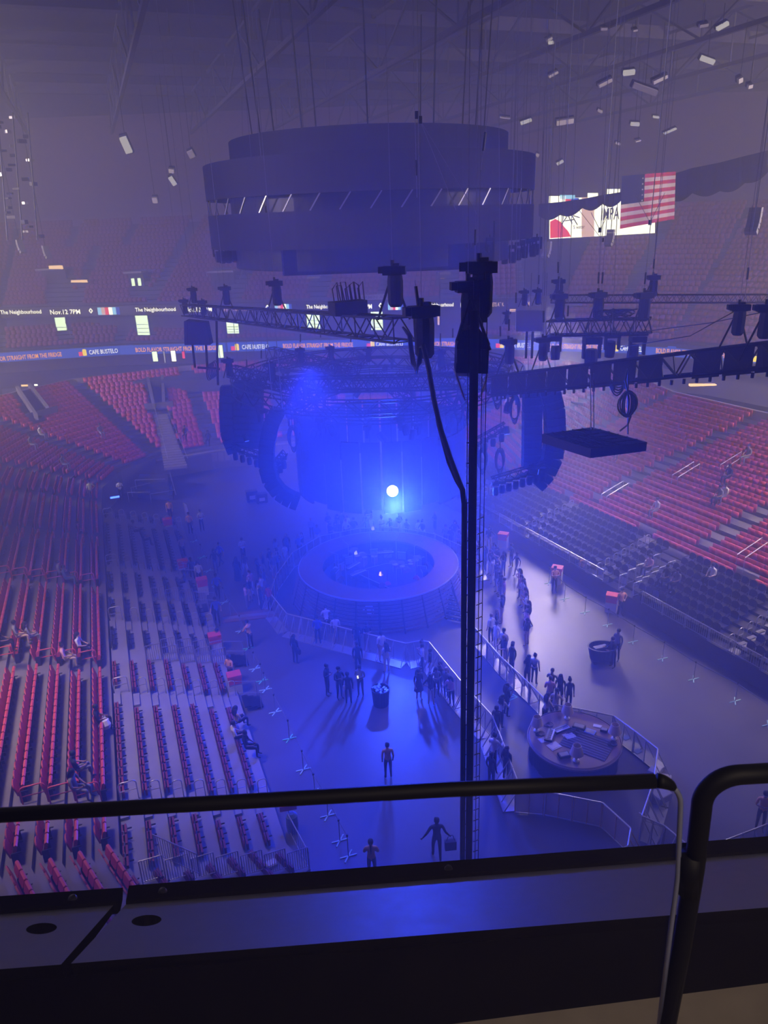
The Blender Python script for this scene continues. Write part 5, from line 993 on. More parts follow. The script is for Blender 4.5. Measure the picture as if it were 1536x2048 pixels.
for k in range(9):
    a = 0.4 + k * 0.68; p = SG + Vector((2.4 * math.cos(a), 2.3 * math.sin(a), 1.16)); t = thing('microphone_stand', 'thin microphone stand in the stage pit, %s one round' % ORD[k], 'microphone stand', p, a, 'microphone stands')
    barobj('upright', (0, 0, 0), (0, 0, 1.35), 0.014, M['alu'], t, 4); barobj('boom', (0, 0, 1.35), (0.45, 0, 1.55), 0.012, M['alu'], t, 4); MB().lathe([(0, 0), (0.15, 0), (0.15, 0.02), (0, 0.03)], 10).build('base', M['black'], t); MB().bar((0.45, 0, 1.55), (0.56, 0, 1.6), 0.03).build('microphone', M['steel'], t)
for k, (x, y, lab) in enumerate(((712, 1115, 'small white lit floor lamp at the left of the stage pit'), (746, 1066, 'small bright lamp at the back of the stage pit'), (762, 1158, 'small warm lit figure lamp at the front of the stage pit'))):
    t = thing('stage_floor_lamp', lab, 'light', G(x, y, 1.5)); MB().lathe([(0, 0.45), (0.07, 0.45), (0.12, 0.25), (0.07, 0.25)], 10).build('lit_shade', M['work' if k < 2 else 'led_pink'], t); barobj('stem', (0, 0, -0.3), (0, 0, 0.3), 0.015, M['brass'], t, 4)
# stepped unit on the right flank of the stage
su = thing('step_unit', 'black stepped unit with dotted edges against the right flank of the stage', 'steps', G(893, 1225, 0)); 
for k in range(8): MB().box(Vector((-0.55 + 0.02*k, 0.0, 0)) + Vector((0.18 * k * 0.5, -0.28 * k + 1.0, 1.5 - 0.19 * k)), (1.7, 0.30, 0.06), -0.5).build('tread', M['black'], su)
for k in range(8):
    for j in range(5): MB().box(Vector((-0.55 + 0.02*k + 0.09*k, -0.28*k + 1.0, 1.545 - 0.19*k)) + Vector((math.cos(-0.5) * (-0.66 + 0.33*j), math.sin(-0.5) * (-0.66 + 0.33*j) - 0.12, 0)), (0.07, 0.04, 0.02)).build('edge_stud', M['alu'], su)
for s in (0, 1): barobj('stringer', Vector((-1.2 + 1.5*s, 1.3 - 0.8*s, 1.5)), Vector((-0.6 + 1.5*s, -0.7 - 0.8*s, 0.05)), 0.05, M['black'], su, 4)
# ---- barricades
def barricade(p, q, lab, group='stage barricades', h=1.15, panel='perf', posts=None, step=True, side=1):
    p, q = Vector(p), Vector(q); t = thing('barricade', lab, 'barricade', p, 0, group); d = q - p; e = d.normalized(); n = Vector((-e.y, e.x, 0)) * side; hz = Vector((0, 0, h)); pm_ = posts or M['alu']
    MB().slab([Vector((0, 0, 0.08)), d + Vector((0, 0, 0.08)), d + hz, hz], n * 0.02).build('front_sheet', M[panel], t); barobj('top_rail', hz, d + hz, 0.03, M['alu'], t, 6); barobj('foot_rail', Vector((0, 0, 0.05)), d + Vector((0, 0, 0.05)), 0.025, M['alu'], t, 4)
    for f in (0.02, 0.5, 0.98): barobj('back_strut', d * f + hz * 0.95, d * f + n * 0.55 + Vector((0, 0, 0.04)), 0.022, pm_, t, 4); barobj('post', d * f, d * f + hz, 0.024, pm_, t, 4)
    if step: MB().slab([n * 0.03, d + n * 0.03, d + n * 0.62, n * 0.62], (0, 0, 0.05)).build('tread_plate', M['alu'], t)
    return t
bn = [0]
def fence(pts, z, lab, group, panel='perf', posts=None, step=True, side=1, L=1.25, top=True):
    """pixel polyline of top edge (top=True) or of the foot"""
    P = [G(x, y, 1.15 if top else 0.0) for x, y in pts]; P = [Vector((p.x, p.y, z)) for p in P]; c = 0
    for a, b in zip(P, P[1:]):
        n = max(1, round((b - a).length / L))
        for k in range(n):
            c += 1; barricade(a.lerp(b, k / n + 0.006), a.lerp(b, (k + 1) / n - 0.006), '%s, %s panel along it' % (lab, nth(c)), group, panel=panel, posts=posts, step=step, side=side)
fence([(573, 1227), (632, 1242), (713, 1262), (812, 1287), (842, 1281), (858, 1284)], 0, 'silver barricade in front of the round stage', 'silver barricades before the stage', side=-1)
fence([(541, 1187), (573, 1227)], 0, 'silver barricade at the left corner of the stage', 'silver barricades before the stage', side=-1)
fence([(541, 1187), (552, 1150), (585, 1105), (640, 1072)], 0, 'crowd barricade left of the stage', 'crowd barricades round the stage', side=1); fence([(640, 1072), (720, 1056), (800, 1056), (870, 1068), (930, 1095), (962, 1130)], 0, 'crowd barricade behind the stage', 'crowd barricades round the stage', side=1)
fence([(858, 1284), (895, 1330), (930, 1372), (985, 1432), (1012, 1500), (1040, 1575)], 0, 'left barricade of the lane to the small stage', 'barricades of the lane', side=-1)
fence([(950, 1255), (1000, 1312), (1060, 1368), (1100, 1408)], 0, 'right barricade of the lane to the small stage', 'barricades of the lane', side=1)
fence([(1100, 1408), (1160, 1418), (1228, 1432), (1270, 1462), (1316, 1498), (1308, 1560), (1284, 1632)], 0, 'silver barricade round the small stage', 'barricades round the small stage', side=1)
fence([(1284, 1632), (1330, 1652), (1375, 1690), (1432, 1688), (1536, 1648), (1580, 1632)], 0, 'grey barricade running to the right behind the ledge', 'barricades behind the ledge', side=-1, step=False)
fence([(1030, 1578), (1090, 1583), (1206, 1606), (1262, 1657), (1256, 1692), (1210, 1712)], 0, 'clear-faced barricade with posts coloured for gold reflections near the ledge', 'clear barricades near the ledge', 'acrylic', posts=M['copper'], side=1, step=False)
# ---- small round stage like a table
TB = Vector((7.45, 24.72, 0)); tb = thing('small_round_stage', 'small round wooden stage like a table with a black skirt', 'stage', TB)
MB().lathe([(0, 0.84), (1.78, 0.84), (1.84, 0.88), (1.84, 0.96), (1.78, 0.99), (0, 0.99)], 56).build('top', M['wood'], tb); MB().lathe([(1.86, 0.86), (1.90, 0.90), (1.90, 0.97), (1.86, 0.98)], 56).build('rim', M['wood_dark'], tb)
NK = 26
for k in range(NK):
    a0 = 2 * math.pi * k / NK; a1 = a0 + 2 * math.pi / NK; R = 1.70 + (0.06 if k % 2 else 0); b = MB(); b.lathe([(R + 0.05, 0.0), (1.76, 0.84)], 2, a0=a0, a1=a1); b.lathe([(1.70, 0.84), (R, 0.0)], 2, a0=a0, a1=a1); b.build('skirt_fold', M['matte'], tb)
rg = thing('striped_rug', 'dark rug with pale stripes on the small round stage', 'rug', TB + Vector((0.45, -0.35, 0.995))); rg.rotation_euler = (0, 0, -0.62)
MB().box((0, 0, 0.006), (1.9, 1.35, 0.012)).build('rug_field', M['rug'], rg)
for k in range(9): MB().box((0, -0.6 + 0.15 * k, 0.015), (1.88, 0.022, 0.006)).build('stripe', M['stripe'], rg)
def tlamp(p, lab, s=1.0):
    t = thing('table_lamp', lab, 'lamp', p, 0, 'lamps on the small stage'); t.scale = (s * 1.3, s * 1.3, s * 1.3); MB().lathe([(0, 0), (0.1, 0), (0.1, 0.03), (0.03, 0.06), (0.06, 0.16), (0.02, 0.28), (0, 0.28)], 12).build('base', M['paper'], t); MB().lathe([(0.20, 0.26), (0.12, 0.55), (0.11, 0.55), (0.19, 0.26)], 18).build('shade', M['lampshade'], t); barobj('stem', (0, 0, 0.26), (0, 0, 0.5), 0.012, M['brass'], t, 4); return t
for (x, y, lab, s) in ((1134, 1437, 'cream table lamp at the back of the small stage', 1.0), (1073, 1462, 'white table lamp at the left rim of the small stage', 1.0), (1228, 1478, 'tan table lamp at the right rim of the small stage', 1.0), (1152, 1522, 'tan table lamp at the front of the small stage', 1.05)): tlamp(G(x, y, 0.99), lab, s)
for (x, y, rz, lab, L) in ((1123, 1460, 0.45, 'keyboard lying at the back of the small stage', 0.75), (1100, 1472, 1.15, 'keyboard lying at the left of the small stage', 0.8)): keys(G(x, y, 0.99), rz, lab, 0.05, L)
for k, (x, y, rz, w_, d_, m, lab) in enumerate(((1158, 1455, -0.5, 0.5, 0.3, 'black', 'dark flat box on the small stage behind the rug'), (1180, 1464, -0.6, 0.42, 0.3, 'bluepaper', 'blue folder on the small stage'), (1128, 1512, 0.2, 0.45, 0.3, 'matte', 'black box at the front left of the small stage'), (1208, 1462, -0.5, 0.28, 0.22, 'matte', 'small black box at the right of the small stage'), (1108, 1492, 0.5, 0.5, 0.4, 'paper', 'pale paper sheet left of the rug'), (1140, 1472, 0.3, 0.55, 0.4, 'paper', 'pale paper sheets behind the rug'), (1085, 1480, 0.4, 0.3, 0.3, 'paper', 'paper sheet at the left rim of the small stage'), (1195, 1452, -0.4, 0.35, 0.2, 'paper', 'paper strip at the back right of the small stage'))):
    t = thing('stage_item', lab, 'equipment', G(x, y, 1.0), rz); h = 0.006 if m == 'paper' else 0.10 if m != 'bluepaper' else 0.04; MB().box((0, 0, h / 2), (w_, d_, h)).build('body', M[m], t); MB().box((0, 0, h + 0.004), (w_ * 0.8, d_ * 0.75, 0.006)).build('face', M['grey' if m != 'paper' else 'card'], t)
for k, (x, y, lab) in enumerate(((1095, 1452, 'coil of black cable at the left back of the small stage'), (1222, 1490, 'coil of black cable at the right rim of the small stage'), (1152, 1466, 'loose cable coil in the middle of the small stage'), (1078, 1470, 'cable coil below the white lamp'))):
    t = thing('cable_coil', lab, 'cable', G(x, y, 1.0))
    for j in range(3): MB().tube([Vector((0.14 * math.cos(a) + 0.05 * j, (0.12 + 0.02 * j) * math.sin(a), 0.03 + 0.02 * j)) for a in [6.283 * i / 14 for i in range(14)]], 0.014, 4, True).build('loop', M['rub'], t)
# boxes by the small stage
for k, (x, y, w_, d_, h, m, lab, rz) in enumerate(((1140, 1558, 0.6, 0.35, 0.25, 'grey', 'low grey box under the front of the small stage', 0), (1320, 1600, 0.7, 0.5, 0.35, 'card', 'pale flat case outside the small stage barricade', 0.5), (1310, 1545, 0.6, 0.4, 0.18, 'card', 'pale tilted sheet beside the barricade corner', 0.8), (1252, 1478, 0.3, 0.25, 0.06, 'bluepaper', 'bright blue square behind the barricade, left one', 0.5), (1275, 1505, 0.32, 0.25, 0.06, 'bluepaper', 'bright blue square behind the barricade, right one', 0.5))):
    t = thing('floor_box', lab, 'box', G(x, y, 0), rz); MB().box((0, 0, h / 2), (w_, d_, h)).build('body', M[m], t); MB().box((0, 0, h + 0.01), (w_ * 0.94, d_ * 0.94, 0.02)).build('lid', M[m], t)
# ---- tape outlines on the floor
def tape_line(pts, w_, m, lab, z=0.004, closed=False):
    P = [G(x, y) for x, y in pts]; o = P[0].copy(); t = thing('floor_tape', lab, 'tape', o); P = [p - o for p in P]
    for a, b in zip(P, P[1:] + (P[:1] if closed else [])):
        e = (b - a).normalized(); n = Vector((-e.y, e.x, 0)) * w_ / 2; MB().slab([a - n, b - n, b + n, a + n], (0, 0, z)).build('strip', M[m], t)
tape_line([(1186, 1540), (1202, 1530), (1216, 1543), (1200, 1552)], 0.035, 'card', 'white taped square before the small stage', closed=True)
tape_line([(1001, 1391), (1018, 1384), (1035, 1394), (1016, 1402)], 0.05, 'tapeg', 'green taped diamond in the lane', closed=True); tape_line([(1001, 1391), (1035, 1394)], 0.04, 'tapeg', 'green tape bar across the taped diamond'); tape_line([(1278, 1625), (1288, 1630)], 0.05, 'card', 'small white tape cross stroke near the barricade')
# ---- queue posts and belts
def stanchion(x, y, lab, group, green=False):
    p = G(x, y); t = thing('queue_post', lab, 'queue post', p, 0.3, group)
    for a in (0.0, 0.9): MB().box((0, 0, 0.02), (0.62, 0.05, 0.03), a).build('foot_bar', M['tapeg' if green else 'tape'], t)
    barobj('pole', (0, 0, 0), (0, 0, 0.98), 0.02, M['steel'], t, 5); MB().lathe([(0, 0.94), (0.04, 0.94), (0.04, 1.02), (0, 1.02)], 8).build('belt_head', M['black'], t); return p
LQ = [(389, 1083), (404, 1115), (417, 1142), (432, 1172), (449, 1205), (462, 1233), (482, 1262), (496, 1297), (510, 1338), (524, 1362), (531, 1380), (551, 1425), (579, 1478), (607, 1540), (630, 1588), (656, 1632), (680, 1682), (697, 1713)]
RQ = [(1098, 1166), (1129, 1198), (1170, 1225), (1215, 1250), (1266, 1284), (1325, 1318), (1387, 1359), (1470, 1403), (1536, 1450)]
for nm, Q in (('left', LQ), ('right', RQ)):
    P = [stanchion(x, y, 'thin queue post of the %s line, %s from the far end' % (nm, ORD[k]), 'queue posts of the %s line' % nm, (x, y) in ((524, 1362), (462, 1233), (404, 1115), (579, 1478), (496, 1297))) for k, (x, y) in enumerate(Q)]
    for k, (a, b) in enumerate(zip(P, P[1:])):
        bt = MB().slab([Vector((0, 0, 0.93)), b - a + Vector((0, 0, 0.93)), b - a + Vector((0, 0, 0.98)), Vector((0, 0, 0.98))], ((b - a).normalized().cross(Vector((0, 0, 1))) * 0.006)).build('queue_belt', M['grey'], None, loc=a)
        tag(bt, 'grey belt between queue posts of the %s line, %s from the far end' % (nm, ORD[k]), 'queue belt', 'queue belts of the %s line' % nm)
# ---- boards over cables, podiums, bins, carts
ramp = thing('cable_ramp', 'pale wooden cable ramp leading to the stage barricade', 'ramp', G(445, 1247)); a, b = Vector((0, 0, 0)), G(572, 1232) - ramp.location
for k in range(3): n = Vector((-(b - a).y, (b - a).x, 0)).normalized(); MB().slab([a + n * (0.34 * k), b + n * (0.34 * k), b + n * (0.34 * k + 0.31), a + n * (0.34 * k + 0.31)], (0, 0, 0.06)).build('board', M['deck' if k == 1 else 'wood'], ramp)
for k, (x, y, lab) in enumerate(((433, 1303, 'red-topped white podium beside the grey deck near the cable ramp'), (369, 1150, 'red-topped podium at the far part of the grey deck'), (407, 1188, 'red-topped podium halfway along the grey deck'), (338, 1064, 'red-topped podium at the far left floor corner'), (1222, 1222, 'red-topped white podium by the right deck stairs'), (1113, 1165, 'red-topped podium at the second right stairs'), (1006, 1095, 'dim red-topped podium at the far right stairs'), (472, 1385, 'red podium behind the seated guard on the left'))):
    t = thing('usher_podium', lab, 'podium', G(x, y), 0.35 if x < 700 else -0.45); MB().box((0, 0, 0.45), (0.62, 0.5, 0.9)).build('cabinet', M['card'], t); MB().box((0, 0, 0.98), (0.66, 0.54, 0.2)).build('red_top', M['banner'], t); MB().box((0, -0.26, 0.78), (0.6, 0.02, 0.3)).build('red_front', M['banner'], t)
# short steps from the deck to the floor
for k, (x, y) in enumerate(((403, 1226), (458, 1330), (483, 1415), (372, 1165))):
    t = thing('floor_steps', 'small black railed steps off the grey deck, %s from the far end' % ORD[[1, 2, 3, 0][k]], 'steps', G(x, y), math.atan2(LA.y, LA.x))
    for j in range(3): MB().box((0, -0.25 - 0.28 * j, 0.28 - 0.1 * j), (0.95, 0.28, 0.05)).build('tread', M['black'], t)
    for s in (-0.5, 0.5): barobj('rail', (s, 0.1, 1.15), (s, -0.9, 0.9), 0.02, M['alu'], t, 5); barobj('post', (s, -0.85, 0), (s, -0.85, 0.92), 0.02, M['alu'], t, 5)
bn_ = thing('trash_bin', 'round black bin lined with blue bags on the open floor', 'bin', G(762, 1408)); MB().lathe([(0, 0), (0.36, 0), (0.42, 0.85), (0.45, 0.87), (0.40, 0.88), (0.40, 0.7)], 18).build('barrel', M['black'], bn_)
b = MB()
for k in range(26): a = random.uniform(0, 6.28); r = 0.34 * math.sqrt(random.random()); b.box((r * math.cos(a), r * math.sin(a), 0.78 + random.uniform(0, 0.12)), (0.16, 0.10, 0.10), random.uniform(0, 3))
b.build('crumpled_bags', M['bluebag'], bn_)['kind'] = 'stuff'
ctb = thing('tub_cart', 'big dark oval tub cart on the bright floor at right', 'cart', G(1203, 1322)); MB().lathe([(0, 0.2), (0.55, 0.2), (0.66, 0.85), (0.70, 0.88), (0.62, 0.88), (0.52, 0.3), (0, 0.3)], 20, mtx=Matrix.Diagonal((1.1, 0.8, 1))).build('tub', M['black'], ctb)
for (x, y) in ((-0.4, -0.3), (0.4, -0.3), (-0.4, 0.3), (0.4, 0.3)): MB().lathe([(0, -0.04), (0.1, -0.04), (0.1, 0.04), (0, 0.04)], 10, (x, y, 0.1), mtx=Matrix.Rotation(math.pi/2, 3, 'X')).build('wheel', M['rub'], ctb)
MB().box((-0.1, 0.05, 0.8), (0.7, 0.25, 0.05), 0.3).build('plank', M['grey'], ctb)
for (x, y, w_, d_, h, lab) in ((505, 1004, 0.9, 0.6, 0.9, 'dim blue road case far behind the stage, left one'), (524, 1006, 0.9, 0.6, 0.75, 'dim road case with a pale sign far behind the stage, right one')):
    t = thing('road_case', lab, 'case', G(x, y), 0.3); MB().box((0, 0, h / 2 + 0.1), (w_, d_, h)).build('box', M['blackseat'], t); MB().box((0, -d_/2 - 0.01, h * 0.55), (w_ * 0.5, 0.02, h * 0.35)).build('label_plate', M['card'], t)
    for sx in (-1, 1): MB().bar((sx * w_ * 0.35, -0.2, 0.05), (sx * w_ * 0.35, 0.2, 0.05), 0.05).build('caster', M['rub'], t)
t = thing('sign_box', 'small white square sign box on the floor below the deck corner', 'box', G(545, 1752)); MB().box((0, 0, 0.3), (0.38, 0.3, 0.6), 0.5).build('body', M['card'], t); MB().box((0, 0, 0.61), (0.32, 0.24, 0.02), 0.5).build('lid', M['paper'], t)
t = thing('water_drum', 'translucent blue drum with a red sign at the deck corner', 'drum', G(586, 1662)); MB().lathe([(0, 0), (0.2, 0), (0.23, 0.3), (0.22, 0.75), (0.1, 0.85), (0, 0.85)], 14).build('barrel', M['bluebag'], t); MB().box((-0.1, 0.05, 1.05), (0.62, 0.05, 0.22), 0.2).build('red_sign', M['banner'], t); barobj('sign_post', (-0.1, 0.05, 0.5), (-0.1, 0.05, 1.0), 0.02, M['steel'], t, 4)
# ================================================================== PEOPLE
SKIN = [mat('skin_%d' % i, c, 0.55) for i, c in enumerate(((0.62, 0.40, 0.30), (0.42, 0.25, 0.17), (0.22, 0.12, 0.08), (0.72, 0.50, 0.40)))]
COLS = dict(black=(0.012, 0.012, 0.015), white=(0.78, 0.78, 0.8), grey=(0.22, 0.22, 0.24), orange=(0.85, 0.42, 0.16), red=(0.5, 0.05, 0.06), blue=(0.06, 0.12, 0.5), tan=(0.55, 0.42, 0.28), pink=(0.7, 0.4, 0.45), yellow=(0.75, 0.75, 0.25), navy=(0.02, 0.03, 0.08), green=(0.08, 0.2, 0.12), denim=(0.10, 0.16, 0.30))
CLO = {k: mat('cloth_' + k, c, 0.85) for k, c in COLS.items()}
HAIR = {k: mat('hair_' + k, c, 0.6) for k, c in dict(black=(0.012, 0.01, 0.01), brown=(0.06, 0.03, 0.02), fair=(0.35, 0.24, 0.12), grey=(0.3, 0.3, 0.32)).items()}
SHOE = mat('dark_shoe', (0.03, 0.03, 0.035), 0.6); SHOEW = mat('pale_shoe', (0.6, 0.6, 0.62), 0.6); EYE_M = mat('eye', (0.02, 0.015, 0.012), 0.3)
def skeleton(P):
    """P: joint -> (x, y, z); returns verts, edges, radii, region per edge"""
    V, E, R, S = [], [], [], []; idx = {}
    def v(n, r): 
        if n not in idx: idx[n] = len(V); V.append(P[n]); R.append(r)
        return idx[n]
    def chain(names, radii, reg):
        for a, b, ra, rb in zip(names, names[1:], radii, radii[1:]): E.append((v(a, ra), v(b, rb))); S.append(reg)
    chain(['pelvis', 'waist', 'chest', 'neck'], [(0.135, 0.10), (0.125, 0.092), (0.15, 0.105), (0.052, 0.05)], 'top'); chain(['neck', 'chin', 'skull', 'crown'], [(0.052, 0.05), (0.062, 0.068), (0.078, 0.092), (0.06, 0.07)], 'skin'); chain(['chin', 'nose'], [None, (0.014, 0.014)], 'skin')
    for s in 'LR':
        chain(['skull', 'ear' + s], [None, (0.014, 0.02)], 'skin')
        chain(['chest', 'sh' + s], [None, (0.062, 0.062)], 'top'); chain(['sh' + s, 'el' + s], [None, (0.044, 0.044)], 'upper'); chain(['el' + s, 'wr' + s], [None, (0.028, 0.026)], 'fore'); chain(['wr' + s, 'ha' + s], [None, (0.034, 0.018)], 'skin')
        w_, h_ = Vector(P['wr' + s]), Vector(P['ha' + s]); d = (h_ - w_).normalized(); side_ = d.cross(Vector((0, 1, 0.2))).normalized()
        for k in range(4): P['f%d%s' % (k, s)] = tuple(h_ + d * (0.075, 0.085, 0.08, 0.062)[k] + side_ * (0.026 * (k - 1.5)) + Vector((0, -0.012, 0))); chain(['ha' + s, 'f%d%s' % (k, s)], [None, (0.0085, 0.0085)], 'skin')
        P['th' + s] = tuple(w_ + d * 0.05 + Vector((0, -0.055, -0.01))); chain(['wr' + s, 'th' + s], [None, (0.010, 0.010)], 'skin')
        chain(['pelvis', 'hip' + s], [None, (0.088, 0.092)], 'bottom'); chain(['hip' + s, 'kn' + s], [None, (0.058, 0.06)], 'thigh'); chain(['kn' + s, 'an' + s], [None, (0.038, 0.04)], 'shin'); chain(['an' + s, 'to' + s], [None, (0.036, 0.028)], 'shoe')
    return V, E, R, S
def pose(**kw):
    P = dict(pelvis=(0, 0, 0.95), waist=(0, 0, 1.10), chest=(0, 0, 1.32), neck=(0, 0, 1.47), chin=(0, -0.02, 1.55), skull=(0, 0, 1.63), crown=(0, 0.01, 1.69), nose=(0, -0.105, 1.60), earL=(0.085, 0.01, 1.61), earR=(-0.085, 0.01, 1.61),
        shL=(0.18, 0.01, 1.39), shR=(-0.18, 0.01, 1.39), elL=(0.225, 0.03, 1.11), elR=(-0.225, 0.03, 1.11), wrL=(0.215, -0.05, 0.87), wrR=(-0.215, -0.05, 0.87), haL=(0.21, -0.08, 0.80), haR=(-0.21, -0.08, 0.80),
        hipL=(0.085, 0, 0.90), hipR=(-0.085, 0, 0.90), knL=(0.10, -0.015, 0.49), knR=(-0.10, -0.015, 0.49), anL=(0.11, 0.02, 0.075), anR=(-0.11, 0.02, 0.075), toL=(0.13, -0.14, 0.03), toR=(-0.13, -0.14, 0.03))
    P.update(kw); return P
def shift(P, names, d):
    for n in names: P[n] = tuple(Vector(P[n]) + Vector(d))
    return P
UPPER = ['waist', 'chest', 'neck', 'chin', 'skull', 'crown', 'nose', 'earL', 'earR', 'shL', 'shR']; HEAD = ['chin', 'skull', 'crown', 'nose', 'earL', 'earR']
POSES = {}
POSES['stand'] = pose()
POSES['hip'] = pose(elL=(0.34, 0.08, 1.16), wrL=(0.19, -0.04, 1.02), haL=(0.15, -0.08, 1.01), toR=(-0.17, -0.13, 0.03), anR=(-0.14, 0.02, 0.075))
POSES['phone'] = shift(pose(elL=(0.23, 0.0, 1.12), wrL=(0.10, -0.20, 1.20), haL=(0.05, -0.25, 1.24), elR=(-0.23, 0.0, 1.12), wrR=(-0.10, -0.20, 1.19), haR=(-0.05, -0.25, 1.22)), HEAD, (0, -0.03, -0.01))
POSES['cross'] = pose(elL=(0.25, -0.06, 1.14), wrL=(0.02, -0.20, 1.18), haL=(-0.06, -0.19, 1.20), elR=(-0.25, -0.06, 1.14), wrR=(-0.02, -0.18, 1.14), haR=(0.06, -0.17, 1.16))
POSES['walk'] = pose(knL=(0.10, -0.16, 0.52), anL=(0.10, -0.22, 0.12), toL=(0.11, -0.38, 0.09), knR=(-0.10, 0.05, 0.49), anR=(-0.10, 0.27, 0.10), toR=(-0.11, 0.14, 0.03), elL=(0.26, 0.12, 1.13), wrL=(0.26, 0.10, 0.90), haL=(0.26, 0.08, 0.83), elR=(-0.27, -0.07, 1.12), wrR=(-0.30, -0.20, 0.92), haR=(-0.30, -0.25, 0.86))
POSES['stride'] = pose(knL=(0.11, -0.10, 0.50), anL=(0.11, -0.10, 0.08), toL=(0.13, -0.27, 0.03), knR=(-0.09, 0.06, 0.50), anR=(-0.08, 0.22, 0.10), toR=(-0.09, 0.08, 0.03), elL=(0.34, 0.05, 1.16), wrL=(0.45, 0.0, 0.96), haL=(0.49, -0.02, 0.90), elR=(-0.28, 0.04, 1.13), wrR=(-0.40, 0.0, 0.94), haR=(-0.44, -0.02, 0.88))
POSES['lean'] = shift(pose(elL=(0.26, -0.22, 1.10), wrL=(0.20, -0.42, 1.12), haL=(0.17, -0.48, 1.13), elR=(-0.26, -0.22, 1.10), wrR=(-0.20, -0.42, 1.12), haR=(-0.17, -0.48, 1.13)), UPPER, (0, -0.10, -0.02))
POSES['lean'] = shift(POSES['lean'], HEAD, (0, -0.04, 0)); 
POSES['raise'] = pose(elL=(0.30, -0.05, 1.45), wrL=(0.22, -0.12, 1.68), haL=(0.20, -0.14, 1.75), elR=(-0.24, 0.03, 1.11), wrR=(-0.25, -0.05, 0.87))
POSES['sit'] = pose(pelvis=(0, 0.02, 0.52), waist=(0, 0.06, 0.67), chest=(0, 0.08, 0.89), neck=(0, 0.06, 1.04), chin=(0, 0.02, 1.12), skull=(0, 0.03, 1.20), crown=(0, 0.04, 1.26), nose=(0, -0.075, 1.17), earL=(0.085, 0.04, 1.18), earR=(-0.085, 0.04, 1.18), shL=(0.18, 0.08, 0.96), shR=(-0.18, 0.08, 0.96), elL=(0.25, 0.0, 0.70), elR=(-0.25, 0.0, 0.70), wrL=(0.14, -0.22, 0.62), wrR=(-0.14, -0.22, 0.62), haL=(0.10, -0.28, 0.62), haR=(-0.10, -0.28, 0.62),
    hipL=(0.09, 0.0, 0.50), hipR=(-0.09, 0.0, 0.50), knL=(0.13, -0.42, 0.50), knR=(-0.13, -0.42, 0.50), anL=(0.13, -0.40, 0.08), anR=(-0.13, -0.40, 0.08), toL=(0.14, -0.56, 0.03), toR=(-0.14, -0.56, 0.03))
REG = {'long': dict(upper='top', fore='top', thigh='bottom', shin='bottom'), 'tee': dict(upper='top', fore='skin', thigh='bottom', shin='bottom'), 'shorts': dict(upper='top', fore='skin', thigh='bottom', shin='skin')}
SLOT = {'skin': 0, 'top': 1, 'bottom': 2, 'shoe': 3}
_body = {}
def body_mesh(pname, style):
    k = (pname, style)
    if k in _body: return _body[k]
    if pname not in _body:
        V, E, R, S = skeleton(dict(POSES[pname])); me = bpy.data.meshes.new('body'); me.from_pydata(V, E, []); o = bpy.data.objects.new('body', me); COL.objects.link(o)
        md = o.modifiers.new('s', 'SKIN'); md.use_smooth_shade = True
        for i, r in enumerate(R): me.skin_vertices[0].data[i].radius = r; me.skin_vertices[0].data[i].use_root = (i == 0)
        sd = o.modifiers.new('u', 'SUBSURF'); sd.levels = 1; sd.render_levels = 1
        ev = bpy.data.meshes.new_from_object(o.evaluated_get(bpy.context.evaluated_depsgraph_get())); bpy.data.objects.remove(o)
        co = np.array([p.center for p in ev.polygons]); A = np.array([V[a] for a, b in E]); B = np.array([V[b] for a, b in E]); AB = B - A
        t = np.clip(((co[:, None] - A) * AB).sum(2) / (AB ** 2).sum(1), 0, 1); D = np.linalg.norm(co[:, None] - (A + t[..., None] * AB), axis=2)
        rad = np.array([(R[a][0] + R[b][0]) / 2 for a, b in E]); near_ = (D / np.maximum(rad, 0.03) ** 0.5).argmin(1)
        _body[pname] = (ev, [S[i] for i in near_])
    ev, regs = _body[pname]; me = ev.copy(); me.name = 'body'; me.materials.clear()
    for i in range(4): me.materials.append(None)
    rm = REG[style]; me.polygons.foreach_set('material_index', [SLOT[rm.get(r, r)] for r in regs]); me.polygons.foreach_set('use_smooth', [True] * len(me.polygons)); me.update(); _body[k] = me; return me
def hair_mesh(kind):
    b = MB()
    if kind in ('short', 'long', 'tail', 'bun'): b.lathe([(0, 0.105), (0.055, 0.098), (0.090, 0.06), (0.100, 0.0), (0.094, -0.045)], 12, mtx=Matrix.Diagonal((0.95, 1.08, 1)), c=(0, 0.012, 0.01))
    if kind == 'long':
        for s in (-1, 0, 1): b.tube([(0.06 * s, 0.07, 0.02), (0.075 * s, 0.10, -0.10), (0.085 * s, 0.115, -0.25), (0.07 * s, 0.11, -0.40)], [0.055, 0.06, 0.058, 0.02], 7)
    if kind == 'tail': b.tube([(0, 0.09, 0.02), (0, 0.14, -0.06), (0, 0.14, -0.22), (0, 0.13, -0.42)], [0.04, 0.035, 0.03, 0.01], 7)
    if kind == 'bun': b.lathe([(0, 0.05), (0.05, 0.03), (0.055, 0), (0.04, -0.04), (0, -0.05)], 9, (0, 0.05, 0.13))
    if kind == 'cap': b.lathe([(0, 0.11), (0.06, 0.10), (0.098, 0.05), (0.102, 0.0)], 12, mtx=Matrix.Diagonal((0.95, 1.05, 1))); b.box((0, -0.13, 0.01), (0.13, 0.10, 0.015))
    return b.mesh('hair', HAIR['black'], True)
HM = {k: hair_mesh(k) for k in ('short', 'long', 'tail', 'bun', 'cap')}
FM = MB().lathe([(0, 0.012), (0.011, 0.0), (0, -0.012)], 6, (0.03, -0.088, 0.0)).lathe([(0, 0.012), (0.011, 0.0), (0, -0.012)], 6, (-0.03, -0.088, 0.0)).box((0, -0.086, -0.075), (0.045, 0.012, 0.010)).mesh('face_features', EYE_M)
for m_ in HM.values(): m_.materials[0] = None
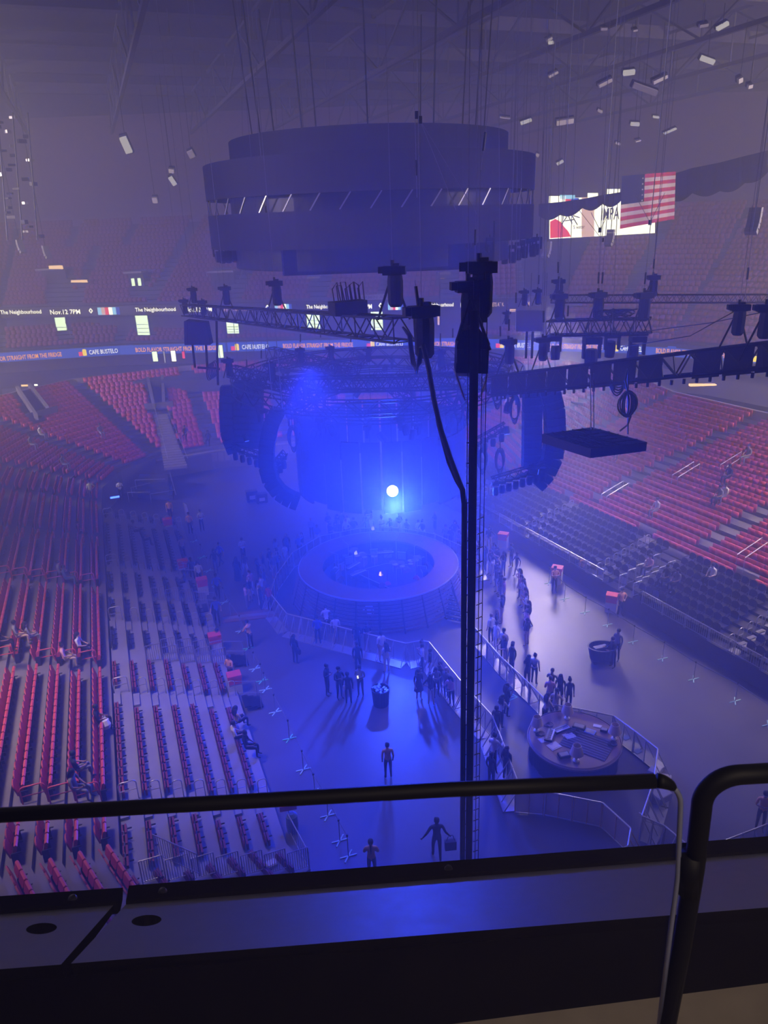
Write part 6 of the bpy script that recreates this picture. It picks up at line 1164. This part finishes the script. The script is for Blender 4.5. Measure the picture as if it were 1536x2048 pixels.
PERSONS = [0]
def person(foot, pname, face, lab, top='black', bottom='black', style='tee', hair='short', hcol='black', skin=0, h=1.72, shoe=None, group=None, skirt=None):
    s = h / 1.72; t = thing('person', lab, 'person', foot, face, group); t.scale = (s, s, s)
    o = put('body', body_mesh(pname, style), t)
    for i, m_ in enumerate((SKIN[skin], CLO[top], CLO[bottom], shoe or SHOE)): o.material_slots[i].link = 'OBJECT'; o.material_slots[i].material = m_
    sk = Vector(POSES[pname]['skull']); hh = put('hair' if hair != 'cap' else 'cap', HM[hair], t, sk); hh.material_slots[0].link = 'OBJECT'; hh.material_slots[0].material = HAIR[hcol] if hair != 'cap' else CLO[hcol]
    put('face_features', FM, t, sk)
    if skirt:
        z = 0.95; MB().lathe([(0.15, 1.06), (0.18, 0.92), (0.25, skirt)], 14, mtx=Matrix.Diagonal((1, 0.75, 1))).lathe([(0.24, skirt), (0.17, 0.92), (0.14, 1.06)], 14, mtx=Matrix.Diagonal((1, 0.75, 1))).build('skirt', CLO[bottom], t)
    return t
def bag(parent, p, m, s=1.0, name='shoulder_bag'): 
    o = MB().box((0, 0, -0.14 * s), (0.28 * s, 0.12 * s, 0.26 * s)).build(name, m, parent, loc=p); MB().tube([(-0.1 * s, 0, -0.02), (-0.05 * s, 0, 0.16 * s), (0.05 * s, 0, 0.16 * s), (0.1 * s, 0, -0.02)], 0.012, 5).build('strap', m, o); return o
def rad(d): return math.radians(d)
def PP(x, y, *a, z=0.0, **k): return person(G(x, y, z), *a, **k)
away = math.pi
# single figures on the open floor
PP(777, 1556, 'stand', away + 0.15, 'person in a pale orange shirt standing alone on the blue floor', 'orange', 'black', 'tee', 'short', skin=2, h=1.74)
t = PP(874, 1716, 'stride', away + 0.1, 'person in a dark suit striding with a bag near the ledge', 'black', 'black', 'long', 'short', skin=2, h=1.82); b = bag(t, (-0.46, 0.0, 0.70), CLO['navy'], 1.35, 'duffel_bag')
PP(745, 1757, 'cross', away, 'person with a long dark plait and orange shirt just above the ledge', 'orange', 'navy', 'tee', 'tail', skin=2, h=1.74)
t = PP(592, 1327, 'stand', away - 0.5, 'person with long black hair in black walking before the stage barricade', 'black', 'black', 'tee', 'long', skin=1, h=1.70); bag(t, (-0.24, 0.05, 0.95), CLO['black'])
PP(503, 1297, 'lean', away + 1.0, 'person in a yellow shirt bending at the left queue belt', 'orange', 'black', 'tee', 'short', skin=2)
for k, (x, y, ps, f, tp, bt, hr, ex) in enumerate(((656, 1390, 'phone', 1.2, 'black', 'black', 'short', 'leftmost of the dark staff group'), (680, 1397, 'cross', 0.6, 'black', 'black', 'cap', 'second of the dark staff group, in a cap'), (698, 1408, 'stand', away, 'black', 'black', 'short', 'front of the dark staff group, seen from behind'), (722, 1393, 'phone', -0.3, 'grey', 'black', 'short', 'right of the dark staff group, holding a bright phone'), (717, 1345, 'stand', 0.2, 'navy', 'black', 'short', 'behind the dark staff group'))):
    t = PP(x, y, ps, f, 'person in dark clothes, %s' % ex, tp, bt, 'long', hr, 'black', skin=1, h=1.76)
    if k == 3: MB().box((0.0, -0.29, 1.25), (0.07, 0.012, 0.13)).build('lit_phone', M['led_cream'], t)
    if k == 2: MB().box((0.17, 0.12, 0.98), (0.10, 0.03, 0.2)).build('white_lanyard_card', M['card'], t)
PP(838, 1399, 'stand', 0.4, 'person with long dark hair, black top and short black skirt by the lane', 'black', 'black', 'shorts', 'long', skin=0, h=1.66, skirt=0.55, shoe=SHOEW); PP(862, 1410, 'hip', away - 0.3, 'person with long dark hair and white wide trousers by the lane', 'black', 'white', 'tee', 'long', skin=0, h=1.68, shoe=SHOEW); PP(873, 1393, 'phone', 0.3, 'person half hidden behind the one in white trousers', 'grey', 'black', 'tee', 'long', skin=0, h=1.64)
for k, (x, y, ps, f, tp, bt, hr, lb) in enumerate(((637, 1288, 'stand', away, 'blue', 'navy', 'short', 'person in a blue shirt at the stage barricade'), (655, 1268, 'lean', away + 0.2, 'white', 'black', 'short', 'person in a white patterned shirt behind the stage barricade'), (673, 1287, 'stand', 0.2, 'white', 'black', 'short', 'person in a white shirt and dark shorts on the barricade step'), (716, 1303, 'stand', away, 'navy', 'black', 'short', 'person in navy at the middle of the stage barricade'), (735, 1302, 'cross', 0.4, 'navy', 'navy', 'short', 'second person in navy at the middle of the stage barricade'), (764, 1322, 'stand', 0.6, 'white', 'tan', 'short', 'person in pale clothes at the right of the stage barricade'), (774, 1345, 'phone', away + 0.5, 'white', 'white', 'long', 'person in white with long hair before the stage barricade'), (740, 1258, 'hip', away, 'white', 'black', 'short', 'person in a white shirt at the foot of the round stage'), (636, 1222, 'lean', away - 0.8, 'white', 'black', 'short', 'person in a white shirt bending at the stage slats'), (541, 1222, 'stand', away - 0.6, 'red', 'navy', 'short', 'person in a red shirt at the left end of the cable ramp'))):
    PP(x, y, ps, f, lb, tp, bt, 'shorts' if k == 2 else 'tee', hr, skin=k % 3, h=1.74)
for k, (x, y, ps, f, tp, bt, hr, lb) in enumerate(((488, 1122, 'phone', 0.3, 'white', 'black', 'short', 'person in a white shirt on the open floor left of the stage'), (492, 1154, 'walk', 0.6, 'grey', 'white', 'long', 'person in white trousers walking left of the stage'), (477, 1163, 'stand', away, 'black', 'black', 'long', 'person in a long black dress left of the stage'), (443, 1132, 'walk', -0.7, 'blue', 'navy', 'short', 'person in blue walking near the left queue line'), (433, 1146, 'walk', 0.2, 'black', 'denim', 'long', 'person with long hair walking behind the left queue belt'), (437, 1198, 'walk', 0.1, 'blue', 'black', 'short', 'person in a bright blue shirt by the left queue posts'), (401, 1172, 'stand', 0.3, 'white', 'black', 'long', 'person in a white top beside the grey deck'), (387, 1164, 'stand', away, 'black', 'black', 'short', 'person in black beside the grey deck'), (370, 1178, 'sit', -1.2, 'blue', 'black', 'short', 'person in blue seated at the edge of the grey deck'), (436, 1248, 'walk', 0.2, 'blue', 'black', 'short', 'person in blue near the cable ramp and red podium'), (405, 1062, 'cross', 0.4, 'white', 'black', 'short', 'person in a pale shirt alone on the far left floor'), (382, 1068, 'stand', away, 'orange', 'black', 'short', 'person in an orange shirt beside a white flag at far left'), (342, 1040, 'stand', 0.2, 'orange', 'black', 'short', 'person in an orange shirt behind the far left podium'), (368, 1118, 'cross', 0.3, 'tan', 'black', 'short', 'person in a tan shirt by the far deck podium'), (464, 1370, 'cross', -0.6, 'orange', 'black', 'short', 'guard in an orange shirt beside the deck steps'), (437, 1300, 'sit', -0.9, 'orange', 'black', 'short', 'guard in orange sitting below the red-topped podium'), (185, 1003, 'hip', 0.3, 'yellow', 'grey', 'short', 'person in a yellow-green vest at the top of the deck'), (244, 1000, 'phone', 0.4, 'white', 'black', 'short', 'person in white beside a bright blue object at far left'))):
    z = 1.9 if k == 16 else 0.9 if k == 17 else 0; PP(x, y, ps, f, lb, tp, bt, 'tee', hr, skin=(k * 7) % 3, h=1.72, skirt=0.1 if k == 2 else None, z=z)
fl_ = thing('white_flag_board', 'white leaning board beside the guard at far left', 'board', G(377, 1060)); MB().slab([Vector((0, 0, 0.4)), Vector((0.35, 0, 0.1)), Vector((0.1, 0.05, 2.0)), Vector((-0.15, 0.05, 2.2))], (0, 0.03, 0)).build('sheet', M['card'], fl_); barobj('stick', (0.1, 0, 0), (-0.1, 0, 2.2), 0.02, M['grey'], fl_, 4)
bo = thing('blue_lit_sign', 'small bright blue glowing strip on the deck at far left', 'light', G(231, 997, 1.0), 0.4); MB().box((0, 0, 0.12), (0.75, 0.06, 0.14)).build('lit_face', M['lens_blue'], bo); MB().box((0, 0.06, 0.1), (0.8, 0.08, 0.2)).build('case', M['black'], bo)
# right floor
PP(1226, 1334, 'lean', -1.35, 'person in dark clothes pushing the tub cart', 'black', 'black', 'long', 'short', skin=1, h=1.76); PP(1232, 1320, 'stand', -0.8, 'second person in grey beside the tub cart', 'grey', 'black', 'long', 'short', skin=1, h=1.8)
for k, (x, y, ps, f, tp, lb) in enumerate(((1108, 1185, 'cross', 0.2, 'orange', 'guard in orange at the second right stairs podium'), (1163, 1162, 'stand', 0.5, 'orange', 'guard in orange behind the right deck rail'), (1198, 1180, 'stand', -0.2, 'blue', 'person in blue behind the right deck rail'), (1240, 1232, 'hip', 0.2, 'orange', 'guard in orange beside the right white podium'), (1518, 1660, 'cross', -0.4, 'orange', 'guard in orange behind the barricade at the right frame edge'), (1524, 1745, 'stand', away, 'orange', 'guard in orange low at the right frame edge above the ledge'))): PP(x, y, ps, f, lb, tp, 'black', 'tee', 'short', skin=k % 3, h=1.75)
# people along the lane and the small stage
lane = ((1000, 1455, 'lean', 2.4, 'white', 'black', 'person in white bending over the lane barricade'), (992, 1478, 'stand', 2.2, 'black', 'navy', 'person in black by the lane barricade near the tower'), (985, 1540, 'lean', 2.5, 'white', 'black', 'person in a white sack-like shirt near the tower base'), (1012, 1560, 'stand', 2.4, 'black', 'black', 'person with long hair in black near the tower base'), (982, 1575, 'stand', 2.3, 'black', 'black', 'person in black lowest along the lane'), (1012, 1432, 'phone', 2.0, 'black', 'black', 'person in black standing at the taped diamond'),
    (1023, 1345, 'stand', -0.9, 'black', 'black', 'person in black leaning at the right lane barricade, furthest'), (1068, 1368, 'stand', 2.5, 'white', 'black', 'person with long black hair and white top right of the lane'), (1053, 1375, 'lean', 2.5, 'black', 'black', 'person crouching at the right lane barricade'), (1100, 1400, 'lean', 2.6, 'grey', 'black', 'person in grey at the lane barricade corner'), (1118, 1412, 'stand', 2.8, 'black', 'black', 'person in black leaning over the small stage barricade'), (1098, 1418, 'phone', 2.9, 'pink', 'denim', 'person in pink at the small stage barricade corner'), (1136, 1418, 'stand', 0.1, 'black', 'black', 'person in dark shirt behind the cream lamp'), (1088, 1452, 'lean', 2.0, 'tan', 'black', 'person in tan bending over the left of the small stage'), (1108, 1446, 'lean', 2.6, 'tan', 'tan', 'second person in tan bending over the small stage'))
for k, (x, y, ps, f, tp, bt, lb) in enumerate(lane): PP(x, y, ps, f, lb, tp, bt, 'tee' if k % 2 else 'long', ('long', 'short', 'bun', 'long', 'tail')[k % 5], ('black', 'brown')[k % 2], skin=k % 3, h=1.66 + 0.05 * (k % 3))
# crowd along the barricades, facing the stage
def crowd(poly, off, step, where, group, jit=0.16, skip=0.12, tops=('black', 'grey', 'white', 'navy', 'black', 'pink', 'denim')):
    P = [G(x, y, 1.15) for x, y in poly]; P = [Vector((p.x, p.y, 0)) for p in P]; c = 0
    for a, b in zip(P, P[1:]):
        e = (b - a); L = e.length; e /= L; n = Vector((-e.y, e.x, 0)); k = 0; s = 0.25
        while s < L - 0.1:
            if random.random() > skip:
                c += 1; p = a + e * (s + random.uniform(-jit, jit)) + n * (off + random.uniform(-0.12, 0.12)); tp = random.choice(tops); hr = random.choice(('long', 'short', 'long', 'tail', 'bun', 'short'))
                d = -n; ang = math.atan2(d.y, d.x) + math.pi / 2 + random.uniform(-0.7, 0.7)
                person(p, random.choice(('stand', 'phone', 'cross', 'lean', 'hip', 'stand', 'raise') if abs(off) < 0.9 else ('stand', 'phone', 'cross', 'hip', 'walk')), ang, 'person in a %s top %s, %s along' % (tp, where, nth(c)), tp, random.choice(('black', 'denim', 'white', 'black', 'grey', 'tan')), random.choice(('tee', 'tee', 'long', 'shorts')), hr, random.choice(('black', 'black', 'brown', 'fair')), random.randrange(4), random.uniform(1.58, 1.82), random.choice((SHOE, SHOEW)), group)
            s += step
FL = [(541, 1187), (552, 1150), (585, 1105), (640, 1072)]; FB_ = [(640, 1072), (720, 1056), (800, 1056), (870, 1068), (930, 1095), (962, 1130)]
crowd(FL, 0.75, 0.62, 'at the crowd barricade left of the stage', 'crowd left of the stage'); crowd(FL, 1.5, 0.85, 'in the second rank left of the stage', 'second rank left of the stage', skip=0.35)
crowd(FB_, 0.8, 0.62, 'at the barricade behind the stage', 'crowd behind the stage'); crowd(FB_, 1.6, 0.75, 'in the second rank behind the stage', 'second rank behind the stage', skip=0.3); crowd(FB_, 2.5, 1.2, 'in the third rank behind the stage', 'third rank behind the stage', skip=0.4)
crowd([(962, 1130), (985, 1190), (950, 1255), (1000, 1312)], 0.75, 0.6, 'at the barricade right of the cable tower', 'crowd right of the tower'); crowd([(985, 1150), (1005, 1210), (990, 1260)], 1.5, 0.6, 'in the dense group right of the cable tower', 'dense group right of the tower', skip=0.15)
crowd([(858, 1284), (895, 1330), (930, 1372)], -0.6, 0.62, 'on the near side of the lane barricade', 'crowd on the near side of the lane', skip=0.1)
# people seated or resting in the stands
def seated(x, y, z, face, lab, tp, bt='black', hr='short', skin=0, pz='sit', h=1.72): return person(G(x, y, z), pz, face, lab, tp, bt, 'tee', hr, 'black', skin, h)
fL = math.atan2(-LN.y, -LN.x) + math.pi / 2; fR = math.atan2(-RN.y, -RN.x) + math.pi / 2
for (x, y, z, f, lab, tp, bt, hr) in ((40, 1290, 3.6, fL, 'pale dressed person sprawled on the left red seats, upper one', 'grey', 'tan', 'short'), (62, 1292, 3.3, fL + 0.4, 'person in grey on the left red seats beside the red rail', 'grey', 'grey', 'long'), (8, 1305, 4.2, fL, 'person in black at the left frame edge among red seats', 'black', 'black', 'short'), (135, 1335, 2.6, fL, 'person in a pink cap leaning over the red aisle rail', 'pink', 'tan', 'bun'), (165, 1312, 2.4, fL - 0.3, 'person in white top in the lowest red row', 'white', 'black', 'long'), (203, 1462, 2.1, fL, 'person in black with a white bag in the lowest red row', 'black', 'black', 'short'), (160, 1560, 2.7, fL + 0.3, 'person in dark clothes lounging in the second red row', 'navy', 'grey', 'short'), (158, 1598, 2.7, fL - 0.4, 'person in grey shorts beside the lounging one', 'grey', 'grey', 'long'), (125, 1163, 2.9, fL, 'dim person in grey in the middle of the left red block', 'grey', 'black', 'short'), (136, 1172, 2.7, fL, 'second dim person in grey in the middle of the left red block', 'denim', 'denim', 'short'),
        (290, 1092, 1.2, fL, 'person in black sitting in the dark far deck rows', 'black', 'black', 'long'), (272, 1075, 1.4, fL, 'person in dark grey sitting in the far deck rows', 'grey', 'black', 'short'), (162, 1078, 2.0, fL, 'dim person near the lowest red row at far left', 'navy', 'black', 'short'), (478, 1460, 0.3, fL + 0.5, 'person in brown top sitting on the lowest deck row', 'tan', 'black', 'long'), (474, 1492, 0.4, fL, 'person in a white top sitting on the lowest deck row', 'white', 'black', 'short'), (497, 1512, 0.3, fL - 0.4, 'person in black sitting with a phone on the lowest deck row', 'black', 'black', 'short'),
        (85, 880, 4.6, fL - 0.6, 'pale dim person high in the far left red block', 'white', 'grey', 'short'), (130, 940, 3.8, fL - 0.6, 'dim person in the far left red corner', 'grey', 'grey', 'short'), (66, 900, 4.6, fL - 0.6, 'second dim person high in the far left red block', 'grey', 'grey', 'short'), (204, 876, 4.6, fL - 1.2, 'small dim person in the far red bank', 'grey', 'grey', 'short'), (372, 880, 4.0, 0, 'small dark person in the far red bank beside the stairs', 'black', 'black', 'short'), (418, 890, 3.6, 0, 'small dark person in the far red bank near the speakers', 'black', 'black', 'short'),
        (1310, 1034, 3.1, fR, 'person in white resting in the right red seats', 'white', 'grey', 'short'), (1435, 1010, 4.0, fR, 'person in grey in the right red seats, one of a pair', 'grey', 'black', 'short'), (1446, 1006, 4.0, fR, 'person in white in the right red seats, one of a pair', 'white', 'grey', 'short'), (1492, 928, 6.0, fR, 'pale person near the top of the right red seats', 'grey', 'grey', 'short'), (1454, 968, 5.0, fR, 'dark person in the upper right red seats', 'black', 'black', 'short'), (1240, 918, 5.2, fR, 'pale person in the hazy right red seats below the grid frame', 'white', 'grey', 'short'), (1350, 1180, 1.9, fR, 'person in grey in the black right deck seats', 'grey', 'black', 'long'), (1330, 1172, 1.8, fR, 'person in black in the black right deck seats', 'black', 'black', 'short'), (1420, 1170, 2.0, fR, 'person in white in the black right deck seats', 'white', 'black', 'short'), (1296, 1150, 1.8, fR, 'person in pink in the black right deck seats', 'pink', 'black', 'long')):
    seated(x, y, z, f, lab, tp, bt, hr, random.randrange(3))
wb = thing('white_bag', 'white bag on the lowest red row beside the person in black', 'bag', G(212, 1455, 2.3)); MB().lathe([(0, 0), (0.2, 0.02), (0.24, 0.2), (0.15, 0.4), (0, 0.42)], 10).build('sack', M['card'], wb); MB().tube([(-0.08, 0, 0.38), (-0.05, 0, 0.55), (0.05, 0, 0.55), (0.08, 0, 0.38)], 0.015, 5).build('handle', M['card'], wb)
# ================================================================== FOREGROUND: LEDGE AND GLASS RAIL
M.update(ledge=mat('grey_laminate', (0.16, 0.16, 0.17), 0.52, noise=0.10, scale=25, bump=0.02), lip=mat('black_lip', (0.005, 0.005, 0.006), 1.0, spec=0.0), under=mat('black_panel', (0.0025, 0.0025, 0.003), 0.9, spec=0.0, noise=0.3, scale=6), concrete=mat('terrace_floor', (0.34, 0.29, 0.23), 0.9, noise=0.3, scale=6, bump=0.1),
    frame=mat('black_rubber_trim', (0.006, 0.006, 0.007), 0.6, spec=0.25), bolt=mat('steel_bolt', (0.12, 0.12, 0.12), 0.35, 0.9), edge=mat('polished_glass_edge', (0.20, 0.22, 0.34), 0.15, spec=0.8))
gm = bpy.data.materials.new('clear_glass'); gm.use_nodes = True; n_ = gm.node_tree; n_.nodes.clear(); go = n_.nodes.new('ShaderNodeOutputMaterial'); gt = n_.nodes.new('ShaderNodeBsdfTransparent'); gt.inputs[0].default_value = (0.96, 0.97, 0.98, 1); gg = n_.nodes.new('ShaderNodeBsdfGlossy'); gg.inputs['Roughness'].default_value = 0.03; gx = n_.nodes.new('ShaderNodeMixShader'); gx.inputs[0].default_value = 0.025
n_.links.new(gt.outputs[0], gx.inputs[1]); n_.links.new(gg.outputs[0], gx.inputs[2]); n_.links.new(gx.outputs[0], go.inputs[0]); M['glass'] = gm
# the ledge: its top is a plane that tips away from the viewer; pixels -> that plane
LZ, LS = EYE - 1.76, -0.62
LY0 = 1.46
def LG(x, y, dz=0.0):
    d = ray(x, y); t = (LZ + dz - LS * LY0 - EYE) / (d.z - LS * d.y); return Vector((d.x * t, d.y * t, EYE + d.z * t))
LU = Vector((0, -LS, 1)).normalized()
def panel(name, px, th, m, parent=None, dz=0.0):
    P = [LG(x, y, dz) for x, y in px]; n = len(P); Q = [p - LU * th for p in P]; o = P[0].copy() if parent is None else parent.location
    return MB().add([p - o for p in P + Q], [tuple(range(n)), tuple(range(2*n-1, n-1, -1))] + [(i, n + i, n + (i+1) % n, (i+1) % n) for i in range(n)]).build(name, m, parent, loc=o if parent is None else None)
def hole_panel(px, hole, th, m, parent):
    """panel with an oval cup hole: outer loop and hole loop bridged"""
    K = 32; c, a, b, rot = hole; H = [(c[0] + a * math.cos(t) * math.cos(rot) - b * math.sin(t) * math.sin(rot), c[1] + a * math.cos(t) * math.sin(rot) + b * math.sin(t) * math.cos(rot)) for t in [2 * math.pi * k / K for k in range(K)]]
    def edge_hit(h):
        dx, dy = h[0] - c[0], h[1] - c[1]; best = None
        for i in range(len(px)):
            (ax, ay), (bx_, by_) = px[i], px[(i+1) % len(px)]; ex, ey = bx_ - ax, by_ - ay; den = dx * ey - dy * ex
            if abs(den) < 1e-9: continue
            t = ((ax - c[0]) * ey - (ay - c[1]) * ex) / den; s = ((ax - c[0]) * dy - (ay - c[1]) * dx) / den
            if t > 0 and -1e-9 <= s <= 1 + 1e-9 and (best is None or t < best[0]): best = (t, i, s)
        return (c[0] + dx * best[0], c[1] + dy * best[0]), best[1]
    o = parent.location; V = []; F_ = []; outer = [edge_hit(h) for h in H]; hv = [LG(*h) - o for h in H]; ov = [LG(*p) - o for p, _ in outer]; V = hv + ov
    for k in range(K):
        j = (k + 1) % K; f = [k, j, K + j]
        if outer[k][1] != outer[j][1]:
            n = len(px); i = outer[k][1]; step_ = 1 if (outer[j][1] - i) % n <= n // 2 else -1
            while i != outer[j][1]:
                V.append(LG(*px[(i + 1) % n if step_ == 1 else i]) - o); f.insert(3, len(V) - 1); i = (i + step_) % n
        f.append(K + k); F_.append(tuple(f))
    b = MB(); b.add(V, F_); b.build('top_sheet', m, parent)
    b = MB(); dn = -LU * 0.09; b.add(hv + [p + dn for p in hv], [(k, K + k, K + (k + 1) % K, (k + 1) % K) for k in range(K)] + [tuple(range(K, 2 * K))]); b.build('cup_hole', M['under'], parent)
for nm, px, hole, lab in (('ledge_counter', [(-60, 1826), (236, 1800), (122, 1929), (-60, 1943)], ((83, 1857), 31, 11, -0.09), 'left grey ledge panel with an oval cup hole'), ('ledge_counter', [(262, 1798), (1620, 1692), (1620, 1808), (142, 1927)], ((293, 1841), 30, 11, -0.09), 'long grey ledge panel with an oval cup hole, shining blue in the middle')):
    t = thing(nm, lab, 'ledge', LG(*px[0])); hole_panel(px, hole, 0.03, M['ledge'], t)
    o = t.location; P = [LG(*p) - o for p in px]; MB().add([P[3], P[2], P[2] - Vector((0, 0, 0.05)), P[3] - Vector((0, 0, 0.02))], [(0, 1, 2, 3)]).add([P[1], P[2], P[2] - Vector((0, 0, 0.05)), P[1] - Vector((0, 0, 0.02))], [(0, 1, 2, 3)]).add([P[0], P[3], P[3] - Vector((0, 0, 0.05)), P[0] - Vector((0, 0, 0.05))], [(0, 1, 2, 3)]).build('edge_band', M['under'], t)
    # raised black lip along the far edge
    xs = (-60, 246) if px[0][0] < 0 else (228, 1620); f = lambda x: 1830 - (x + 60) * 0.0795 - 4
    x0, x1 = (xs[0], 240) if px[0][0] < 0 else (252, xs[1]); Q = [(x0, f(x0)), (x1, f(x1)), (x1 + 6, f(x1) - 27), (x0 + 6, f(x0) - 30)]; V = [LG(*q_, 0.012) - o for q_ in Q]
    MB().add(V + [p - LU * 0.035 for p in V], [(0,1,2,3), (7,6,5,4), (0,4,5,1), (1,5,6,2), (2,6,7,3), (3,7,4,0)]).build('lip', M['lip'], t)
    for x in ((145,) if px[0][0] < 0 else (325, 897)):
        c = LG(x, f(x) - 12, 0.014) - o; MB().lathe([(0, 0.012), (0.010, 0.009), (0.014, 0.0)], 12, c).build('bolt', M['bolt'], t)
# dark body under the ledge and the terrace floor
A = [LG(-500, 1979), LG(2000, 1777)]; lb_ = thing('counter_plinth', 'black plinth under the front of the ledge', 'plinth', Vector((A[0].x, A[0].y, 18.3))); o = lb_.location.copy()
fz = EYE - 2.50; n_ = Vector((0, 0.34, 0)); Bq = [Vector((A[0].x - 0.1, A[0].y + 0.30, fz)), Vector((A[1].x + 0.1, A[1].y + 0.30, fz))]
MB().add([A[0] - o - Vector((0, 0, 0.04)), A[1] - o - Vector((0, 0, 0.04)), A[1] + n_ - o - Vector((0, 0, 0.36)), A[0] + n_ - o - Vector((0, 0, 0.36))], [(0, 1, 2, 3)]).build('soffit', M['under'], lb_)
MB().slab([Bq[0] - o, Bq[1] - o, Vector((Bq[1].x, Bq[1].y, A[1].z - 0.38)) - o, Vector((Bq[0].x, Bq[0].y, A[0].z - 0.38)) - o], (0, 0.05, 0)).build('front_panel', M['under'], lb_)
e_ = Bq[1] - Bq[0]; ya, yb = [Bq[0].y + e_.y / e_.x * (x - Bq[0].x) + 0.04 for x in (-3, 4)]
struct(MB().add([(-3, -1.5, fz), (4, -1.5, fz), (4, yb, fz), (-3, ya, fz)], [(0, 1, 2, 3)]).build('floor_balcony', M['concrete']), 'rough beige balcony floor below the ledge')
struct(MB().add([(-3, ya, fz), (4, yb, fz), (4, yb, fz - 3), (-3, ya, fz - 3)], [(0, 1, 2, 3)]).build('wall_balcony', M['under']), 'black front of the balcony')
# glass rail panels nearer than the ledge
RD = 0.95
def RG(x, y): return AT(x, y, RD)
def rail_panel(name, lab, loop, trim, th=0.012):
    P = [RG(*p) for p in loop]; o = P[0].copy(); t = thing(name, lab, 'glass rail', o); P = [p - o for p in P]; n = len(P); off = Vector((0, th, 0))
    MB().add(P + [p + off for p in P], [tuple(range(n)), tuple(range(2*n-1, n-1, -1))]).build('glass_sheet', M['glass'], t); return t, o
def arc(cx, cy, rx, ry, a0, a1, n=10): return [(cx + rx * math.cos(math.radians(a0 + (a1 - a0) * k / n)), cy + ry * math.sin(math.radians(a0 + (a1 - a0) * k / n))) for k in range(n + 1)]
cornerL = arc(1312, 1612, 52, 46, -84, 0)
edgeL = [(-80, 1640)] + cornerL + [(1358, 1760), (1342, 1880), (1318, 2075)]
t, o = rail_panel('glass_rail', 'left glass rail panel with a black top trim and rounded corner', edgeL + [(-80, 2090)], None)
def trimtube(pts, r, name, m, t, o, flat=1.0): MB().tube([RG(x, y) - o + Vector((0, 0.006, 0)) for x, y in pts], r, 10).build(name, m, t, True)
trimtube([(-80, 1640), (400, 1613), (900, 1584), (1312, 1567)] , 0.0120, 'top_trim', M['frame'], t, o)
trimtube(cornerL[0:6], [0.0120, 0.0118, 0.0112, 0.0100, 0.0085, 0.006], 'corner_trim', M['frame'], t, o); trimtube(cornerL[5:] + [(1358, 1760), (1342, 1880), (1318, 2075)], 0.0045, 'glass_edge', M['edge'], t, o)
cornerR = arc(1490, 1620, 84, 66, 180, 262)
edgeR = [(1332, 2075), (1366, 1900), (1392, 1740)] + cornerR + [(1640, 1545)]
t, o = rail_panel('glass_rail', 'right glass rail panel with a thick black rounded frame', edgeR + [(1640, 2090)], None)
trimtube(edgeR, 0.0165, 'black_frame', M['frame'], t, o); trimtube([(1384, 1715), (1380, 1790)], 0.019, 'clamp', M['frame'], t, o)
